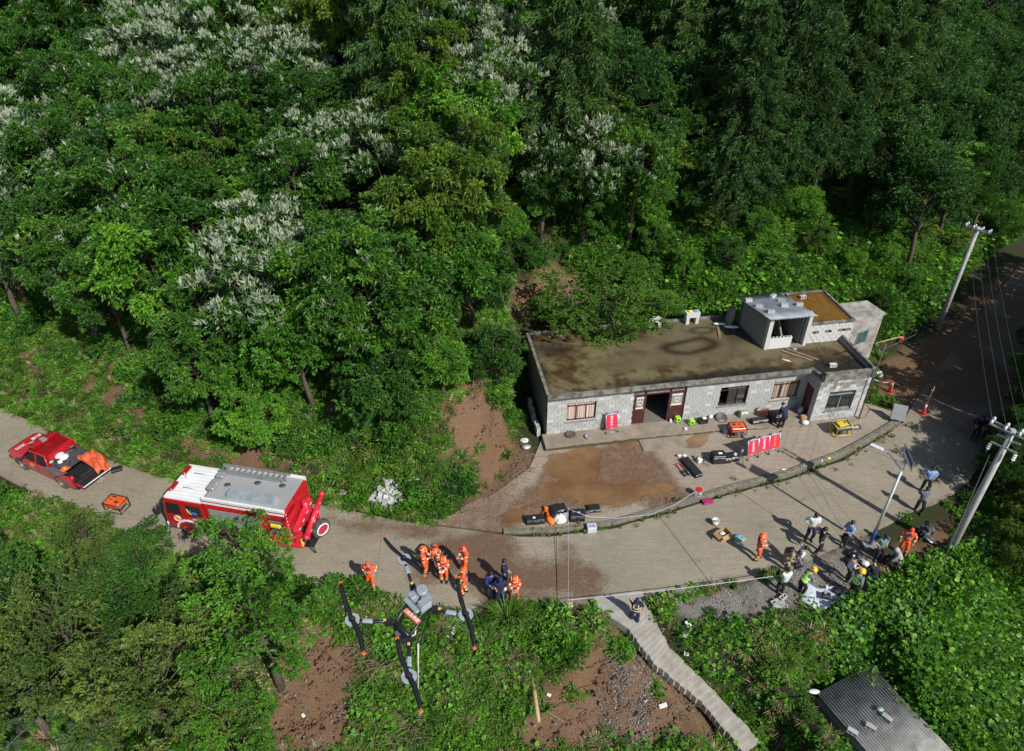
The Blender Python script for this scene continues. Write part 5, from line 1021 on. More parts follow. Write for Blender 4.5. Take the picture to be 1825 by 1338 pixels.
def person(px, py, heading, label, top='orange', legs='orange', head='helmet_orange', lean=0, squat=0, hands='down', stride=.0, h=1.72, group=None, shoes='black', stripes=None, vest=None, seat=None, hood=False, pack=False, world=None, look=12, side=0, hold=None, sleeve=None):
    p = at(px, py) if world is None else world; k = h / 1.72
    t = thing('person', label, 'person', p, radians(heading), group, scale=k)
    up = V3(sin(radians(side)), sin(radians(lean)), cos(radians(lean)) * cos(radians(side))).normalized(); fw = V3(0, cos(radians(lean)), -sin(radians(lean))); X = V3(1, 0, 0)
    P = V3(0, -.02 - .18 * sin(radians(lean)), .93 - squat)
    if squat > .3: P.y -= .16
    chest = P + up * .27; nk = P + up * .50; hd = (up * 1.0 + fw * sin(radians(look))).normalized(); hc = nk + hd * .15
    sh = [P + up * .45 + X * s * .185 for s in (-1, 1)]; hip = [P + X * s * .095 - V3(0, 0, .03) for s in (-1, 1)]
    if seat: ft = [V3(-.12, .40, .08), V3(.12, .34, .08)]
    elif squat > .3: ft = [V3(-.15, .12, .08), V3(.15, .02, .08)]
    else: ft = [V3(-.11, stride, .08), V3(.11, -stride, .08)]
    kn = []
    for s in (0, 1):
        q, f = ik(hip[s], ft[s], .44, .42, V3((-.25 if s == 0 else .25), 1, .3)); kn.append(q); ft[s] = f
    HT = {'down': (V3(-.27, .06, -.02), V3(.27, .06, -.02)), 'hips': (V3(-.21, .04, .12), V3(.21, .04, .12)), 'front': (V3(-.07, .30, .18), V3(.07, .30, .18)), 'clasp': (V3(-.03, .20, .02), V3(.04, .20, .02)),
          'phone': (V3(-.26, .10, 0), V3(.12, .10, .56)), 'reach': (V3(-.14, .45, .12), V3(.14, .45, .08)), 'swing': (V3(-.25, .22, .06), V3(.26, -.14, .02)), 'head': (V3(-.2, -.02, .62), V3(.28, .12, .0)), 'low': (V3(-.12, .32, -.16), V3(.14, .34, -.12)), 'prop': (V3(-.34, -.2, -.05), V3(.24, .25, .1)), 'back': (V3(-.05, -.17, .06), V3(.05, -.17, .06)), 'one': (V3(-.2, .34, .25), V3(.25, .05, 0))}[hands]
    el = []; ha = []
    for s in (0, 1):
        q = HT[s]; tgt = P + X * q.x + fw * q.y + up * q.z
        if hands in ('low', 'reach') and lean > 30: tgt = P + X * q.x + V3(0, .42, 0) * 1.0 + V3(0, 0, -.05 - .2 * (hands == 'low'))
        e, w = ik(sh[s], tgt, .285, .25, V3((-.7 if s == 0 else .7), -.7, -.35)); el.append(e); ha.append(w)
    # body, one surface
    v = [P, P + up * .14, chest, P + up * .42, nk, nk + hd * .05, nk + hd * .11 + fw * .012, nk + hd * .19, nk + hd * .245]; r = [(.12, .10), (.115, .095), (.135, .10), (.11, .08), .052, .055, (.075, .092), (.082, .098), (.05, .06)]
    e = [(i, i + 1) for i in range(8)]; roots = [0]
    for s in (0, 1):
        b = len(v); v += [sh[s], el[s], ha[s]]; r += [.058, .045, .034]; e += [(3, b), (b, b + 1), (b + 1, b + 2)]
        d = (ha[s] - el[s]).normalized(); pl_ = ha[s] + d * .07; v += [pl_]; r += [(.036, .022)]; e += [(b + 2, b + 3)]
        sd = d.cross(fw if abs(d.dot(fw)) < .9 else up).normalized(); nn = sd.cross(d); curl = -nn if nn.dot(fw) < 0 else nn
        for f in range(5):
            c = len(v); roots.append(c)
            if f < 4: L = (.07, .08, .075, .058)[f]; o_ = sd * (.026 * (f - 1.5) * .9); a_ = pl_ + o_ + d * .01; v += [a_, a_ + d * L * .55 + curl * .012, a_ + d * L * .95 + curl * .04]
            else: a_ = ha[s] + d * .03 + sd * -.03; v += [a_, a_ - sd * .028 + d * .03 + curl * .01, a_ - sd * .034 + d * .058 + curl * .02]
            r += [.0105, .0095, .008]; e += [(c, c + 1), (c + 1, c + 2)]
    for s in (0, 1):
        b = len(v); v += [hip[s], kn[s], ft[s]]; r += [.085, .058, .042]; e += [(0, b), (b, b + 1), (b + 1, b + 2)]
    skinned('body', v, e, r, M['skin'], t, 1, roots)
    fm = MB(); fx = fw * cos(radians(look)) - up * sin(radians(look)) * 0; fa = (fx - hd * fx.dot(hd)).normalized(); rt = fa.cross(hd)
    fm.ell(hc + fa * .098 - hd * .012, (.016, .022, .026), 6, 4, 0)
    for s in (-1, 1): fm.ell(hc + fa * .086 + rt * s * .034 + hd * .012, (.015, .010, .008), 6, 4, 1); fm.ell(hc + rt * s * .084, (.014, .02, .03), 6, 4, 0)
    fm.ell(hc + fa * .088 - hd * .056, (.026, .010, .008), 6, 4, 2); fm.build('face', [M['skin'], M['face_dark'], M['lip']], t)
    # clothes
    tm = CLO[top]; v = [P - up * .07, P + up * .05, chest, P + up * .43, P + up * .475]; r = [(.185, .145), (.175, .14), (.195, .145), (.15, .11), (.085, .085)]; e = [(0, 1), (1, 2), (2, 3), (3, 4)]
    sl = {'short': .55}.get(sleeve, .93)
    for s in (0, 1):
        b = len(v); v += [sh[s], el[s] if sl > .6 else sh[s].lerp(el[s], .8)]; r += [.088, .070]; e += [(3, b), (b, b + 1)]
        if sl > .6: v += [el[s].lerp(ha[s], sl)]; r += [.056]; e += [(b + 1, b + 2)]
    skinned('jacket', v, e, r, tm, t)
    v = [P + up * .06, P - V3(0, 0, .02)]; r = [(.17, .135), (.165, .14)]; e = [(0, 1)]
    for s in (0, 1):
        b = len(v); v += [hip[s] - V3(0, 0, .05), kn[s], ft[s].lerp(kn[s], .1)]; r += [.112, .085, .07]; e += [(1, b), (b, b + 1), (b + 1, b + 2)]
    skinned('trousers', v, e, r, CLO[legs], t)
    for s in (0, 1):
        sh_ = MB(); sd = (ft[s] - kn[s]); yaw = 0; sh_.ell(V3(0, .06, -.03), (.052, .135, .05), 10, 6, 0, None, -.75); sh_.cyl(V3(0, 0, -.03), V3(0, 0, .06), .052, .048, 8); sh_.build('shoe', M['shoe_' + shoes], t, ft[s] + V3(0, 0, -.005))
    if stripes is None: stripes = top == 'orange'
    if stripes:
        st = MB()
        def band(a, b_, f, r0, w=.05): d = (b_ - a).normalized(); c = a.lerp(b_, f); st.cyl(c - d * w / 2, c + d * w / 2, r0, r0, 10, 0)
        for s in (0, 1):
            band(sh[s], el[s], .62, .071); band(el[s], ha[s], .6, .060)
            if legs == 'orange': band(kn[s], ft[s], .28, .078); band(kn[s], ft[s], .70, .070)
        Mx = Matrix((X, fw, up)).transposed()
        for zz in (.16, .33):
            n = 16; lo = [[P + up * (zz + q) + Mx @ V3(.165 * cos(2 * pi * i / n), .128 * sin(2 * pi * i / n), 0) for i in range(n)] for q in (0, .045)]; st.loft(lo, 0, False)
        st.build('reflective_stripe', M['stripe'], t)
    if vest or top == 'orange':
        vm = CLO[vest or 'yoke']; z0 = -.02 if vest else .33; lo = []; Mx = Matrix((X, fw, up)).transposed(); n = 16
        for zz, a, b_ in ((z0, .178, .142), (.25 if vest else .38, .185, .142), (.42, .165, .122), (.49, .10, .09)): lo.append([P + up * zz + Mx @ V3(a * cos(2 * pi * i / n), b_ * sin(2 * pi * i / n), 0) for i in range(n)])
        mb = MB(); mb.loft(lo, 0, False, True); mb.build('vest' if vest else 'yoke', vm, t)
        if vest:
            st = MB()
            for zz in (.05, .2): lo = [[P + up * (zz + q) + Mx @ V3(.192 * cos(2 * pi * i / n), .152 * sin(2 * pi * i / n), 0) for i in range(n)] for q in (0, .05)]; st.loft(lo, 0, False)
            for s in (-1, 1): st.box(P + up * .36 + X * s * .09 + fw * .125, (.045, .02, .2), 0, M=Mx)
            st.build('reflective_stripe', M['stripe'], t)
    Mh = Matrix((rt, fa, hd)).transposed()
    if hood: hb = MB(); hb.ell(hc + hd * .0 - fa * .02, (.115, .125, .15), 12, 8, 0, Mh, -.6); hb.build('hood', tm, t)
    elif head.startswith('helmet'):
        hb = MB(); hb.ell(hc + hd * .035, (.125, .15, .125), 14, 6, 0, Mh, -.1); lo = []; n = 14
        for q, a, b_ in ((.022, .125, .15), (.012, .15, .185), (.0, .15, .185)): lo.append([hc + hd * q + Mh @ V3(a * cos(2 * pi * i / n), b_ * sin(2 * pi * i / n) + .012, 0) for i in range(n)])
        hb.loft(lo)
        for s in (-.045, 0, .045): hb.tube([hc + Mh @ V3(s, .16 * cos(w), .035 + .128 * sin(w)) for w in np.linspace(.15, pi - .15, 7)], .012, 5)
        hb.build('helmet', M[head], t)
        if head != 'helmet_yellow': q = MB(); q.box(hc + Mh @ V3(0, .155, .055), (.12, .02, .03), M=Mh); q.box(hc + Mh @ V3(.128, 0, .05), (.02, .16, .02), M=Mh); q.box(hc + Mh @ V3(-.128, 0, .05), (.02, .16, .02), M=Mh); q.build('helmet_stripe', M['stripe'], t)
    elif head.startswith('cap'):
        hb = MB(); hb.ell(hc + hd * .035, (.098, .118, .10), 12, 5, 0, Mh, -.05); hb.box(hc + Mh @ V3(0, .14, .03), (.13, .12, .012), M=Mh, taper=(.8, .8)); hb.build('cap', M[head], t); q = MB(); q.ell(hc - fa * .02 + hd * .0, (.094, .098, .1), 12, 6, 0, Mh, -.4); q.build('hair', M['hair'], t)
    elif head == 'bare': hb = MB(); hb.ell(hc + hd * .025, (.1, .12, .115), 12, 6, 0, Mh, -.15); hb.build('cap', M['cap_orange'], t)
    else: hb = MB(); hb.ell(hc + hd * .032 - fa * .022, (.099, .112, .108), 12, 7, 0, Mh, -.55); hb.build('hair', M['hair'], t)
    if pack: q = MB(); q.box(P + up * .3 - fw * .2, (.28, .16, .42), M=Matrix((X, fw, up)).transposed(), bev=.04); o = q.build('backpack', M['black_plastic'], None); o.parent = None; o.matrix_world = Matrix.LocRotScale(p, Euler((0, 0, radians(heading))), (k, k, k)); tag(o, 'black backpack worn by the khaki clothed person', 'backpack')
    if hold:
        nm, mat, dim, lab, cat = hold; c = (ha[0] + ha[1]) / 2 + fw * .09 if hands in ('front', 'clasp', 'reach') else ha[1 if hands == 'phone' else 0] + V3(0, .03, -.06 if hands != 'phone' else .02)
        o = MB().box((0, 0, 0), dim, bev=.01).build(nm, M[mat], None); o.matrix_world = Matrix.LocRotScale(p, Euler((0, 0, radians(heading))), (k, k, k)) @ Matrix.Translation(c); tag(o, lab, cat)
    return t
FG = 'rescuers in orange on the road'
person(663, 1047, 176, 'person in orange rescue suit and orange cap walking alone behind the fire engine', head='bare', stride=.12, hands='hips', group=FG)
person(758, 1021, 262, 'person in orange suit and helmet turned right, leftmost of the five rescuers', hands='front', group=FG, hold=('radio', 'black_plastic', (.05, .05, .14), 'small black radio held by the leftmost of the five rescuers', 'radio'))
person(776, 1003, 185, 'person in orange suit bent deep forward showing the blue back yoke', lean=68, hands='low', group=FG, look=-10)
person(793, 1036, 172, 'person in orange suit and striped helmet holding a tablet, facing the camera', hands='front', group=FG, hold=('tablet', 'white_plastic', (.22, .15, .012), 'pale tablet held by the middle rescuer', 'tablet'), look=35)
person(830, 1018, 120, 'person in orange suit and dark red helmet behind another rescuer', head='helmet_red', hands='front', group=FG, look=30)
person(829, 1059, 75, 'person in orange suit with blue shoulders nearest the drone right propeller', hands='front', group=FG, stride=.05)
person(876, 1064, 190, 'person in bright blue jacket and dark trousers with bare black hair', top='royal', legs='navy', head='hair', hands='front')
person(899, 1043, 262, 'person in navy standing behind the others and turned right', top='navy', legs='navy', head='hair', hands='clasp')
person(892, 1076, 185, 'person in navy uniform with navy cap holding white gloves', top='navy', legs='navy', head='cap_navy', hands='hips', stride=.07, hold=('gloves', 'white_plastic', (.10, .06, .15), 'white gloves held by the person in navy cap', 'gloves'), h=1.76)
person(917, 1071, 180, 'person in orange suit and helmet beside the navy group holding a tablet', hands='front', group=FG, look=35, hold=('tablet', 'grey_metal', (.24, .16, .012), 'dark tablet held by the rescuer beside the navy group', 'tablet'))
person(1129, 1112, 165, 'person in dark vest and navy cap phoning at the top of the stairs', top='black', legs='navy', head='cap_navy', hands='phone', vest='darkvest', sleeve='short', stride=.08, h=1.76, hold=('phone', 'black_plastic', (.05, .02, .12), 'black phone held to the ear at the stairs', 'phone'))
person(1347, 997, 262, 'person in orange suit and helmet standing alone right of the carton', hands='front', stride=.1, hold=('radio', 'black_plastic', (.06, .06, .15), 'black radio held by the rescuer right of the carton', 'radio'))
person(1440, 961, 178, 'person in pale blue and white shirt with hands on hips', top='mint', legs='navy', head='hair', hands='hips', stride=.05, h=1.76)
person(1456, 985, 262, 'person in black suit with white shirt front walking right', top='suit', legs='suit', head='hair', hands='swing', stride=.16, vest=None)
person(1503, 973, 105, 'person in light blue police shirt and black trousers near the lamp', top='sky', legs='black', head='hair', hands='front', stride=.06)
person(1399, 1012, 235, 'person in khaki leaning over with a black backpack', top='khaki', legs='khaki', head='hair', lean=48, squat=.10, hands='reach', pack=True)
person(1418, 1012, 255, 'person in white T shirt and jeans leaning with one hand behind the head', top='white', legs='jeans', head='hair', lean=18, squat=.18, hands='head', sleeve='short')
person(1390, 1058, 15, 'person in pale shirt and black trousers seen from behind by the tape end', top='mint', legs='black', head='hair', hands='front', sleeve='short')
person(1427, 1057, 285, 'person in green safety vest and yellow helmet bending beside the pale shirt', top='grey', legs='black', head='helmet_yellow', lean=32, hands='reach', vest='hivis', stripes=False)
person(1516, 1061, 290, 'person in green safety vest and yellow helmet by the black bags', top='grey', legs='black', head='helmet_yellow', lean=8, hands='one', vest='hivis', stripes=False)
person(1507, 1034, 250, 'person in white shirt and black trousers behind the safety vest', top='white', legs='black', head='hair', hands='front', lean=10, sleeve='short')
person(1561, 998, 190, 'person in teal T shirt and blue cap standing right of the lamp', top='teal', legs='black', head='cap_navy', hands='hips', sleeve='short')
person(1547, 1027, 20, 'person in black T shirt and jeans crouching with white shoes', top='black', legs='jeans', head='hair', squat=.52, lean=22, hands='reach', shoes='white', sleeve='short')
SEATP = at(1588, 1008)
person(1588, 1008, 80, 'person in hooded beige top sitting on a white stool', top='beige', legs='black', head='hair', hood=True, squat=.46, lean=28, seat=True, hands='reach', world=SEATP)
person(1606, 986, 150, 'person in red orange suit and orange cap right of the seated person', head='bare', hands='down', stride=.08)
person(1644, 957, 95, 'person in white shirt crouching in the shade of the trees', top='white', legs='jeans', head='hair', squat=.5, lean=35, hands='reach')
person(1645, 876, 165, 'person in light blue police shirt in the tree shade', top='sky', legs='black', head='hair', hands='hips', stride=.1)
person(1634, 913, 165, 'person in grey shirt walking in the tree shade', top='grey', legs='black', head='hair', hands='back', stride=.1)
person(1733, 784, 170, 'person in black uniform and cap in deep shade by the far tape end', top='black', legs='black', head='cap_navy', hands='hips')
person(1752, 787, 150, 'second black clothed person half behind the near utility pole top', top='black', legs='black', head='hair', hands='down')
person(1769, 797, 160, 'person in red half hidden behind the near utility pole top', top='red', legs='black', head='hair', hands='front', h=1.5)
person(1391, 762, 15, 'person in dark navy seen from behind bending over by the house wall', top='navy', legs='black', head='hair', lean=38, hands='low', world=Vector((*unproj(1391, 762, .25)[:2], .25)))
# ================================================================== vehicles
M['fire_red'] = pm('fire_red_paint', (.50, .012, .02), (.46, .012, .018), 2, .28, coat=.6, dirt=.10)
M['pink_red'] = pm('faded_crane_red', (.58, .02, .05), (.5, .02, .04), 3, .35, coat=.4, dirt=.08)
M['van_white'] = pm('white_paint', (.72, .73, .74), (.66, .67, .68), 2, .3, coat=.4, dirt=.10)
M['tread_plate'] = None
m, N, b = newmat('chequer_plate'); c = N.obj(); sp = N.new('ShaderNodeSeparateXYZ'); N.l.new(c, sp.inputs[0])
gx1 = N.math('PINGPONG', sp.outputs[0], .045); gy1 = N.math('PINGPONG', sp.outputs[1], .045)
ht = N.math('MULTIPLY', N.ramp(gx1, [(.010, (0, 0, 0)), (.03, (1, 1, 1))]), N.ramp(gy1, [(.010, (0, 0, 0)), (.03, (1, 1, 1))]))
N.put(b.inputs['Base Color'], N.mix(N.math('MULTIPLY', N.noise(2.5, 5, .6, c), .6), (.42, .43, .43), (.27, .275, .27))); b.inputs['Roughness'].default_value = .5; b.inputs['Metallic'].default_value = .25; N.put(b.inputs['Normal'], N.bump(ht, .6, .01)); M['tread_plate'] = m
M['locker'] = pm('blue_grey_locker', (.42, .47, .50), (.30, .345, .38), 3.5, .4, metal=.3)
M['tyre'] = pm('dusty_tyre', (.035, .034, .032), (.10, .09, .075), 5, .9); M['tyre_dusty'] = pm('muddy_tyre', (.14, .125, .10), (.07, .064, .055), 5, .95); M['rim_red'] = pm('red_rim', (.45, .03, .05), None, 4, .4); M['rim_white'] = M['van_white']; M['alloy'] = pm('alloy_rim', (.45, .45, .45), (.25, .24, .22), 6, .35, metal=.6)
M['dark_grey'] = pm('dark_grey_plastic', (.045, .05, .055), (.06, .065, .07), 4, .45); M['lamp_red'] = pm('red_lamp_cover', (.35, .008, .015), (.25, .005, .01), 5, .12, coat=.8); M['slate'] = pm('slate_panel', (.105, .125, .14), (.13, .15, .165), 3, .42)
M['tarp'] = pm('orange_tarp', (.62, .12, .045), (.50, .085, .03), 3, .6, .3, 6); M['print_white'] = pm('white_print', (.82, .82, .80), None, 3, .5); M['print_yellow'] = pm('yellow_print', (.78, .48, .03), (.7, .2, .03), 9, .5); M['hyd_yellow'] = pm('yellow_bag', (.75, .58, .02), None, 6, .6); M['blue_bag'] = pm('blue_bag', (.05, .14, .42), None, 6, .6)
def text(s, size, mat, parent, M_, name='lettering', ext=.003):
    c = bpy.data.curves.new(name, 'FONT'); c.body = s; c.size = size; c.align_x = 'CENTER'; c.align_y = 'CENTER'; c.extrude = ext; c.materials.append(mat)
    o = bpy.data.objects.new(name, c); link(o, parent); o.matrix_local = M_; return o
def frame(o, x, y): x = Vector(x).normalized(); y = Vector(y); y = (y - x * x.dot(y)).normalized(); z = x.cross(y); m_ = Matrix((x, y, z)).transposed().to_4x4(); m_.translation = Vector(o); return m_
def wheel(parent, c, r, w, tyre='tyre', rim='alloy', side=1):
    mb = MB(); n = 28; prof = [(r * .60, -w / 2), (r * .93, -w / 2), (r, -w * .32), (r, w * .32), (r * .93, w / 2), (r * .60, w / 2)]; lo = []
    for i in range(n + 1):
        a = 2 * pi * i / n; lo.append([Vector((q * cos(a), h, q * sin(a))) for q, h in prof])
    mb.loft(lo, 0, False, True)
    for i in range(36): a = 2 * pi * i / 36; mb.box((r * cos(a), 0, r * sin(a)), (.02, w * .75, .05), M=Matrix.Rotation(-a, 3, 'Y'))
    wl = mb.build('wheel', M[tyre], parent, c)
    rb_ = MB(); rb_.cyl((0, side * w * .30, 0), (0, side * w * .40, 0), r * .61, r * .58, 20); rb_.torus((0, side * w * .44, 0), r * .53, .03, 'Y', 20, 6); rb_.cyl((0, side * w * .4, 0), (0, side * w * .52, 0), r * .16, r * .13, 10)
    for i in range(8): a = 2 * pi * i / 8; rb_.cyl((r * .36 * cos(a), side * w * .38, r * .36 * sin(a)), (r * .36 * cos(a), side * w * .43, r * .36 * sin(a)), .02, .02, 6)
    rb_.build('rim', M[rim], wl); return wl
# ---- rescue engine (front to the left of the picture, its left side to the camera)
TH_ = radians(168.0); fe = thing('fire_engine', 'red and white fire rescue engine with crane boom and spare wheel at its tail', 'fire engine', (-12.86, 23.95, 0), TH_)
ch = MB(); ch.box((-.3, 0, .62), (6.0, .9, .25)); ch.box((2.55, 0, .55), (1.0, 2.1, .3)); ch.build('chassis', M['dark_grey'], fe)
cabp = [(1.02, .72), (3.0, .62), (3.16, .85), (3.16, 1.45), (2.98, 2.32), (2.85, 2.46), (1.02, 2.46)]
cb_ = MB(); lo = []
for y, ins in ((-1.14, .06), (-1.1, 0), (1.1, 0), (1.14, .06)): lo.append([Vector((x - (ins if x > 2 else 0), y, z - (ins * .6 if z > 2.3 else 0))) for x, z in cabp])
cb_.loft(lo); cab = cb_.build('cab', M['fire_red'], fe)
rf = MB(); rf.box((1.95, 0, 2.5), (1.9, 2.2, .10), taper=(.97, .97))
for k in range(10): rf.box((1.95, -.9 + k * .2, 2.56), (1.78, .08, .025))
rfo = rf.build('cab_roof', M['van_white'], cab)
ws = MB(); ws.add([(3.168, -.98, 1.5), (3.168, .98, 1.5), (3.005, .95, 2.24), (3.005, -.95, 2.24)], [(0, 1, 2, 3)]); ws.build('windscreen', M['glass'], cab)
for (a, b_) in ((2.2, 2.98), (1.16, 1.86)):
    wd = MB(); wd.prism([(a, 1.5), (b_, 1.5), (b_ - (.12 if a > 2 else 0), 2.22), (a, 2.22)], -1.146, -1.15, 0, Matrix(((1, 0, 0, 0), (0, 0, -1, 0), (0, 1, 0, 0), (0, 0, 0, 1)))); wd.build('window', M['black_plastic'], cab)
    wd = MB(); wd.prism([(a, 1.5), (b_, 1.5), (b_ - (.12 if a > 2 else 0), 2.22), (a, 2.22)], 1.146, 1.15, 0, Matrix(((1, 0, 0, 0), (0, 0, -1, 0), (0, 1, 0, 0), (0, 0, 0, 1)))); wd.build('window', M['glass'], cab)
q = MB(); q.ell((1.55, 1.12, 1.72), (.24, .05, .14), 10, 6, 0); q.ell((1.75, 1.12, 1.85), (.13, .05, .11), 10, 6, 0); q.build('blue_bundle', M['blue_bag'], cab)
q = MB(); q.tube([(1.86, 1.15, 1.98), (1.78, 1.17, 1.78), (1.68, 1.15, 1.62)], .022, 6); q.build('yellow_strap', M['hyd_yellow'], cab)
em = MB(); em.cyl((2.52, 1.141, 1.22), (2.52, 1.152, 1.22), .13, .13, 20, 0); em.build('round_emblem', M['print_yellow'], cab); em = MB(); em.torus((2.52, 1.15, 1.22), .165, .018, 'Y', 22, 4); em.build('emblem_ring', M['print_white'], cab)
text('消防', .24, M['print_white'], cab, frame((1.5, 1.146, 1.24), (-1, 0, 0), (0, 0, 1)))
for s in (1, -1):
    fd = MB(); lo = []
    for i in range(9):
        a = pi * (.04 + .92 * i / 8); lo.append([Vector((2.02 + .60 * cos(a), s * 1.02, .52 + .60 * sin(a))), Vector((2.02 + .60 * cos(a), s * 1.19, .52 + .60 * sin(a))), Vector((2.02 + .68 * cos(a), s * 1.19, .52 + .70 * sin(a))), Vector((2.02 + .68 * cos(a), s * 1.02, .52 + .70 * sin(a)))])
    fd.loft(lo); fd.build('mudguard', M['van_white'], fe)
bp = MB(); bp.box((3.14, 0, .58), (.26, 2.2, .36), bev=.06); bp.build('bumper', M['dark_grey'], fe); bp = MB(); bp.box((3.2, .95, .62), (.2, .3, .3), bev=.05); bp.box((3.2, -.95, .62), (.2, .3, .3), bev=.05); bp.build('headlight', M['van_white'], fe)
for s in (1, -1):
    mr = MB(); mr.tube([(3.0, s * 1.1, 2.25), (3.2, s * 1.3, 2.2), (3.22, s * 1.32, 1.6)], .02, 6); mr.box((3.2, s * 1.34, 1.85), (.08, .2, .55), bev=.03); mr.build('mirror', M['black_plastic'], fe)
for y in (-.58, .5): lb = MB(); lb.box((2.72, y, 2.64), (.24, .62, .15), bev=.06); lb.build('beacon', M['lamp_red'], rfo)
sp_ = MB(); sp_.cyl((2.55, -.22, 2.56), (2.3, -.22, 2.72), .05, .16, 12); sp_.build('loudspeaker', M['van_white'], rfo)
for y in (-.5, .45):
    gr_ = MB(); gr_.tube([(2.25, y, 2.575), (2.25, y, 2.63), (1.75, y, 2.63), (1.75, y, 2.575)], .018, 6); gr_.build('grab_rail', M['steel'], rfo)
sm_ = MB()
for s in (1, -1):
    for x in (2.06, 1.10, 3.0): sm_.box((x, s * 1.1425, 1.5), (.018, .012, 1.5 if x != 2.06 else 1.55))
    sm_.box((2.05, s * 1.1425, 1.02), (1.9, .012, .016)); sm_.box((2.05, s * 1.1425, 2.3), (1.9, .012, .016))
sm_.build('door_seam', M['black_plastic'], cab)
for s in (1, -1):
    for x in (2.2, 1.25): hd_ = MB(); hd_.box((x, s * 1.155, 1.40), (.16, .03, .045), bev=.01); hd_.build('door_handle', M['black_plastic'], cab)
for y in (-.45, .35): wp_ = MB(); wp_.tube([(3.19, y, 1.5), (3.10, y + .4, 1.95)], .014, 5); wp_.build('wiper', M['black_plastic'], cab)
gl_ = MB()
for k in range(4): gl_.box((3.165, 0, .95 + k * .09), (.03, 1.3, .04))
gl_.build('grille', M['black_plastic'], cab)
# body
bd = MB(); X0, X1 = -3.1, .88
bd.box(((X0 + X1) / 2, -.55, 1.7), (X1 - X0, 1.16, 2.1)); bd.box(((X0 + X1) / 2, .65, 2.5), (X1 - X0, 1.0, .5)); bd.box((-.62, .65, 1.45), (3.0, .9, 1.6)); bd.box((-3.02, .6, 1.5), (.16, 1.1, 2.0)); bd.box((-2.6, .62, .78), (.85, 1.06, .5)); bd.box((-2.6, .3, 1.5), (.8, .3, 2.0))
body = bd.build('equipment_body', M['fire_red'], fe)
sh_ = MB(); sh_.box((-.55, 1.125, 1.62), (2.5, .05, 1.22)); sho = sh_.build('roller_shutter', M['grey_metal'], body)
for k in range(12): instance('shutter_slat', bpy.data.meshes.get('shutter_slat') or MB().box((0, 0, 0), (2.46, .012, .08)).mesh('shutter_slat', M['grey_metal']), sho, (-.55, 1.154, 1.06 + k * .1))
tp = MB(); tp.box(((X0 + X1) / 2, 0, 2.775), (X1 - X0 - .12, 2.06, .03)); tpo = tp.build('roof_deck', M['tread_plate'], body)
rl = MB()
for s in (1, -1): rl.box(((X0 + X1) / 2, s * 1.09, 2.79), (X1 - X0 + .02, .12, .16))
rl.build('roof_edge', M['van_white'], body)
rs_ = MB()
for s in (1, -1): rs_.box(((X0 + X1) / 2, s * 1.162, 2.62), (X1 - X0, .02, .09))
rs_.build('white_band', M['print_white'], body)
lk = MB(); lk.box((-1.35, .62, 2.92), (2.3, .44, .26), taper=(.98, .86)); lk.build('roof_locker', M['locker'], tpo)
ld = MB()
for y in (-.62, -.98): ld.box((-.75, y, 2.98), (3.4, .05, .08))
for i in range(12): ld.box((-2.3 + i * .285, -.8, 2.98), (.045, .36, .045))
for y in (-.56, -1.04): ld.box((-.6, y, 2.92), (2.9, .04, .07))
for q_ in (-2.2, .7): ld.box((q_, -.8, 2.86), (.06, .5, .14))
ld.build('ladder', M['steel'], tpo)
bx = MB()
for y in (-.34, .12, .45): bx.box((.72, y, 2.93), (.34, .34, .2), bev=.03)
bx.build('roof_box', M['grey_metal'], tpo)
for (x, y) in ((.2, .05), (-1.1, -.35), (-2.3, -.42)): q = MB(); q.ell((x, y, 2.81), (.17, .13, .05), 10, 4); q.build('roof_gear', M['dark_grey'], tpo)
q = MB(); q.box((-2.57, 1.0, 1.62), (.78, .1, .9)); bay = q.build('open_bay', M['black_plastic'], body)
q = MB(); q.box((-2.5, 1.08, 1.78), (.52, .14, .24), bev=.05); q.build('yellow_bag', M['hyd_yellow'], bay); q = MB(); q.box((-2.55, 1.1, 1.42), (.6, .16, .3), bev=.06); q.build('black_gear', M['dark_grey'], bay); q = MB(); q.box((-2.3, 1.09, 1.34), (.12, .14, .2)); q.box((-2.86, 1.09, 1.36), (.1, .14, .3)); q.build('red_gear', M['lamp_red'], bay); q = MB(); q.box((-2.55, 1.09, 2.02), (.7, .1, .1)); q.build('steel_gear', M['steel'], bay)
st = MB()
for k in range(7): st.box((-2.95 + k * .5, 1.128, 1.0), (.22, .01, .03))
for k in range(8): st.box((-3.105, 1.0 - .0 * k, 1.0 + k * .22), (.01, .03, .1))
st.build('white_marking', M['print_white'], body)
bl = MB(); bl.box((-1.0, 1.0, .62), (1.0, .1, .5)); bl.build('side_locker', M['slate'], fe)
for (x, y, s) in ((2.02, .98, 1), (2.02, -.98, -1), (-1.95, .95, 1), (-1.95, -.95, -1)): wheel(fe, (x, y, .5), .5, .28, 'tyre_dusty', 'rim_red' if x < 0 else 'rim_red', s)
for s in (1, -1): wr = MB(); wr.torus((-1.95, s * 1.10, .5), .34, .035, 'Y', 24, 6); wr.build('white_rim_ring', M['rim_white'], fe)
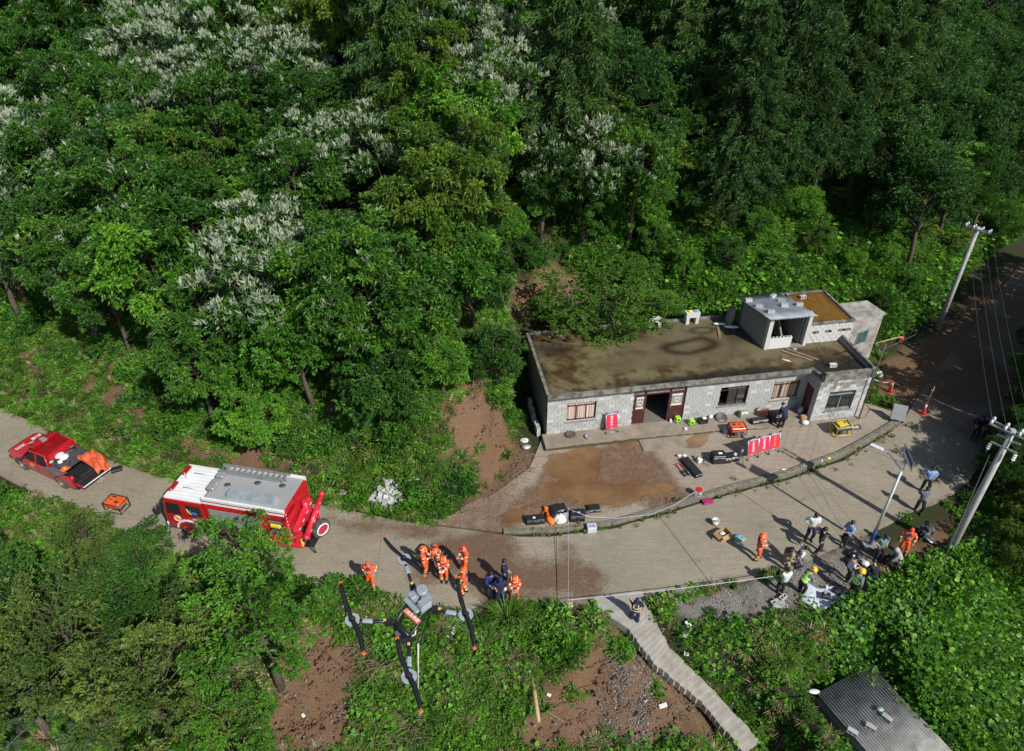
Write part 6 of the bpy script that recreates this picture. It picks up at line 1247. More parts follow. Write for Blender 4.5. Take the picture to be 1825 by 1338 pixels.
# tail: crane boom, jib, spare wheel, tail lift
tl_ = MB(); tl_.box((-3.3, -.25, 1.0), (.36, .5, 1.3)); tl_.cyl((-3.35, -.25, .6), (-3.35, -.25, 2.2), .16, .14, 12); tl_.box((-3.34, .78, .72), (.3, .26, .8)); tl_.box((-3.25, .0, .5), (.3, 2.0, .14)); crane = tl_.build('crane_base', M['pink_red'], fe)
b1 = MB(); b1.box((-3.34, .12, 1.62), (.24, 1.75, .26), M=Matrix.Rotation(-.28, 3, 'X')); b1.build('boom', M['pink_red'], crane)
b2_ = MB(); b2_.tube([(-3.72, .78, 1.0), (-3.82, -.95, 1.95)], [.15, .12], 10); b2_.cyl((-3.72, .88, .95), (-3.72, .72, 1.04), .18, .18, 10); b2_.ell((-3.82, -1.02, 2.0), .15, 8, 6); b2_.box((-3.55, -.4, 1.2), (.5, .2, .6)); b2_.build('jib', M['pink_red'], crane)
hk = MB(); hk.cyl((-3.72, .98, .92), (-3.72, .84, .98), .1, .14, 10); hk.box((-3.9, .45, .52), (.3, .9, .08)); hk.tube([(-3.9, .8, .5), (-4.15, .95, .2)], .03, 6); hk.build('tail_gear', M['black_plastic'], crane)
sg = MB()
for k in range(4): sg.cyl((-3.5, .74 + .0 * k, .5 + .12 * k), (-3.5, .94, .5 + .12 * k), .045, .045, 8)
sg.build('tail_lamp', M['print_yellow'], crane)
mk = MB()
for k in range(4): mk.box((-3.47, .75 - k * .42, 1.44 + k * .12), (.012, .16, .04))
for k in range(4): mk.box((-3.9, .5 - k * .38, 1.2 + k * .21), (.012, .16, .04))
mk.build('white_marking', M['print_white'], crane)
swp = wheel(fe, (-4.15, .15, 1.02), .46, .26, 'tyre', 'rim_red', 1); swp.name = 'spare_wheel'; swp.rotation_euler = (0, 0, radians(62)); sr = MB(); sr.torus((0, .14, 0), .30, .035, 'Y', 24, 6); sr.build('white_rim_ring', M['rim_white'], swp)
# ---- red pickup
pk = thing('pickup_truck', 'red pickup with gear piled on its bed and an orange tarp over the tail', 'pickup truck', (-23.80, 28.0, 0), radians(153.6))
def section(x, hw, z0, z1, r=.12): return [Vector((x, -hw + r * .3, z0)), Vector((x, -hw, z0 + .15)), Vector((x, -hw, z1 - r)), Vector((x, -hw + r, z1)), Vector((x, 0, z1 + .03)), Vector((x, hw - r, z1)), Vector((x, hw, z1 - r)), Vector((x, hw, z0 + .15)), Vector((x, hw - r * .3, z0))]
b = MB(); b.loft([section(2.66, .62, .5, .80), section(2.58, .80, .42, .92), section(2.3, .90, .4, 1.02), section(1.15, .93, .38, 1.12), section(.9, .93, .38, 1.10), section(-.95, .93, .38, 1.08)]); b.box((-1.75, .88, .76), (1.62, .1, .62)); b.box((-1.75, -.88, .76), (1.62, .1, .62)); b.box((-1.75, 0, .52), (1.62, 1.7, .08)); b.box((-.98, 0, .78), (.08, 1.7, .6)); pbody = b.build('body', M['fire_red'], pk)
b = MB(); b.loft([[Vector((x, -w, z)), Vector((x, -w * .9, z + .0)), Vector((x, w * .9, z)), Vector((x, w, z))] for x, w, z in ((1.2, .88, 1.08), (.55, .74, 1.66), (.35, .72, 1.74), (-.7, .72, 1.76), (-.85, .74, 1.68), (-.98, .86, 1.06))], cap=False)
b.build('roof', M['fire_red'], pk)
b = MB(); b.add([(1.19, -.82, 1.10), (1.19, .82, 1.10), (.60, .69, 1.64), (.60, -.69, 1.64)], [(0, 1, 2, 3)]); o = b.build('windscreen', M['glass'], pk); o.location = (.03, 0, .03)
for s in (1, -1):
    for (a, b2q) in (((.98, 1.10), (.50, 1.62)), ((.02, 1.10), (-.68, 1.64))):
        w = MB(); x0, z0 = a; x1, z1 = b2q
        if x0 > .5: pts_ = [(x0, .915, z0), (.10, .915, z0), (.10, .735, z1 + .03), (x1, .745, z1)]
        else: pts_ = [(x0, .915, z0), (-.80, .905, z0), (x1, .745, z1), (x0, .735, z1 + .02)]
        V = [Vector((x, s * y, z)) for x, y, z in pts_]; w.add(V + [v_ + Vector((0, -s * .03, 0)) for v_ in V], [(0, 1, 2, 3), (7, 6, 5, 4), (0, 4, 5, 1), (1, 5, 6, 2), (2, 6, 7, 3), (3, 7, 4, 0)]); w.build('window', M['black_plastic'], pk)
    pil = MB(); pil.tube([(1.15, s * .90, 1.09), (.56, s * .75, 1.66), (-.7, s * .74, 1.74), (-.94, s * .88, 1.08)], .05, 6); pil.box((.06, s * .83, 1.38), (.08, .06, .56), M=Matrix.Rotation(s * .3, 3, 'X')); pil.build('pillar', M['fire_red'], pk)
    mr = MB(); mr.box((.98, s * 1.03, 1.18), (.12, .22, .16), bev=.04); mr.build('mirror', M['black_plastic'], pk)
text('消防', .28, M['print_white'], pk, frame((1.95, .45, 1.118), (0, 1, 0), (-1, 0, .05)))
text('FIRE', .15, M['print_white'], pk, frame((1.72, 0, 1.14), (0, 1, 0), (-1, 0, .05)))
text('消防', .28, M['print_white'], pk, frame((1.95, -.45, 1.118), (0, 1, 0), (-1, 0, .05))).data.body = '救援'
ps = MB()
for s in (1, -1):
    for x in (1.02, .06, -.88): ps.box((x, s * .932, .78), (.014, .012, .56))
ps.box((1.86, 0, 1.085), (.012, 1.5, .012)); ps.build('door_seam', M['black_plastic'], pk)
for s in (1, -1):
    for x in (.2, -.74): hd_ = MB(); hd_.box((x, s * .945, .95), (.15, .03, .04), bev=.01); hd_.build('door_handle', M['grey_metal'], pk)
gl_ = MB()
for k in range(3): gl_.box((2.655, 0, .62 + k * .08), (.03, 1.0, .04))
gl_.build('grille', M['black_plastic'], pk)
em = MB(); em.cyl((.5, .935, .82), (.5, .945, .82), .14, .14, 18); em.build('round_emblem', M['print_yellow'], pk)
b = MB(); b.box((.2, 0, 1.80), (.06, 1.36, .06)); b.box((.32, 0, 1.88), (.26, 1.38, .1), bev=.04); bar = b.build('light_bar', M['lamp_red'], pk); b = MB(); b.box((.32, 0, 1.89), (.27, .24, .11)); b.build('siren', M['grey_metal'], bar)
for k in range(4): b = MB(); b.cyl((.46, -.54 + k * .36, 1.86), (.56, -.54 + k * .36, 1.86), .06, .09, 10); b.build('spot_lamp', M['black_plastic'], bar)
for (x, y, s) in ((1.58, .80, 1), (1.58, -.80, -1), (-1.5, .80, 1), (-1.5, -.80, -1)): wheel(pk, (x, y, .37), .37, .24, 'tyre_dusty', 'alloy', s)
for s in (1, -1):
    for x in (1.58, -1.5):
        wa = MB(); lo = []
        for i in range(9): a = pi * i / 8; lo.append([Vector((x + .40 * cos(a), s * .86, .38 + .40 * sin(a))), Vector((x + .40 * cos(a), s * .955, .38 + .40 * sin(a))), Vector((x + .46 * cos(a), s * .945, .38 + .46 * sin(a))), Vector((x + .46 * cos(a), s * .86, .38 + .46 * sin(a)))])
        wa.loft(lo); wa.build('wheel_arch', M['dark_grey'], pk)
b = MB(); b.box((2.62, 0, .48), (.2, 1.7, .22), bev=.06); b.box((-2.64, 0, .5), (.12, 1.7, .14)); b.build('bumper', M['black_plastic'], pk)
for s in (1, -1): b = MB(); b.box((2.5, s * .68, .82), (.26, .3, .14), bev=.05); b.build('headlight', M['glass'], pk); b = MB(); b.box((-2.56, s * .88, .82), (.06, .12, .34), bev=.02); b.build('tail_light', M['lamp_red'], pk)
b = MB(); b.box((-2.86, 0, .66), (.56, 1.62, .05)); tg = b.build('tailgate', M['fire_red'], pk); b = MB(); b.box((-2.86, 0, .69), (.5, 1.5, .012)); b.build('liner', M['black_plastic'], tg); b = MB(); b.box((-3.14, 0, .68), (.03, 1.62, .05)); b.build('edge_strip', M['van_white'], tg)
b = MB(); b.box((-1.75, 0, .575), (1.55, 1.62, .03)); b.build('bed_liner', M['black_plastic'], pk)
PG = 'gear on the pickup bed'
PM = Matrix.Translation((-23.80, 28.0, 0)) @ Matrix.Rotation(radians(153.6), 4, 'Z')
def onp(o, loc, lab, cat, grp=PG, rot=(0, 0, 0)): o.matrix_world = PM @ Matrix.Translation(loc) @ Euler(rot).to_matrix().to_4x4(); return tag(o, lab, cat, grp)
b = MB(); b.box((0, 0, .02), (1.0, 1.5, .045)); b.box((.0, .76, -.03), (1.0, .02, .12)); onp(b.build('bed_cover', M['dark_grey']), (-1.42, -.06, 1.24), 'dark grey lid panel lying tilted over the pickup bed', 'lid panel', rot=(0, radians(-5), 0))
b = MB(); b.box((0, 0, 0), (1.15, .55, .03)); onp(b.build('side_panel', M['slate']), (-1.35, .86, 1.16), 'blue grey panel hanging out over the pickup near side', 'panel', rot=(radians(24), 0, radians(-4)))
b = MB(); b.box((0, 0, .1), (.62, .22, .2), bev=.05); b.box((.1, .2, .06), (.5, .2, .12), bev=.04); b.cyl((-.25, .1, .1), (-.25, .35, .12), .05, n=8); onp(b.build('black_equipment', M['black_plastic']), (-.80, -.42, 1.30), 'black equipment behind the pickup cab on the far side', 'equipment', rot=(0, 0, 1.3))
b = MB(); b.box((0, 0, .08), (.6, .3, .16), bev=.05); b.tube([(-.3, 0, .1), (-.6, .15, .15), (-.9, .1, .1)], .03, 6); b.box((.3, .1, .1), (.3, .2, .14), bev=.03); onp(b.build('black_equipment', M['black_plastic']), (-.86, .50, 1.24), 'black harness and bags behind the pickup cab on the near side', 'equipment', rot=(0, 0, .5))
for (x, y, r_, lab) in ((-.88, .16, (.22, .26, .16), 'big round white bundle behind the pickup cab'), (-1.18, .12, (.2, .24, .14), 'second round white bundle on the pickup lid panel'), (-1.28, .42, (.12, .14, .1), 'small white bundle on the pickup lid panel')):
    b = MB(); b.ell((0, 0, r_[2] * .6), r_, 12, 7); onp(b.build('white_bundle', M['white_plastic']), (x, y, 1.30), lab, 'bundle')
for (x, y, lab) in ((-.72, -.62, 'pale grey cup on the black equipment far side of the pickup'), (-1.05, .70, 'pale grey cup among the black bags near side of the pickup')): b = MB(); b.ell((0, 0, .06), (.1, .13, .08), 10, 6); onp(b.build('grey_cup', M['grey_metal']), (x, y, 1.42), lab, 'cup')
b = MB(); b.ell((0, 0, .02), (.15, .18, .15), 14, 7, 0, None, -.1); b.box((0, 0, .01), (.34, .42, .02)); onp(b.build('helmet', M['helmet_orange']), (-1.80, .60, 1.22), 'orange helmet lying on the pickup lid panel', 'helmet')
b = MB(); b.cyl((0, 0, 0), (0, 0, .28), .09, .09, 12); onp(b.build('extinguisher', M['fire_red']), (-2.15, .66, .60), 'red cylinder standing in the pickup bed corner', 'extinguisher')
b = MB(); b.box((0, 0, .08), (.5, .9, .16), bev=.03); b.box((.1, -.3, .2), (.2, .2, .1)); onp(b.build('toolbox', M['black_plastic']), (-2.2, -.05, .60), 'black tool tray lying in the open pickup bed', 'tool tray')
n = 26; V = []; F = []
for i in range(n + 1):
    for j in range(n + 1):
        s, t = i / n, j / n; x = -1.75 - 1.45 * s; y = -.15 - .95 * t + .18 * s * t; z = 1.27 - .42 * s * s + .10 * sin(s * 9 + t * 4) * (.3 + s) - .10 * max(0, t - .85) * 6 + .10 * vnoise(s * 6, t * 6) + (.06 * sin(t * 14 + s * 5))
        if s > .8: y -= .12 * sin(t * 6)
        V.append((x + .08 * sin(t * 7), y + .06 * sin(s * 8), float(z)))
F = [(i * (n + 1) + j, (i + 1) * (n + 1) + j, (i + 1) * (n + 1) + j + 1, i * (n + 1) + j + 1) for i in range(n) for j in range(n)]
b = MB(); b.add(V, F, 0, True); o = b.build('tarp', M['tarp']); onp(o, (0, 0, 0), 'orange tarp draped over the rear far corner of the pickup', 'tarp', None); md = o.modifiers.new('thickness', 'SOLIDIFY'); md.thickness = .012
q = at(209, 839); o = MB().box((0, 0, .09), (.52, .36, .18), bev=.03).build('hard_case', M['black_plastic'], None, q, (0, 0, .45)); tag(o, 'black hard case on the road behind the pickup tail', 'case')
o = MB().tube([Vector((cos(a) * .25 * (1 - .02 * k), sin(a) * .14, .015 + .002 * k)) for k, a in enumerate(np.linspace(0, 11, 50))], .008, 5).build('rope', M['white_plastic'], None, at(180, 857)); tag(o, 'loose coil of thin white rope behind the pickup', 'rope')
# dark parked vehicle half behind the trees at the right edge
pv = at(1822, 668); cv = thing('parked_car', 'dark car mostly hidden by trees at the right edge of the far road', 'car', (pv.x + 1.1, pv.y + .3, 0), radians(50))
b = MB(); b.loft([section(2.1, .7, .3, .7), section(1.9, .82, .25, .8), section(.9, .86, .22, .92), section(-1.9, .86, .22, .95), section(-2.1, .75, .3, .85)]); b.build('body', pm('dark_car_paint', (.02, .022, .028), None, 3, .25, coat=.6), cv)
b = MB(); b.loft([[Vector((x, -w, z)), Vector((x, -w * .8, z + .02)), Vector((x, w * .8, z + .02)), Vector((x, w, z))] for x, w, z in ((1.1, .8, .9), (.4, .66, 1.4), (-1.0, .66, 1.42), (-1.8, .78, .93))], cap=False); b.build('roof', M['glass'], cv)
for (x, y, s) in ((1.3, .75, 1), (1.3, -.75, -1), (-1.3, .75, 1), (-1.3, -.75, -1)): wheel(cv, (x, y, .32), .32, .2, 'tyre', 'alloy', s)

# ================================================================== the drone in the air
ZD = 14.3; dc = unproj(735, 1098, ZD); dr = thing('drone', 'big four armed cargo drone with grey shell hovering over the road edge', 'drone', dc)
DL = lambda px, py, dz=0.0: Vector(unproj(px, py, ZD + dz)) - Vector(dc)
M['carbon'] = pm('carbon_black', (.014, .015, .017), (.022, .023, .025), 9, .38); M['drone_grey'] = pm('drone_grey_shell', (.24, .275, .305), (.27, .30, .33), 3, .38); M['disc_grey'] = pm('motor_grey', (.33, .36, .39), None, 5, .4); M['tip'] = pm('orange_tip', (.70, .13, .02), None, 4, .45); M['sign_red'] = pm('red_orange_print', (.62, .07, .03), None, 4, .5); M['amber'] = pm('amber_lamp', (.75, .48, .12), None, 4, .3)
cTL, cR, cL, cB = DL(738.6, 1056), DL(766, 1085), DL(704.6, 1108.7), DL(728.9, 1134)
fr = MB()
for a, b_ in ((cTL, cL), (cR, cB), (cL, cB)): fr.tube([a, b_], .036, 8)
fr.tube([cTL, cR], .05, 8); fr.box((cL + cB) / 2, (.5, .08, .06), rz=atan2((cB - cL).y, (cB - cL).x)); fro = fr.build('airframe', M['carbon'], dr)
RO = [((720, 997), (683, 958), (755, 1025), cTL, 'front'), ((628, 1105), (600, 1045), (640, 1170), cL, 'left'), ((830, 1096), (813, 1035), (843, 1160), cR, 'right'), ((729, 1206), (708, 1135), (750, 1262), cB, 'rear')]
for (c, p0, p1, base_, nm) in RO:
    C = DL(*c); d = (C - base_); L = d.length; d.normalize(); ang = atan2(d.y, d.x)
    ar = MB(); ar.tube([base_, base_ + d * (L - .02)], [.038, .028], 8); ar.box(base_ + d * .12, (.14, .12, .11), rz=ang); aro = ar.build('arm', M['carbon'], dr)
    es = MB(); es.box(base_ + d * (L - .30), (.22, .09, .07), rz=ang, bev=.02); es.build('speed_controller', M['disc_grey'], aro)
    lb_ = MB(); lb_.box(base_ + d * .2 + Vector((0, 0, .06)), (.05, .05, .02), rz=ang); lb_.build('amber_lamp', M['amber'], aro)
    mo = MB(); mo.cyl(C - Vector((0, 0, .10)), C + Vector((0, 0, .04)), .07, .07, 14); moo = mo.build('motor', M['carbon'], aro)
    dk = MB(); dk.cyl(C - Vector((0, 0, .0)), C + Vector((0, 0, .03)), .15, .14, 22); dk.build('motor_shroud', M['disc_grey'], moo)
    a0 = DL(*p0, .08); a1 = DL(*p1, .08); a = (a1 - a0); a.z = 0; Lp = a.length; a.normalize(); s = Vector((-a.y, a.x, 0)); pr = MB(); lo = []; K = 13
    for i in range(K):
        t = -1 + 2 * i / (K - 1); ch_ = .052 * (1 - .35 * abs(t) ** 2.5) * (.55 + .45 * min(1, abs(t) * 4)); sw = .03 * np.sign(t) * sin(abs(t) * pi); tw_ = .30 * (1 - abs(t)) * (1 if t > 0 else -1); c_ = C + a * (Lp / 2 * t) + s * sw + Vector((0, 0, .075 + .05 * t * t))
        lo.append([c_ - s * ch_ + Vector((0, 0, -ch_ * tw_)), c_ + Vector((0, 0, .012)), c_ + s * ch_ + Vector((0, 0, ch_ * tw_)), c_ - Vector((0, 0, .006))])
    pr.loft(lo, 0, True, True); pro = pr.build('propeller', M['carbon'], aro)
    for t in (-1, 1): tb = MB(); tb.box(C + a * (Lp / 2 * t * 1.015) + Vector((0, 0, .125)), (.06, .075, .014), rz=atan2(a.y, a.x), bev=.006); tb.build('propeller_tip', M['tip'], pro)
    hb_ = MB(); hb_.cyl(C + Vector((0, 0, .04)), C + Vector((0, 0, .11)), .045, .04, 12); hb_.build('hub', M['carbon'], pro)
shp = [DL(px, py, .0) for px, py in ((727, 1071), (734.5, 1060), (740, 1053.5), (751, 1051), (763, 1054.5), (770.5, 1072), (770, 1083), (760, 1090), (751.5, 1094.5))]; cen = sum(shp, Vector()) / len(shp)
def ringz(f, z): return [cen + (p - cen) * f + Vector((0, 0, z)) for p in shp][::-1]
se = MB(); se.loft([ringz(.86, -.1), ringz(1.0, -.02), ringz(1.0, .08), ringz(.9, .15), ringz(.72, .17)]); seo = se.build('shell', M['drone_grey'], dr)
ax = (cR - cTL); ax.z = 0; ax.normalize(); ay = Vector((-ax.y, ax.x, 0))
dm = MB(); dm.cyl(cen + ay * .06 - ax * .05 + Vector((0, 0, .16)), cen + ay * .06 - ax * .05 + Vector((0, 0, .27)), .125, .105, 20); dm.build('antenna_dome', M['drone_grey'], seo)
sb = MB(); an2 = atan2(ax.y, ax.x)
sb.box(cen - ay * .14 - ax * .12 + Vector((0, 0, .165)), (.18, .13, .05), rz=an2, bev=.015); sb.box(cen - ay * .05 + ax * .18 + Vector((0, 0, .168)), (.2, .24, .04), rz=an2, bev=.015); sb.box(cen - ay * .26 + ax * .02 + Vector((0, 0, .10)), (.44, .1, .05), rz=an2, bev=.015); sb.build('battery_cover', M['drone_grey'], seo)
gp = MB(); gp.box(cen + ax * .04 - ay * .05 + Vector((0, 0, .172)), (.04, .34, .012), rz=an2 + .5); gp.build('seam', M['carbon'], seo)
s0, s1 = DL(721, 1086, .07), DL(747.5, 1110, .07); sc0 = (s0 + s1) / 2; sx = (s1 - s0); sx.z = 0; SL = sx.length; sx.normalize(); sy = Vector((-sx.y, sx.x, 0))
sg = MB(); sg.box(sc0, (SL, .11, .015), rz=atan2(sx.y, sx.x)); sgo = sg.build('nameplate', M['sign_red'], dr)
text('应急救援', .085, M['print_white'], sgo, frame(sc0 + Vector((0, 0, .012)) + sx * .02, sx, sy))
tk = MB()
for k in (-1, 0, 1):
    for s in (-1, 1): tk.box(sc0 + sx * s * SL * .42 + sy * k * .03 + Vector((0, 0, .011)), (SL * .12, .006, .004), rz=atan2(sx.y, sx.x))
tk.build('white_stripe', M['print_white'], sgo)
lg = MB()
for (a, b_) in ((cTL, DL(700, 1135, -.9)), (cR, DL(762, 1105, -.9)), (cL, DL(706, 1140, -.9)), (cB, DL(741, 1140, -.9))): lg.tube([a, b_], .02, 6)
lg.tube([DL(765, 1108, -.9), DL(742, 1148, -.9)], .022, 6); lg.tube([DL(700, 1110, -.9), DL(712, 1140, -.9)], .022, 6); lg.build('landing_leg', M['carbon'], dr)
wn = MB(); wn.box(DL(716, 1133, -.25), (.3, .18, .14), rz=an2, bev=.03); wn.build('winch', M['slate'], dr)
hs = MB(); hs.tube([DL(741, 1122, -.1), DL(740, 1130, -.15), DL(735, 1133, -.2), DL(731, 1133, -.2)], .014, 6); hs.build('white_hose', M['white_plastic'], dr)
g0 = at(752, 1338); rp0 = Vector(unproj(744.5, 1148, ZD - .9))
for k, lab in ((0, 'thin pale rope hanging down from the drone'), (1, 'second pale rope hanging beside the first under the drone')):
    e = rp0 + (g0 - rp0) * 1.12 + Vector((.05 * k, 0, 0)); e.z = max(e.z, float(hz(e.x, e.y)))
    o = MB().tube([rp0 + Vector((.02 * k, 0, 0)), rp0.lerp(e, .5) + Vector((.02 - .05 * k, 0, 0)), e], .011, 5).build('rope', pm('pale_rope', (.6, .58, .52), None, 9, .8)); tag(o, lab, 'rope', 'ropes hanging from the drone')
# ================================================================== poles, lamp, wires
M['pole'] = pm('concrete_pole', (.42, .415, .40), (.33, .325, .31), 3, .85, .2, 30, dirt=.15); M['porcelain'] = pm('white_porcelain', (.72, .73, .75), None, 5, .2); M['lamp_white'] = pm('lamp_post_paint', (.66, .69, .71), (.55, .58, .60), 3, .35, coat=.3); M['lamp_blue'] = pm('blue_paint', (.03, .06, .32), (.02, .04, .22), 3, .4, coat=.3)
M['solar'] = pm('solar_cells', (.012, .016, .04), (.02, .03, .07), 12, .12, spec=.8); M['cone_red'] = pm('cone_red', (.62, .05, .045), None, 5, .45); M['orange_gen'] = pm('orange_generator', (.72, .11, .015), (.6, .09, .012), 3, .35, coat=.3); M['yellow_gen'] = pm('yellow_generator', (.72, .52, .03), None, 3, .4); M['sign_face'] = pm('sign_red', (.62, .03, .075), (.58, .028, .07), 2, .3, coat=.5); M['sign_blue'] = pm('sign_blue', (.06, .07, .32), None, 3, .4); M['lime'] = pm('lime_plastic', (.32, .68, .03), None, 5, .4); M['card'] = pm('cardboard', (.40, .24, .11), (.33, .20, .09), 4, .85); M['teal_bag'] = pm('teal_plastic', (.22, .38, .38), (.14, .28, .29), 14, .4); M['orange_bag'] = pm('orange_fabric', (.85, .22, .02), (.7, .14, .01), 8, .7); M['pink'] = pm('magenta_plastic', (.36, .02, .13), None, 8, .45); M['tape_white'] = pm('tape_white', (.55, .58, .66), (.45, .49, .62), 30, .4); M['tape_red'] = pm('tape_red', (.60, .05, .06), None, 9, .4); M['silver_sheet'] = pm('white_tarpaulin', (.52, .56, .62), (.42, .46, .52), 3, .42, .2, 10); M['tool_red'] = pm('tool_red', (.60, .02, .02), None, 4, .35, coat=.3); M['sage'] = pm('sage_metal', (.28, .33, .26), None, 4, .45); M['iron'] = pm('dark_iron', (.06, .055, .05), (.10, .085, .07), 8, .6); M['bamboo'] = pm('bamboo', (.46, .36, .19), (.33, .25, .13), 5, .6)
def pole_thing(bx, by, H, label, armdir):
    p = at(bx, by); p.z = max(p.z, -.3); t = thing('utility_pole', label, 'utility pole', p, 0, 'utility poles')
    mb = MB(); mb.tube([(0, 0, -.5), (0, 0, H * .5), (0, 0, H)], [.185, .15, .11], 16); mb.build('pole', M['pole'], t); return t, p
def crossarm(t, z, a, L, off, n, ins=True, ext=0):
    a = Vector(a).normalized(); an_ = atan2(a.y, a.x); b = Vector((-a.y, a.x, 0)); mb = MB(); mb.box(b * off + Vector((0, 0, z)) + a * ext, (L, .07, .07), rz=an_); o = mb.build('crossarm', M['steel'], t); P = []
    if ins:
        for i in range(n):
            q = b * off + a * (ext + (i / (n - 1) - .5) * (L - .12)) + Vector((0, 0, z + .04)); i_ = MB(); i_.cyl(q, q + Vector((0, 0, .07)), .02, .02, 8); i_.cyl(q + Vector((0, 0, .06)), q + Vector((0, 0, .10)), .07, .05, 12); i_.cyl(q + Vector((0, 0, .10)), q + Vector((0, 0, .14)), .045, .065, 12); i_.ell(q + Vector((0, 0, .15)), (.05, .05, .04), 10, 5); i_.build('insulator', M['porcelain'], o); P.append(q + Vector((0, 0, .16)))
    return o, P
t1, p1 = pole_thing(1690, 985, 7.45, 'near concrete utility pole with double crossarms and white insulators', None)
d1 = Vector(unproj(1825, 791, 7.4)) - Vector(unproj(1765, 764, 7.4))
_, I1 = crossarm(t1, 7.35, d1, 1.7, -.14, 4); _, I1b = crossarm(t1, 7.35, d1, 1.7, .14, 4); crossarm(t1, 6.85, d1, .9, .14, 2, False); o, _ = crossarm(t1, 6.6, d1, 1.0, -.16, 2, False)
for s in (-.48, .48):
    a = d1.normalized(); q = a * s + Vector((a.y, -a.x, 0)) * .16 + Vector((0, 0, 6.5)); i_ = MB()
    for k in range(3): i_.cyl(q - Vector((0, 0, .12 * k)), q - Vector((0, 0, .12 * k + .05)), .075, .05, 12)
    i_.cyl(q + Vector((0, 0, .1)), q - Vector((0, 0, .42)), .02, .02, 8); i_.build('hanging_insulator', M['porcelain'], o)
t2, p2 = pole_thing(1670, 587, 7.5, 'far concrete utility pole standing by the bend of the road', None)
d2 = Vector(unproj(1778, 418, 7.4)) - Vector(unproj(1733, 403, 7.4)); _, I2 = crossarm(t2, 7.35, d2, 1.5, -.13, 4); _, I2b = crossarm(t2, 7.35, d2, 1.5, .13, 4)
def sag(a, b, s, n=12): return [a.lerp(b, i / n) - Vector((0, 0, s * 4 * (i / n) * (1 - i / n))) for i in range(n + 1)]
WG = 'overhead wires of the utility poles'
WIRE = pm('wire_grey', (.12, .125, .13), None, 3, .5)
for k in range(4):
    o = MB().tube(sag(p1 + I1[k], p2 + I2b[k], .35), .0055, 4).build('overhead_wire', WIRE); tag(o, '%s thin overhead wire between the near and far utility poles, counted from the left' % ('first', 'second', 'third', 'fourth')[k], 'wire', WG)
for k, lab in ((0, 'leftmost wire running from the near pole down towards the viewer'), (3, 'rightmost wire running from the near pole out of view')):
    o = MB().tube(sag(p1 + I1b[k], p1 + I1b[k] + Vector((1.0 + k * .3, -19, -2.2)), .5), .0055, 4).build('overhead_wire', WIRE); tag(o, lab, 'wire', WG)
o = MB().tube(sag(p1 + Vector((-.45, 0, 6.1)), Vector((16.2, 17.5, -.2)), .05), .01, 4).build('stay_wire', WIRE); tag(o, 'slanting stay wire of the near utility pole', 'wire')
lp = at(1548, 975); lp.z = 0; t = thing('street_lamp', 'solar street lamp with blue foot, white post, lamp arm and tilted panel', 'street lamp', lp)
MB().tube([(0, 0, .12), (0, 0, 1.15)], [.085, .08], 14).build('blue_foot', M['lamp_blue'], t); MB().tube([(0, 0, 1.15), (0, 0, 5.35)], [.075, .05], 14).build('post', M['lamp_white'], t)
b = MB(); b.box((0, 0, .05), (.62, .5, .18), bev=.02); b.build('footing', M['render_grey'], t); b = MB(); b.cyl((0, 0, .12), (0, 0, .17), .16, .16, 12); b.build('base_plate', M['steel'], t)
e = Vector(unproj(1571, 800, 5.45)) - lp; a0 = Vector((0, 0, 4.85)); b = MB(); b.tube([a0, a0.lerp(e, .6) + Vector((0, 0, .12)), e], [.035, .03, .025], 8); b.tube([Vector((0, 0, 5.15)), a0.lerp(e, .45) + Vector((0, 0, .1))], .015, 6); arm = b.build('lamp_arm', M['lamp_white'], t)
dh = (e - a0); dh.z = 0; dh.normalize(); b = MB(); b.box(e + dh * .2, (.55, .2, .07), rz=atan2(dh.y, dh.x), bev=.02); b.build('lamp_head', M['lamp_white'], arm)
pc = Vector((.12, .1, 5.5)); nrm = Vector((.75, -.42, .55)).normalized(); xa = Vector((0, 0, 1)).cross(nrm).normalized(); ya = nrm.cross(xa); Mp = Matrix((xa, ya, nrm)).transposed(); b = MB(); b.box(pc, (.55, 1.0, .03), M=Mp); pnl = b.build('solar_panel', M['solar'], t); b = MB()
for (c, dm_) in (((0, .5, 0), (.6, .03, .05)), ((0, -.5, 0), (.6, .03, .05)), ((.285, 0, 0), (.03, 1.0, .05)), ((-.285, 0, 0), (.03, 1.0, .05))): b.box(pc + Mp @ Vector(c), dm_, M=Mp)
b.build('panel_frame', M['steel'], pnl); b = MB(); b.tube([(0, 0, 5.2), pc - nrm * .03], .03, 8); b.build('panel_bracket', M['steel'], t)
# ================================================================== stairs and the low shed
stt = thing('stairs', 'long narrow flight of concrete steps leading down from the road', 'stairs', at(*SL_[1])); so_ = stt.location.copy(); M['step'] = pm('step_concrete', (.36, .34, .30), (.27, .25, .22), 2.2, .9, .4, 30, dirt=.35)
b = MB(); q = [unproj(*x, 0.012) for x in (SL_[0], SL_[1], SR_[1], SR_[0])]; q = [q[0] + [0, .5, 0], q[0], q[1], q[2], q[3], q[3] + [0, .5, 0]]; b.prism([(v[0] - so_.x, v[1] - so_.y) for v in q], -.4 - so_.z, .014 - so_.z); b.build('landing', M['step'], stt)
tt = STAIR_T
for i in range(NS - 1):
    z_ = STAIR_Z[i]; L0, L1, R0, R1 = [Vector(unproj(*along(P, u), z_)) for P, u in ((SL_, tt[i]), (SL_, tt[i + 1]), (SR_, tt[i]), (SR_, tt[i + 1]))]
    j = R.uniform(-.04, .04); L0 = L0 + (L0 - L1) * .25; R0 = R0 + (R0 - R1) * .25; b = MB(); b.prism([(v.x - so_.x, v.y - so_.y) for v in (L0 + (L0 - R0) * (.02 + j), L1 + (L1 - R1) * (.02 + j), R1 - (L1 - R1) * (.02 - j), R0 - (L0 - R0) * (.02 - j))], z_ - so_.z - .45, z_ - so_.z + R.uniform(-.012, .012)); b.build('step', M['step'], stt)
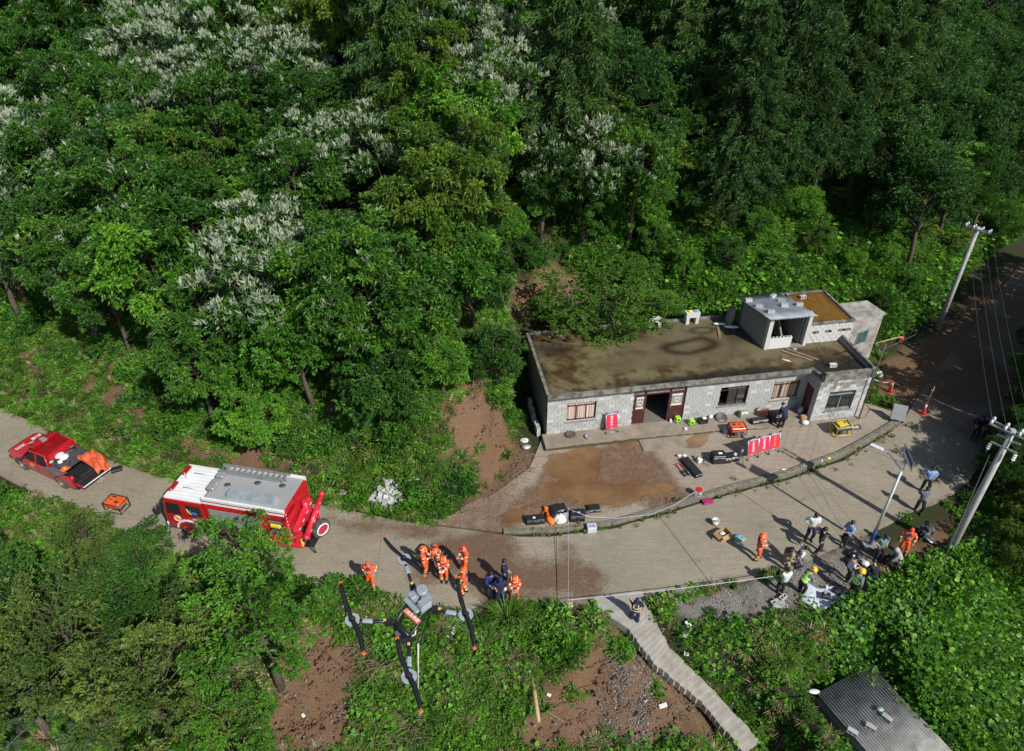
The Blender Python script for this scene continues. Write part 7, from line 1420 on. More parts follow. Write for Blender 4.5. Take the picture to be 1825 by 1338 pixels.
A0, A1, B1 = [Vector(unproj(*q, ZS)) for q in ((1456, 1236), (1548, 1338), (1552, 1241))]
e1 = (A1 - A0); e1.z = 0; e1.normalize(); e2 = Vector((-e1.y, e1.x, 0)); e2 = e2 if e2.dot(B1 - A0) > 0 else -e2
shed = thing('shed', 'low shed with grey corrugated roof half buried in climbers', 'shed', A0); L1_, L2_ = 5.6, 3.1; n_ = 150; V = []; F = []
for i in range(n_ + 1):
    s = i / n_; w = .03 * sin(s * 2 * pi * 24)
    for k, tq in enumerate((0, .42, .425, 1.0)):
        p = e2 * (L2_ * s) + e1 * (L1_ * tq); V.append((p.x, p.y, w - .35 * tq - .10 * s + (.025 if k >= 2 else 0)))
for i in range(n_):
    for j in range(3): F.append((i * 4 + j, (i + 1) * 4 + j, (i + 1) * 4 + j + 1, i * 4 + j + 1))
b = MB(); b.add(V, F, 0, True); M['asbestos'] = pm('weathered_corrugated_sheet', (.42, .41, .385), (.24, .235, .215), 1.8, .9, .3, 30, dirt=.5); ro_ = b.build('corrugated_roof', M['asbestos'], shed); md = ro_.modifiers.new('thickness', 'SOLIDIFY'); md.thickness = .012
b = MB(); th_ = atan2(e1.y, e1.x)
b.box(e1 * 2.8 - e2 * -.12 + Vector((0, 0, -1.9)), (5.5, .16, 3.2), rz=th_); b.box(e2 * 1.6 + e1 * .1 + Vector((0, 0, -1.8)), (.16, 2.8, 3.2), rz=th_); b.box(e1 * 2.8 + e2 * 3.0 + Vector((0, 0, -1.9)), (5.5, .16, 3.0), rz=th_); swl = b.build('shed_wall', M['block_worn'], shed)
b = MB(); nn = -e2
for r_ in range(4):
    for i in range(12): b.box(e1 * (.9 + i * .40 + (.2 if r_ % 2 else 0)) + e2 * .03 + Vector((0, 0, -1.05 - r_ * .22)), (.14, .03, .11), rz=th_)
b.build('wall_hollow', M['black_plastic'], swl)
SB = 'blocks weighing down the shed roof'
for (px, py, lab) in ((1518, 1307, 'hollow block at the left edge of the shed roof'), (1551, 1298, 'hollow block in the middle of the shed roof'), (1580, 1281, 'hollow block toward the upper right of the shed roof')):
    q = Vector(unproj(px, py, ZS - .1)); r_ = q - A0; zz = ZS - .35 * r_.dot(e1) / L1_ - .10 * r_.dot(e2) / L2_ + .04; cinder((q.x, q.y, zz), (pi / 2, 0, th_ + R.uniform(.2, .6)), lab, SB, lift=.1)
q = Vector(unproj(1568, 1265, ZS)); tag(MB().ell((0, 0, .04), (.16, .12, .05), 9, 4).build('plastic_bag', M['teal_bag'], None, q + Vector((0, 0, .03))), 'green plastic bag above the blocks on the shed roof', 'bag')
q = Vector(unproj(1450, 1233, ZS + .05)); tag(MB().ell((0, 0, .04), (.26, .12, .05), 10, 5).build('plastic_sheet', M['white_plastic'], None, q), 'bluish white crumpled sheet at the top left corner of the shed', 'plastic sheet')
# ================================================================== fire and rescue gear
def sign(p, rz, lab, word, grp=None, yellow=False, w=.66):
    t = thing('sign_stand', lab, 'sign', p, rz, grp); tl_ = Matrix.Rotation(radians(-12), 4, 'X')
    def TT(c): return tl_ @ Vector(c)
    b = MB()
    for s in (-1, 1): b.tube([TT((s * w / 2, 0, 0)), TT((s * w / 2, 0, 1.24))], .018, 6); b.tube([TT((s * w / 2, 0, 1.22)), Vector((s * w / 2, .50, .02))], .014, 6)
    for z in (.28, 1.22): b.tube([TT((-w / 2, 0, z)), TT((w / 2, 0, z))], .016, 6)
    b.tube([Vector((-w / 2, .5, .02)), Vector((w / 2, .5, .02))], .014, 6); b.tube([TT((-w / 2, 0, .03)), TT((w / 2, 0, .03))], .014, 6); b.build('stand', M['steel'], t)
    b = MB(); b.box(TT((0, -.005, .75)), (w - .05, .012, .92), M=tl_.to_3x3()); f = b.build('sign_face', M['sign_face'], t)
    b = MB(); b.box(TT((0, -.013, 1.16)), (w - .05, .008, .09), M=tl_.to_3x3()); b.build('blue_band', M['sign_blue'], f); b = MB(); b.box(TT((0, -.018, 1.165)), (w - .12, .006, .03), M=tl_.to_3x3()); b.build('white_band', M['print_white'], f)
    for k, c in enumerate(word): text(c, .165, M['print_yellow' if yellow else 'print_white'], f, tl_ @ frame((0, -.016, .98 - k * .165), (1, 0, 0), (0, 0, 1)))
    for s in (-1, 1):
        b = MB(); b.box(TT((s * w / 2, 0, 1.25)), (.07, .06, .07)); b.box(TT((s * w / 2, 0, .02)), (.08, .08, .05)); b.build('corner_clip', M['black_plastic'], t)
    return t
ya_ = lambda px, py: Vector((*unproj(px, py, .13)[:2], 0)) ; 
def yp(px, py): q = at(px, py); return q
q0, q1 = yp(1331, 821), yp(1388, 805); dv = (q1 - q0); rz_ = atan2(dv.y, dv.x)
for k, (wd, lab, yel) in enumerate((('应急通信', 'red sign stand with white characters, nearest to the black cases', False), ('后勤保障', 'red sign stand with white characters between the other two', False), ('现场指挥', 'red sign stand with yellow characters', True))):
    sign(q0 + dv * ((k + .5) / 3), rz_, lab, wd, 'three red sign stands in the yard', yel, dv.length / 3 - .03)
sq = Vector((*unproj(1090, 771, .25)[:2], .25)); sign(sq, HA + .05, 'red sign stand with white characters against the house left wall', '医疗救护')
def generator(p, rz, lab, grp, body='orange_gen', wheels=True, fr='black_plastic', s=1.0):
    t = thing('generator', lab, 'generator', p, rz, grp, scale=s); b = MB(); X, Y, Z = .40, .29, .56; r = .022
    for y in (-Y, Y):
        b.tube([(-X, y, .08), (-X, y, Z), (X, y, Z), (X, y, .08)], r, 6); b.tube([(-X, y, .1), (X, y, .1)], r, 6)
    for x in (-X, X):
        for z in (.1, Z): b.tube([(x, -Y, z), (x, Y, z)], r, 6)
    b.build('frame', M[fr], t)
    b = MB(); b.box((0, 0, .47), (.80, .58, .24), bev=.06); b.cyl((.12, .05, .59), (.12, .05, .62), .06, .06, 12, 0); b.build('fuel_tank', M[body], t); b = MB(); b.box((-.16, .1, .597), (.16, .1, .012)); b.box((.12, -.16, .597), (.2, .06, .012)); b.cyl((.12, .05, .61), (.12, .05, .645), .035, .035, 10); b.build('tank_cap', M['black_plastic'], t)
    b = MB(); b.box((-.08, 0, .26), (.44, .36, .28), bev=.04); b.cyl((.14, 0, .24), (.36, 0, .24), .15, .13, 14); b.box((0, -.26, .3), (.4, .04, .2)); b.build('engine', M['dark_grey'], t); b = MB(); b.box((0, -.285, .3), (.14, .02, .1)); b.build('socket_panel', M['steel'], t)
    if wheels:
        for y in (-.33, .33): b = MB(); b.cyl((.34, y - .03, .1), (.34, y + .03, .1), .1, .1, 14); b.build('wheel', M['grey_metal'], t)
    return t
generator(at(212, 908), radians(165), 'orange generator standing alone on the road between pickup and fire engine', 'orange generators', s=1.15)
generator(at(1311, 775), radians(5), 'orange generator on the yard in front of the house', 'orange generators', s=1.1)
t = generator(at(1496, 772), radians(12), 'yellow framed generator in front of the house wing', None, 'dark_grey', False, 'yellow_gen', 1.15)
b = MB(); b.box((0, 0, .59), (.5, .35, .05), bev=.02); b.build('yellow_cover', M['yellow_gen'], t)
def box_thing(name, cat, p, dims, rz, lab, mat='black_plastic', grp=None, bev=.03, top=None):
    t = thing(name, lab, cat, p, rz, grp); b = MB(); b.box((0, 0, dims[2] * .38), (dims[0], dims[1], dims[2] * .76), bev=bev); b.build('body', M[mat], t); b = MB(); b.box((0, 0, dims[2] * .88), (dims[0] * .99, dims[1] * .99, dims[2] * .23), bev=bev); b.box((0, -dims[1] / 2, dims[2] * .7), (dims[0] * .25, .03, .04)); l = b.build('lid', M[mat], t)
    if top: b = MB(); b.box((dims[0] * .12, 0, dims[2] + .003), top[1]); b.build('sticker', M[top[0]], l)
    return t
CG = 'black cases laid out in a row on the yard'
box_thing('hard_case', 'case', at(1232, 836), (.45, 1.45, .22), radians(22), 'long black hard case lying beside the red tools', grp=CG)
box_thing('hard_case', 'case', at(1278, 822), (.68, .55, .55), radians(3), 'large tall black case in the middle of the row', grp=CG, top=('print_white', (.2, .12, .01)))
box_thing('hard_case', 'case', at(1294, 821), (.36, .5, .36), radians(8), 'narrow plain black case right of the large tall one', grp=CG)
box_thing('hard_case', 'case', at(1307, 818), (.5, .5, .33), radians(8), 'black case with a white sticker next to the tripods', grp=CG, top=('print_white', (.16, .2, .01)))
def tripod(p, lab, hgt=.75, head='black_plastic', grp='small tripods in the yard row'):
    t = thing('tripod', lab, 'tripod', p, R.uniform(0, 2), grp)
    for k in range(3): a = 2.09 * k; MB().tube([(0, 0, hgt * .7), (.25 * cos(a), .25 * sin(a), .01)], .014, 5).build('leg', M['black_plastic'], t)
    b = MB(); b.cyl((0, 0, hgt * .65), (0, 0, hgt), .025, .02, 8); b.box((0, 0, hgt), (.16, .12, .1), bev=.02); b.build('head', M[head], t); return t
tripod(at(1318, 823), 'black tripod with grey head between the cases and the signs', .8, 'grey_metal'); tripod(at(1250, 824), 'short black tripod beside the white device', .5); tripod(at(1259, 826), 'short black tripod left of the large tall case', .5)
tag(MB().box((0, 0, .14), (.26, .22, .28), bev=.03).build('white_device', M['white_plastic'], None, at(1246, 824), (0, 0, .3)), 'white box device right of the long black case', 'device')
TG = 'hand tools laid out on the yard'
for (px, py, col, lab) in ((1204, 829, 'tool_red', 'red handled rescue cutter, leftmost of the laid out tools'), (1211, 827, 'tool_red', 'red handled rescue cutter, second from the left'), (1219, 824, 'hyd_yellow', 'black and yellow handled tool among the red ones'), (1226, 829, 'tool_red', 'red handled rescue cutter beside the long black case')):
    t = thing('hand_tool', lab, 'tool', at(px, py), radians(-158), TG); b = MB(); b.tube([(0, .05, .04), (0, .62, .05)], .026, 8); b.build('handle', M[col], t); b = MB(); b.tube([(.0, .05, .04), (.09, -.05, .04)], .02, 6); b.tube([(.0, .05, .04), (-.09, -.05, .04)], .02, 6); b.build('grip', M[col if col != 'hyd_yellow' else 'black_plastic'], t); b = MB(); b.box((0, .72, .08), (.16, .3, .15), bev=.04); b.ell((0, .92, .08), (.08, .1, .06), 8, 5); b.build('jaw', M['dark_grey'], t)
for (px, py, lab) in ((1210, 815, 'pale tool head on top of the red cutters'), (1219, 815, 'second pale tool head beside the long case')): tag(MB().ell((0, 0, .12), (.13, .1, .06), 9, 5).build('tool_head', M['white_plastic'], None, at(px, py)), lab, 'tool')
# items along the house wall, standing on the terrace
def tp_(px, py): q = unproj(px, py, .25); return Vector((q[0], q[1], .252))
def stool(p, rz, lab, mat, grp=None, w=.28, h=.32):
    t = thing('stool', lab, 'stool', p, rz, grp); b = MB(); b.box((0, 0, h), (w, w, .03), bev=.012); b.cyl((0, 0, h - .045), (0, 0, h - .01), w * .42, w * .42, 16); b.build('seat', M[mat], t)
    for x in (-1, 1):
        for y in (-1, 1): MB().tube([(x * w * .36, y * w * .36, h - .01), (x * w * .5, y * w * .5, 0)], [.03, .034], 6).build('leg', M[mat], t)
    for y in (-1, 1): b = MB(); b.box((0, y * w * .46, h * .35), (w * .8, .02, .05)); b.box((y * w * .46, 0, h * .35), (.02, w * .8, .05)); b.build('stretcher', M[mat], t)
    return t
stool(tp_(1207, 751), .3, 'lime green stool next to the open house door', 'lime', 'lime green stools'); stool(tp_(1232, 756), .15, 'lime green stool beside the black tub', 'lime', 'lime green stools')
def basin(p, r, h, lab, name, mat, cat): b = MB(); n = 20; lo = [[Vector((q * cos(2 * pi * i / n), q * sin(2 * pi * i / n), z)) for i in range(n)] for q, z in ((r * .62, 0), (r, h), (r * .93, h), (r * .56, .03))]; b.loft(lo, 0, True, True); return tag(b.build(name, M[mat], None, p), lab, cat)
basin(tp_(1017, 776), .30, .10, 'wide shallow grey basin below the curtained left window', 'basin', 'iron', 'basin'); basin(tp_(1048, 780), .19, .12, 'small metal bowl beside the wide basin', 'bowl', 'steel', 'bowl'); basin(tp_(1285, 746), .33, .16, 'black iron wok standing against the wall under the middle window', 'wok', 'iron', 'wok').rotation_euler = (radians(25), 0, 0)
t = thing('tub', 'black square tub with grey things inside near the lime stools', 'tub', tp_(1252, 752), .2); b = MB(); n = 4
for (c, d_) in (((0, 0, .02), (.5, .36, .04)), ((0, .17, .12), (.5, .03, .22)), ((0, -.17, .12), (.5, .03, .22)), ((.24, 0, .12), (.03, .34, .22)), ((-.24, 0, .12), (.03, .34, .22))): b.box(c, d_)
b.build('tub_body', M['black_plastic'], t); tag(MB().ell((0, 0, 0), (.15, .1, .09), 9, 5).build('grey_bundle', M['white_plastic'], None, tp_(1254, 750) + Vector((0, 0, .2))), 'grey white bundle inside the black tub', 'bundle')
tag(MB().ell((0, 0, .1), (.14, .12, .12), 9, 5).build('plastic_bag', M['white_plastic'], None, tp_(1266, 745)), 'crumpled white bag between black tub and wok', 'bag'); tag(MB().box((0, 0, .1), (.1, .08, .2)).build('bottle_carton', M['white_plastic'], None, tp_(1195, 752)), 'small white carton beside the door leaf', 'carton')
tag(MB().box((0, 0, .05), (.16, .13, .1)).build('paper_box', M['white_plastic'], None, tp_(1222, 765)), 'small white box alone on the terrace edge', 'box')
box_thing('inverter_box', 'generator', tp_(1324, 742), (.5, .3, .42), HA, 'sage grey suitcase generator by the house wall', 'sage', None, .05)
box_thing('hard_case', 'case', tp_(1353, 752), (1.05, .38, .26), HA + .04, 'long low black case in front of the house wall', grp=None, bev=.04)
tag(MB().box((0, 0, .16), (.55, .3, .09), M=Matrix.Rotation(-.5, 3, 'Y'), bev=.03).build('red_bag', M['tool_red'], None, tp_(1360, 741) + Vector((0, 0, .18)), (0, 0, -.35)), 'red and white bag leaning on the long low black case', 'bag')
box_thing('crate', 'crate', tp_(1381, 748), (.75, .55, .55), HA, 'black crate the bending person reaches into', bev=.03)
t = thing('gas_canister', 'grey white canister beside the side door of the house wing', 'canister', tp_(1425, 737), 0); MB().tube([(0, 0, 0), (0, 0, .38), (0, 0, .46)], [.15, .15, .07], 14).build('canister_body', M['grey_metal'], t); MB().torus((0, 0, .5), .08, .014, 'Z', 14, 5).build('ring', M['steel'], t)
tag(MB().ell((0, 0, .3), (.16, .14, .34), 10, 7).build('blue_sack', M['lamp_blue'], None, tp_(1434, 731)), 'dark blue sack in the side doorway of the house wing', 'sack'); box_thing('carton', 'carton', tp_(1431, 747), (.34, .26, .26), HA, 'open brown carton with papers by the wing corner', 'card')
tag(MB().ell((0, 0, .1), (.22, .18, .14), 9, 5).build('plastic_bag', M['white_plastic'], None, tp_(1434, 755)), 'white bag with red print at the wing corner', 'bag')
tag(MB().ell((0, 0, .16), (.19, .16, .22), 9, 6).build('plastic_bag', M['grey_metal'], None, at(1293, 772)), 'grey plastic bag leaning on the yard generator', 'bag')
o = MB().box((0, 0, .04), (.8, .32, .05), bev=.012).build('light_panel', M['dark_grey'], None, at(1522, 763), (radians(18), 0, .2)); tag(o, 'black panel with white numbers lying beside the yellow generator', 'panel'); text('10:48', .22, M['print_white'], o, frame((0, 0, .067), (1, 0, 0), (0, 1, 0)))
# debris chairs: red white folding frame at left wall
t = thing('folding_frame', 'folded red and black metal frame leaning beside the wall sign', 'frame', tp_(1074, 768), HA); b = MB(); b.tube([(-.2, .2, 0), (-.05, .5, .9), (.1, .5, .9), (.2, .15, 0)], .018, 6); b.build('frame_tube', M['iron'], t); b = MB(); b.tube([(.15, .2, .05), (.3, .45, .8)], .02, 6); b.tube([(.1, .1, .03), (.45, .15, .05)], .03, 6); b.build('red_tube', M['tool_red'], t)
# red topped stool with white legs
t = thing('stool', 'red topped stool with white metal legs near the yard kerb', 'stool', at(1243, 885), .2); MB().cyl((0, 0, .44), (0, 0, .50), .17, .17, 16).build('seat', M['tool_red'], t)
for k in range(4): a = k * pi / 2 + .4; MB().tube([(.12 * cos(a), .12 * sin(a), .44), (.22 * cos(a), .22 * sin(a), 0)], .014, 6).build('leg', M['lamp_white'], t)
for z in (.15, .3): MB().torus((0, 0, z), .16, .012, 'Z', 16, 5).build('leg_ring', M['lamp_white'], t)
o = MB().box((0, 0, .06), (.5, .32, .12), bev=.02, taper=(1.15, 1.15)).build('tray', M['pink'], None, at(1260, 896), (0, .1, .3)); tag(o, 'magenta plastic basket lying at the road gutter', 'basket')
o = MB().tube([(0, 0, .03), (.2, .1, .05), (.15, -.1, .04), (.4, 0, .04)], .03, 6).build('black_strap', M['black_plastic'], None, at(1197, 890)); tag(o, 'black strap lying on the yard left of the red stool', 'strap')
tag(MB().box((0, 0, .05), (.16, .24, .1), bev=.02).build('shoe_box', M['iron'], None, at(1346, 857), (0, 0, .3)), 'small dark box beside the lamp panel shadow on the yard', 'box'); tag(MB().box((0, 0, .05), (.28, .12, .09), bev=.03).build('shoe', M['dark_grey'], None, at(1500, 806)), 'small dark object on the right of the yard', 'shoe')
tag(MB().ell((0, 0, .05), (.12, .1, .07), 8, 5).build('yellow_rag', M['hyd_yellow'], None, at(1475, 822)), 'orange yellow rag by the kerb on the right', 'rag')
for k, (px, py, lab) in enumerate(((1396, 838, 'flattened white wrapper on the yard below the signs'), (1432, 832, 'upright white cup on the yard below the kerb rods'), (1463, 825, 'white cup left of the yellow rag'))): tag(MB().ell((0, 0, .05), (.16 if k == 0 else .06, .06, .03 if k == 0 else .08), 8, 5).build('wrapper' if k == 0 else 'cup', M['white_plastic'], None, at(px, py)), lab, 'litter')
# heap of bags and cases left in the yard
HG = 'bags and cases heaped at the yard edge'
box_thing('hard_case', 'case', at(949, 931), (.62, .42, .32), .05, 'black case with white sticker, leftmost of the heap', grp=HG, top=('print_white', (.12, .1, .01))); box_thing('hard_case', 'case', at(963, 930), (.40, .42, .34), .1, 'black case next to the orange bags', grp=HG)
box_thing('hard_case', 'case', at(1028, 924), (.72, .55, .42), .06, 'large black case right of the barrier post', grp=HG, top=('print_white', (.08, .06, .01))); box_thing('hard_case', 'case', at(1058, 909), (.6, .45, .2), .12, 'flat black case apart from the heap', grp=HG); box_thing('hard_case', 'case', at(995, 912), (.75, .5, .32), .3, 'black case at the back of the heap', grp=HG)
def blob(px, py, r, mat, lab, name='bag', cat='bag', grp=HG, z=0, rot=(0, 0, 0)):
    b = MB(); b.ell((0, 0, r[2] * .7), r, 14, 9, 0, None, -.8); o = b.build(name, M[mat], None, at(px, py) + Vector((0, 0, z)), rot)
    for v in o.data.vertices: k = 1 + .22 * (vnoise(v.co.x * 5 + px, v.co.y * 5 + v.co.z * 4, 1, 2) - .5) * 2; v.co = v.co * float(k)
    return tag(o, lab, cat, grp)
blob(976, 913, (.17, .32, .14), 'orange_bag', 'upper orange bag in the heap', rot=(0, 0, .3)); blob(981, 927, (.22, .44, .16), 'orange_bag', 'lower orange bag with red in the heap', rot=(0, 0, .25)); blob(988, 922, (.26, .46, .24), 'black_plastic', 'long black sack between orange bags and white bag', rot=(0, 0, .4)); blob(997, 929, (.33, .34, .24), 'white_plastic', 'blue white plastic bag in the heap'); blob(1008, 918, (.18, .3, .2), 'black_plastic', 'black bag behind the white plate'); blob(1044, 914, (.25, .14, .1), 'black_plastic', 'small black bag with white tag right of the heap'); blob(1020, 922, (.14, .34, .26), 'black_plastic', 'upright black pack beside the large case')
tag(MB().box((0, 0, .2), (.28, .1, .44), bev=.03).build('panel_box', M['grey_metal'], None, at(1008, 927), (radians(-15), 0, .1)), 'pale grey box leaning in the middle of the heap', 'box', HG); tag(MB().tube([(0, 0, .05), (.3, .3, .12), (.55, .2, .08), (.6, -.1, .04)], .03, 6).build('red_hose', M['tool_red'], None, at(961, 921)), 'red tube lying on the left cases of the heap', 'tube', HG)
o = MB().box((0, 0, .17), (.44, .34, .34), bev=.01).build('foam_box', M['silver_sheet'], None, at(1054, 946), (0, 0, .1)); tag(o, 'white printed box standing in the gutter', 'box'); text('应急', .16, M['sign_blue'], o, frame((0, -.02, .345), (1, 0, 0), (0, 1, 0)))
tag(MB().tube([(0, 0, .0), (-.25, -.25, .02), (-.1, -.45, .03)], .02, 5).tube([(.1, -.05, .02), (.5, -.4, .02), (.6, -.5, .04)], .016, 5).build('black_pipe', M['iron'], None, at(975, 938)), 'thin dark rods lying over the gutter below the heap', 'rods')
# bucket, carton, teal bag
t = thing('bucket', 'white bucket with a grey rag on the road', 'bucket', at(1274, 936), 0); b = MB(); n = 18; lo = [[Vector((q * cos(2 * pi * i / n), q * sin(2 * pi * i / n), z)) for i in range(n)] for q, z in ((.12, 0), (.165, .33), (.15, .33), (.13, .22))]; b.loft(lo, 0, True, True); b.build('bucket_body', M['white_plastic'], t); MB().torus((0, 0, .33), .162, .012, 'Z', 18, 5).build('rim', M['white_plastic'], t); b = MB(); b.ell((0, 0, .26), (.1, .1, .05), 8, 5); b.build('rag', M['sage'], t)
t = thing('carton', 'open brown cardboard carton on the road with white things inside', 'carton', at(1287, 959), radians(28)); b = MB(); w, d_, h = .56, .42, .40
for (c, dm_) in (((0, 0, .01), (w, d_, .02)), ((0, d_ / 2, h / 2), (w, .015, h)), ((0, -d_ / 2, h / 2), (w, .015, h)), ((w / 2, 0, h / 2), (.015, d_, h)), ((-w / 2, 0, h / 2), (.015, d_, h))): b.box(c, dm_)
b.build('carton_box', M['card'], t)
for (c, dm_, r_) in (((0, -d_ / 2 - .09, h - .06), (w, .2, .012), Matrix.Rotation(.6, 3, 'X')), ((-w / 2 - .09, 0, h - .04), (.2, d_, .012), Matrix.Rotation(-.5, 3, 'Y')), ((w / 2 + .06, 0, h - .1), (.2, d_, .012), Matrix.Rotation(1.1, 3, 'Y'))): b = MB(); b.box(c, dm_, M=r_); b.build('flap', M['card'], t)
tag(MB().ell((0, 0, .2), (.16, .12, .1), 8, 5).build('white_bundle', M['white_plastic'], None, at(1286, 957)), 'white bundle inside the open carton', 'bundle'); blob(1317, 962, (.30, .22, .13), 'teal_bag', 'teal plastic bag lying right of the carton', grp=None)
# gear round the crowd
stool(SEATP + Vector((.18, -.06, 0)), .5, 'white stool the hooded person sits on', 'white_plastic', None, .34, .44)
KG = 'black bags on the gravel by the lamp'
for (px, py, r_, lab) in ((1518, 990, (.3, .22, .2), 'black bag with white tag nearest the lamp foot'), (1530, 1000, (.36, .26, .24), 'black backpack between lamp and crouching person'), (1517, 1004, (.3, .3, .2), 'black bag left of the crouching person'), (1540, 1008, (.2, .22, .16), 'grey white bag beside the crouching person')): blob(px, py, r_, 'white_plastic' if 'grey' in lab else 'black_plastic', lab, grp=KG)
for (px, py, r_, lab) in ((1494, 1058, (.34, .22, .22), 'black bag on the right edge of the white sheet'), (1505, 1064, (.3, .26, .24), 'black backpack beside the white sheet')): blob(px, py, r_, 'black_plastic', lab, 'backpack', 'bag', 'black bags by the white sheet')
box_thing('hard_case', 'case', at(1495, 1054), (.6, .4, .14), -.2, 'open black case lid above the bags by the white sheet'); blob(1530, 1056, (.22, .17, .12), 'blue_bag', 'blue plastic bag right of the safety vest person', grp=None); blob(1541, 1064, (.24, .2, .14), 'teal_bag', 'clear plastic bag right of the blue one', grp=None)
wp = at(1470, 1068); n = 16; V = []
for i in range(n + 1):
    for j in range(n + 1): s, t_ = i / n - .5, j / n - .5; V.append((s * 2.0 + .25 * t_, t_ * 1.15 - .28 * s + .1 * sin(s * 9), float(hz(wp.x + s * 2, wp.y + t_ * 1.15)) - wp.z + .05 + .10 * vnoise(s * 5 + 9, t_ * 5, 1) + .05 * sin(s * 13)))
b = MB(); b.add(V, [(i * (n + 1) + j, (i + 1) * (n + 1) + j, (i + 1) * (n + 1) + j + 1, i * (n + 1) + j + 1) for i in range(n) for j in range(n)], 0, True); o = b.build('ground_sheet', M['silver_sheet'], None, wp, (0, 0, -.12)); o.modifiers.new('thickness', 'SOLIDIFY').thickness = .008; tag(o, 'white plastic sheet spread on the ground with a small drone on it', 'sheet')
t = thing('small_drone', 'small black drone with a long blade lying on the white sheet', 'drone', wp + Vector((.0, .02, .18)), -.2); b = MB(); b.box((0, 0, .08), (.36, .26, .14), bev=.04); b.build('body', M['black_plastic'], t); b = MB(); b.box((.25, -.22, .1), (.9, .07, .015), rz=-.1); b.build('blade', M['black_plastic'], t); b = MB(); b.box((-.05, .05, .17), (.12, .12, .06), bev=.02); b.build('camera', M['grey_metal'], t)
for x in (-.16, .16): MB().tube([(x, -.12, .1), (x * 1.6, -.2, 0)], .014, 5).build('leg', M['black_plastic'], t)
tag(MB().cyl((0, 0, 0), (0, 0, .26), .05, .045, 12).build('bottle', M['white_plastic'], None, at(1471, 1052)), 'white bottle standing behind the white sheet', 'bottle')
CB = 'hollow blocks tumbled beside the standing man'
for (px, py, lab, up_) in ((1394, 1068, 'hollow block standing at the upper right of the small cluster', 0), (1380, 1077, 'hollow block at the left of the small cluster', 0), (1389, 1078, 'hollow block in the middle of the small cluster', 1), (1385, 1086, 'lowest hollow block of the small cluster', 1), (1394, 1084, 'hollow block at the right of the small cluster', 0)): cinder(at(px, py), (pi / 2 * up_, 0, R.uniform(-.6, .9)), lab, CB)
cinder(at(1012, 1084), (0, 0, .3), 'single pale block holding the barrier post by the road edge', None, CINDER2)
# heap of pale blocks by the road, and two loose ones
hpc = at(690, 892); k = 0
for lay, nn, rad in ((0, 22, .95), (1, 15, .72), (2, 8, .42)):
    for i in range(nn):
        a = i * 2.4 + lay; rr = rad * sqrt((i + .5) / nn); x, y = hpc.x + rr * cos(a) * 1.0, hpc.y + rr * sin(a) * .62; cinder((x, y, float(hz(x, y)) + .0 + lay * .19 + R.uniform(-.02, .04)), (R.choice((0, 0, pi / 2)) + R.gauss(0, .25), R.gauss(0, .25), R.uniform(0, 3)), 'pale grey block in the heap between bushes above the road', 'pale blocks heaped above the road', CINDER2 if R.random() < .45 else CINDER); k += 1
cinder(at(586, 878), (pi / 2, 0, .1), 'loose hollow block behind the crane tail', None, CINDER2); cinder(at(613, 880), (0, .3, .5), 'loose broken block right of the crane tail block', None, CINDER2)
# ================================================================== cones, tape, hose, flagpole, floodlight
def cone(px, py, lab):
    t = thing('traffic_cone', lab, 'traffic cone', at(px, py), .3, 'traffic cones'); b = MB(); b.box((0, 0, .02), (.38, .38, .04), bev=.015); b.cyl((0, 0, .04), (0, 0, .74), .15, .035, 18); b.build('cone_body', M['cone_red'], t); b = MB(); b.cyl((0, 0, .18), (0, 0, .28), .128, .108, 18); b.cyl((0, 0, .50), (0, 0, .70), .076, .046, 18); b.build('white_band', M['print_white'], t); return t
c1, c2 = cone(1585, 699, 'red white traffic cone nearer the house corner'), cone(1644, 738, 'red white traffic cone with a thin pole by the road')
o = MB().tube([(0, 0, .7), (0.02, 0, 2.0)], .02, 6).build('cone_pole', M['bamboo'], None, c2.location); tag(o, 'thin pole stuck in the traffic cone by the road', 'pole')
o = MB().box((0, 0, 1.75), (.2, .02, .02)).build('pole_tie', M['bamboo'], None, c2.location); tag(o, 'small crosspiece tied to the pole in the cone', 'stick')
def tape(pts, lab, grp, w=.034, mats=('tape_white',), seglen=.35):
    b = MB(); k = 0; d = 0
    for a, c in zip(pts, pts[1:]):
        L = (c - a).length; n = max(1, int(L / seglen))
        for i in range(n): s, e = a.lerp(c, i / n), a.lerp(c, (i + 1) / n); u = Vector((0, 0, w / 2)); v = (e - s).cross(Vector((0, 0, 1))).normalized() * .004; b.add([s - u - v, e - u - v, e + u - v, s + u - v, s - u + v, e - u + v, e + u + v, s + u + v], [(0, 1, 2, 3), (7, 6, 5, 4), (3, 2, 6, 7), (4, 5, 1, 0)], k % len(mats)); k += 1
    return tag(b.build('barrier_tape', [M[m_] for m_ in mats], None), lab, 'tape', grp)
TPG = 'barrier tapes'
pA = at(1011, 932); pB = at(1012, 1087); 
o = MB().tube([(0, 0, 0), (0, 0, 1.05)], .015, 6).build('barrier_post', M['steel'], None, pA); tag(o, 'thin steel barrier post among the heaped bags', 'post', 'barrier posts'); o = MB().tube([(0, 0, 0), (0, 0, .82)], .014, 6).build('barrier_post', M['steel'], None, pB); tag(o, 'thin steel barrier post in the block at the road edge', 'post', 'barrier posts')
a, b_ = pA + Vector((0, 0, .98)), pB + Vector((0, 0, .68)); c = at(1390, 1058) + Vector((.05, .25, .95))
tape(sag(a, b_, .06, 6), 'white barrier tape crossing the road between the two posts', TPG); tape(sag(b_, c, .10, 12), 'white barrier tape from the road edge post to the standing man', TPG)
hp = [a, Vector((*unproj(1050, 921, .75)[:2], .75)), at(1098, 931) + Vector((0, 0, .25)), at(1160, 923) + Vector((0, 0, .25)), at(1205, 905) + Vector((0, 0, .3)), at(1240, 886) + Vector((0, 0, .45))]
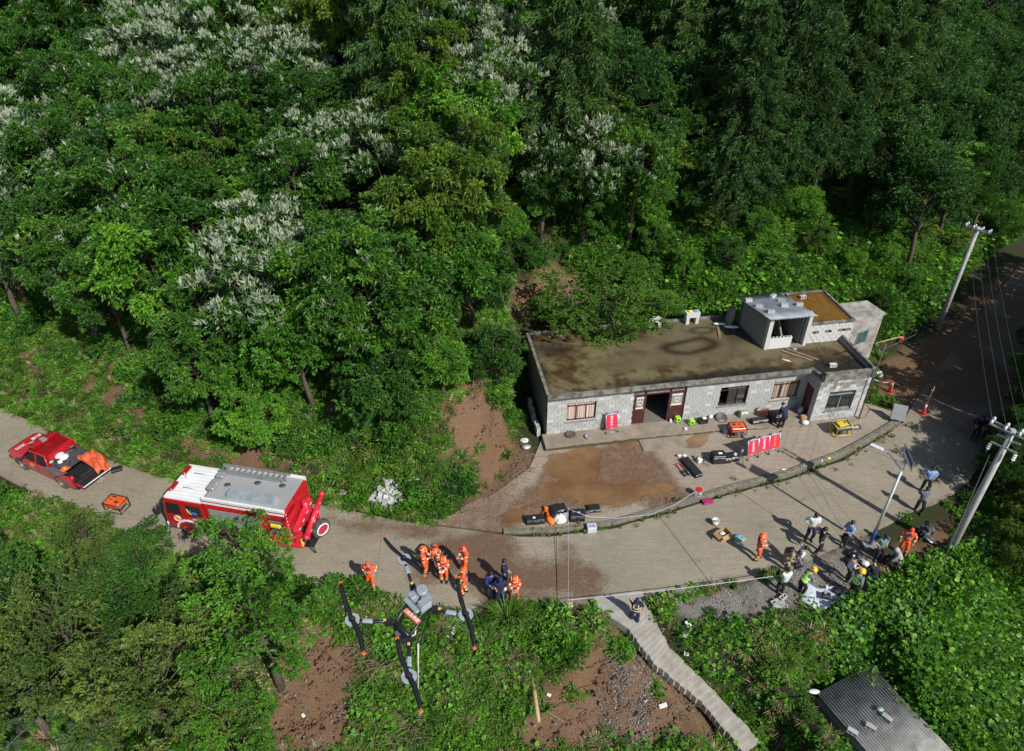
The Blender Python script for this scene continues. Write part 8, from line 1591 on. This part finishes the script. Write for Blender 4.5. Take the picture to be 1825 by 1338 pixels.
o = MB().tube([p for s, e in zip(hp, hp[1:]) for p in (s, s.lerp(e, .5))] + [hp[-1]], .010, 6).build('white_hose', M['tape_white'], None); tag(o, 'white rolled tape sagging along the gutter from post to red stool', 'tape', TPG)
f0 = Vector((*unproj(1558, 676, 1.0)[:2], 1.0)); f1 = c1.location + Vector((0, 0, .74)); f2 = c2.location + Vector((.01, 0, 1.25)); f3 = Vector((*unproj(1772, 750, 1.2)[:2], 1.2))
tape(sag(f0, f1, .1, 4) + sag(f1, f2, .08, 5)[1:] + sag(f2, f3, .15, 8)[1:], 'red and white tape across the far road over the cones', TPG, .05, ('tape_white', 'tape_red'), .4)
fp = at(1530, 747); t = thing('flagpole', 'slim dark pole at the house corner with bamboo crossbars and a red flag', 'flagpole', (fp.x, fp.y, .2)); MB().tube([(0, 0, 0), (0, 0, 5.1)], .035, 8).build('pole', M['iron'], t)
e0, e1_ = Vector(unproj(1559, 612, 5.0)) - t.location, Vector(unproj(1604, 600, 5.15)) - t.location; MB().tube([e0, e1_], .03, 6).build('crossbar', M['bamboo'], t); b = MB(); e2_ = Vector(unproj(1632, 596, 5.0)) - t.location; b.tube([Vector((0, 0, 4.8)), e2_], .02, 6); b.build('crossbar', M['iron'], t)
fl = MB(); V = [(e1_ + Vector((.06 * i * 1.0, .02 * sin(i * 1.3), -.12 * j + .02 * sin(i + j)))) for i in range(5) for j in range(3)]; fl.add(V, [(i * 3 + j, (i + 1) * 3 + j, (i + 1) * 3 + j + 1, i * 3 + j + 1) for i in range(4) for j in range(2)], 0, True); flo = fl.build('flag', M['cone_red'], t); flo.modifiers.new('thickness', 'SOLIDIFY').thickness = .006
o = basin(at(1566, 668), .2, .16, 'white round basin lying behind the house corner', 'basin', 'white_plastic', 'basin'); o.rotation_euler = (radians(35), 0, 0)
t = thing('floodlight_board', 'grey board on a low stand by the road end of the yard', 'board', at(1596, 752), radians(-22)); Mb = Matrix.Rotation(radians(-22), 3, 'X'); b = MB(); b.box((0, 0, .68), (.72, .05, .9), M=Mb); b.build('board', M['grey_metal'], t); b = MB()
for x in (-.36, .36): b.tube([(x, -.05, .05), (x, .15, .75)], .016, 6); b.tube([(x, -.35, .02), (x, .35, .02)], .016, 6)
b.tube([(-.36, -.3, .03), (.36, -.3, .03)], .016, 6); b.build('stand', M['iron'], t)
for (px, py, lab) in ((1446, 812, 'upper of two thin dark rods lying on the yard'), (1438, 822, 'lower of two thin dark rods lying on the yard')): pass
# sticks, logs, boards and litter on the slopes
o = MB().tube([(0, 0, .06), (.12, -.9, .08), (.25, -2.0, .05)], [.09, .085, .07], 8).build('log', M['bamboo'], None, at(947, 1204)); tag(o, 'pale log lying on the slope below the road', 'log')
def stick(x0, y0, x1, y1, r, lab, mat='bamboo', grp=None, lift=.12): a, c = at(x0, y0) + Vector((0, 0, lift)), at(x1, y1) + Vector((0, 0, lift)); m_ = a.lerp(c, .5); m_.z = max(m_.z, float(gz(m_.x, m_.y)) + lift * .6); o = MB().tube([a, m_, c], [r, r * .9, r * .7], 6).build('stick', M[mat], None); return tag(o, lab, 'stick', grp)
stick(983, 1102, 1034, 1117, .03, 'lower pale bamboo cane below the barrier post'); stick(989, 1092, 1048, 1112, .03, 'upper pale bamboo cane below the barrier post'); stick(918, 1096, 1008, 1095, .018, 'thin straw cane lying level at the road edge'); stick(955, 1136, 1014, 1100, .02, 'slanting cane on the weeds below the road'); stick(1289, 1143, 1340, 1210, .025, 'long pale cane lying right of the stairs'); stick(1083, 1103, 1100, 1180, .03, 'dark branch beside the rubbish strip', 'wood'); stick(1258, 1215, 1300, 1270, .022, 'grey branch at the left edge of the stairs', 'wood'); stick(612, 1145, 642, 1180, .03, 'grey stick beside the bare earth scar', 'wood'); stick(940, 1250, 1005, 1290, .025, 'thin dead branch right of the pale log', 'wood')
LG = 'white foam and paper scraps on the slopes'
for (px, py, s, lab) in ((1181, 1260, .34, 'white square foam board on the bare soil left of the stairs'), (1223, 1167, .26, 'white foam piece right of the stairs'), (1315, 1236, .24, 'white foam piece in the weeds far right of the stairs'), (1278, 1194, .16, 'small white scrap in the weeds right of the stairs'), (978, 1241, .18, 'white scrap right of the pale log'), (1150, 1252, .16, 'round white scrap on the rubbish strip'), (541, 1278, .18, 'white scrap on the bare earth scar'), (384, 1180, .26, 'grey white scrap above the dry leaf heap'), (1220, 1134, .3, 'pale broken block right of the stairs'), (1225, 1115, .26, 'pale stone by the gravel edge'), (1690, 592, .3, 'white bag on the verge beside the far road'), (1657, 966, .5, 'pale board lying in the shade below the near pole')):
    b = MB(); b.box((0, 0, .05), (s, s * R.uniform(.5, .9), .07), bev=.02); o = b.build('foam_piece', M['white_plastic'], None, at(px, py) + Vector((0, 0, .06)), (R.gauss(0, .15), R.gauss(0, .15), R.uniform(0, 3))); tag(o, lab, 'scrap', LG)
tag(MB().box((0, 0, .1), (.8, .35, .05)).build('board', M['white_plastic'], None, at(742, 853), (.3, 0, .2)), 'grey weathered board in the bank weeds', 'board'); q = at(935, 793)
for k, lab in ((0, 'white crumpled bag at the foot of the slumped bank'), (1, 'grey black rubbish bag under the white one')): blob(934 + k * 4, 787 + k * 12, (.26, .2, .12), 'white_plastic' if k == 0 else 'grey_metal', lab, grp='rubbish by the house corner')
# loose stones, rubbish chips, clods, dry leaves: uncountable
def chip(seed, r, mats, name='chip'):
    rng = np.random.default_rng(seed); b = MB()
    for _ in range(9): c = rng.uniform(-1, 1, 3) * [r * 4, r * 4, r * .3]; b.box(c, tuple(rng.uniform(.4, 1.4, 3) * [r, r, r * .5]), int(rng.integers(len(mats))), M=Euler(tuple(rng.uniform(-.6, .6, 2)) + (rng.uniform(0, 6),)).to_matrix(), taper=tuple(rng.uniform(.5, 1, 2)))
    return b.mesh(name, mats)
M['chip_grey'] = pm('grey_stone', (.23, .22, .20), (.15, .14, .13), 8, .9); M['clod'] = pm('soil_clod', (.14, .078, .048), (.09, .05, .03), 8, .95); M['leaf_litter'] = pm('dry_leaf', (.36, .27, .17), (.22, .16, .10), 8, .9)
def strew(name, lab, protos, polys, n, seed, smin=.6, smax=1.4):
    P = []; S = []; r = np.random.default_rng(seed)
    for poly in polys:
        A = np.array(poly); x = r.uniform(A[:, 0].min(), A[:, 0].max(), n); y = r.uniform(A[:, 1].min(), A[:, 1].max(), n); k = (sdpoly(x, y, poly) < .25 * r.normal(0, 1, n)) & ((name == 'gutter_weeds') | ~(inyard(x, y) | inroad(x, y))); x, y = x[k], y[k]; P.append(np.stack([x, y, gz(x, y) + .005], 1)); S.append(r.uniform(smin, smax, len(x)))
    return stuff_scatter(name, lab, protos, np.concatenate(P), np.concatenate(S), seed, .2)
strew('gravel_stones', 'loose pale stones on the gravel by the crowd', [chip(1, .05, [M['chip_grey'], M['render_grey']]), chip(2, .035, [M['chip_grey'], M['block_pale']])], [GRAVEL], 900, 21)
strew('rubbish_chips', 'strip of broken white and grey rubbish on the soil', [chip(3, .055, [M['chip_grey'], M['render_grey'], M['iron'], M['chip_grey'], M['silver_sheet']]), chip(4, .045, [M['chip_grey'], M['render_grey'], M['wood'], M['chip_grey']]), chip(5, .04, [M['chip_grey'], M['iron'], M['chip_grey'], M['white_plastic']])], [RUBBISH], 1500, 22, .4, 1.2)
strew('rubbish_heap', 'heap of white scraps and bark below the drone', [chip(8, .05, [M['white_plastic'], M['wood'], M['chip_grey']])], [atpoly([(790, 1105), (815, 1090), (835, 1110), (830, 1150), (800, 1155)])], 260, 28)
strew('soil_clods', 'clods and stones on the bare soil', [chip(6, .06, [M['clod'], M['chip_grey'], M['clod']]), chip(7, .09, [M['clod']])], BARE[:6], 170, 23, .25, 1.5)
strew('dry_leaves', 'heap of pale dry leaves on the lower left slope', [npmesh('dry_leaf', *leafcloud(np.random.default_rng(9).uniform(-.3, .3, (30, 3)) * [1, 1, .15], np.tile([0., 0, .4], (30, 1)), 1, .14, .09, np.random.default_rng(4), .1, 1.2, .1), M['leaf_litter'])], [atpoly([(350, 1215), (420, 1178), (490, 1185), (485, 1235), (400, 1255), (345, 1240)])], 260, 24)
GU = [(x, float(yu(x)) - .04) for x in np.arange(-.3, 21.5, .5)]; GU = GU + [(x, y - .22) for x, y in GU[::-1]]
strew('gutter_weeds', 'weeds and dead leaves in the gutter along the kerb', [tuft(91, .16, .2, 22), bush(92, .14, .12, 5, 10, .07, .04, 'leaf_bright'), bush(93, .12, .06, 5, 10, .07, .05, 'straw')], [GU], 2600, 25, .5, 1.1)
TW = []
for sd_ in range(3):
    rng = np.random.default_rng(40 + sd_); b = MB()
    for _ in range(12): c = Vector(rng.uniform(-.5, .5, 3)); c.z = abs(c.z) * .2; d_ = Vector(rng.normal(0, 1, 3)); d_.z *= .2; d_.normalize(); L = rng.uniform(.3, .9); b.tube([c, c + d_ * L * .5 + Vector((0, 0, .05)), c + d_ * L], [.012, .009, .004], 4, 0, False)
    TW.append(b.mesh('twig', M['straw_twig'] if 'straw_twig' in M else M['wood']))
strew('twigs', 'dead twigs lying about the slopes', TW, [atpoly([(640, 1120), (690, 1120), (700, 1200), (650, 1200)]), atpoly([(300, 1080), (520, 1060), (520, 1200), (300, 1220)]), atpoly([(930, 1100), (1180, 1120), (1290, 1345), (930, 1345)]), atpoly([(640, 1180), (720, 1180), (760, 1345), (640, 1345)]), BARE[0]], 40, 26)
# ================================================================== larger single plants
SH = {k: m_ for k, m_ in (('round', bush(101, .8, .9, 9, 120, .17, .08, 'leaf')), ('light', bush(102, .75, .8, 9, 110, .16, .08, 'leaf_bright')), ('dark', bush(103, .8, 1.0, 9, 120, .15, .07, 'leaf_dark')), ('grass', tuft(104, .8, .9, 220, 'grass', .014)), ('fern', fern(105, 1.1, 12)), ('yellow', bush(106, .6, .6, 8, 70, .13, .06, 'leaf_yellow')))}
def shrub(kind, px, py, s, lab, name='shrub', cat='shrub', grp='single shrubs'): return tag(instance(name, SH[kind], None, at(px, py), (0, 0, R.uniform(0, 6)), (s, s, s * R.uniform(.85, 1.1))), lab, cat, grp)
for (kd, px, py, s, lab) in (('light', 15, 572, 1.4, 'light shrub under the wood at the left edge'), ('round', 70, 582, 1.3, 'green shrub under the wood, second from the left edge'), ('yellow', 125, 590, 1.4, 'yellow green shrub under the wood above the red pickup'), ('round', 190, 632, 1.3, 'green shrub at the forest edge above the bare bank patch'), ('light', 235, 672, 1.3, 'light shrub at the forest edge right of the bare bank patch'), ('round', 275, 715, 1.2, 'green shrub at the forest edge above the fire engine cab'), ('light', 330, 752, 1.2, 'light shrub at the forest edge above the fire engine cab roof'), ('round', 390, 772, 1.1, 'green shrub at the forest edge above the roof ladder'), ('light', 430, 788, 1.0, 'light shrub on the bank behind the roof ladder'), ('round', 525, 800, 1.2, 'green shrub on the bank behind the fire engine tail'), ('yellow', 660, 800, 1.3, 'yellow green shrub above the block heap'), ('round', 710, 780, 1.3, 'green shrub above the block heap to its right'), ('dark', 815, 872, 1.3, 'dark round shrub on the bank right of the block heap'), ('round', 780, 900, 1.0, 'green shrub by the road right of the block heap'), ('light', 740, 905, 1.1, 'light green shrub at the road edge right of the block heap'), ('light', 640, 890, .9, 'light shrub left of the block heap'), ('round', 735, 870, 1.0, 'green shrub behind the block heap'), ('light', 905, 745, .9, 'light shrub at the foot of the house gable'), ('round', 880, 710, 1.1, 'green shrub above the slumped bank by the gable'), ('yellow', 850, 655, .9, 'yellow green shrub at the top of the slumped bank'), ('light', 560, 800, 1.2, 'light shrub behind the crane tail'), ('yellow', 480, 770, 1.0, 'yellow green shrub above the fire engine roof'), ('round', 590, 790, 1.2, 'round shrub behind the loose blocks'), ('dark', 960, 470, 1.0, 'dark shrub overhanging the red earth cut'), ('round', 1010, 560, .9, 'green shrub below the red earth cut'), ('light', 1105, 1165, .8, 'light shrub beside the rubbish strip'), ('light', 985, 1150, 1.2, 'tall leafy weeds below the cane sticks'), ('round', 1010, 1170, 1.0, 'green shrub left of the rubbish strip'), ('dark', 1500, 1195, 1.1, 'dark shrub above the shed roof'), ('light', 1565, 1090, 1.1, 'light shrub below the plastic bags'), ('light', 1640, 1030, 1.3, 'light leafy shrub under the near utility pole'), ('round', 1600, 1130, 1.2, 'big leaved shrub on the lower right slope'), ('round', 640, 1060, .9, 'green shrub at the road edge below the lone rescuer'), ('light', 600, 1050, .8, 'light shrub at the road edge left of the lone rescuer'), ('light', 760, 1105, .8, 'light shrub under the drone shell'), ('round', 540, 1060, .9, 'green shrub left of the drone left propeller'), ('dark', 1170, 560, 1.0, 'dark shrub behind the low white roof pier'), ('light', 1260, 545, 1.2, 'light shrub behind the flat roof'), ('yellow', 1300, 530, 1.1, 'yellow green shrub behind the stacked blocks'), ('round', 1600, 585, 1.0, 'green shrub right of the annex')): shrub(kd, px, py, s, lab)
shrub('grass', 905, 1110, 1.3, 'tall feathery grass clump at the road edge right of the drone', 'grass_clump', 'grass', None); shrub('grass', 912, 755, 1.0, 'long grass clump hanging over the bank by the gable', 'grass_clump', 'grass', None); shrub('grass', 1392, 1190, .9, 'long grass clump right of the stairs', 'grass_clump', 'grass', None); shrub('grass', 770, 850, .7, 'grass clump on the bank above the block heap', 'grass_clump', 'grass', None)
shrub('fern', 400, 1150, .9, 'yellowish fern on the lower left slope', 'fern', 'fern', None); shrub('fern', 1080, 1130, .7, 'fern left of the stairs head', 'fern', 'fern', None)
# fan palm in the lower left corner
def fanpalm(px, py, lab, s=1.0):
    p = at(px, py); t = thing('fan_palm', lab, 'palm', p, R.uniform(0, 6), 'fan palms', scale=s); rng = np.random.default_rng(int(px)); MB().tube([(0, 0, -.3), (.05, 0, .5), (0, .05, 1.1)], [.13, .12, .1], 8).build('trunk', M['bark'], t)
    for j in range(13):
        a = 2 * pi * j / 13 * 1.6 + rng.normal(0, .2); el_ = rng.uniform(-.1, 1.1); d = np.array([cos(a) * cos(el_), sin(a) * cos(el_), sin(el_)]); L = rng.uniform(.6, .95); c = np.array([0, 0, 1.1]) + d * L; V = []; F = []; s_ = np.cross(d, [0, 0, 1]); s_ /= np.linalg.norm(s_); u_ = np.cross(s_, d)
        for q in range(22):
            w = -2.3 + 4.6 * q / 21; e = d * cos(w) + s_ * sin(w); l = .62 * (1 - .12 * abs(w)); sd = np.cross(e, u_) * .022; b0 = len(V); V += [c, c + e * l * .5 + sd + u_ * .02, c + e * l - np.array([0, 0, .16 + .1 * abs(w) * .3]), c + e * l * .5 - sd + u_ * .02]; F += [(b0, b0 + 1, b0 + 2), (b0, b0 + 2, b0 + 3)]
        me = npmesh('frond', np.array(V), np.array(F), M['leaf_palm'], rnd=np.clip(rng.normal(.5, .2, len(F)), 0, 1)); f = instance('frond', me, t); st = MB(); st.tube([(0, 0, 1.05), tuple(c)], .012, 4); st.build('stalk', M['bark_pale'], f)
    return t
M['leaf_palm'] = leafmat('palm_leaf', [(0, (.03, .07, .03)), (.5, (.07, .14, .06)), (1, (.20, .28, .17))], trans=.15, rough=.35)
fanpalm(88, 1310, 'big fan palm in the lower left corner', 1.25); fanpalm(112, 1262, 'smaller fan palm just above the big one', .85); fanpalm(165, 1330, 'fan palm at the bottom edge right of the big one', .8)

# lettering becomes plain mesh
bpy.context.view_layer.update(); dg = bpy.context.evaluated_depsgraph_get()
for o in [o for o in sc.objects if o.type == 'FONT']:
    me = bpy.data.meshes.new_from_object(o.evaluated_get(dg)); n = bpy.data.objects.new('lettering', me); COL.objects.link(n); n.parent = o.parent; n.matrix_local = o.matrix_local.copy(); bpy.data.objects.remove(o)
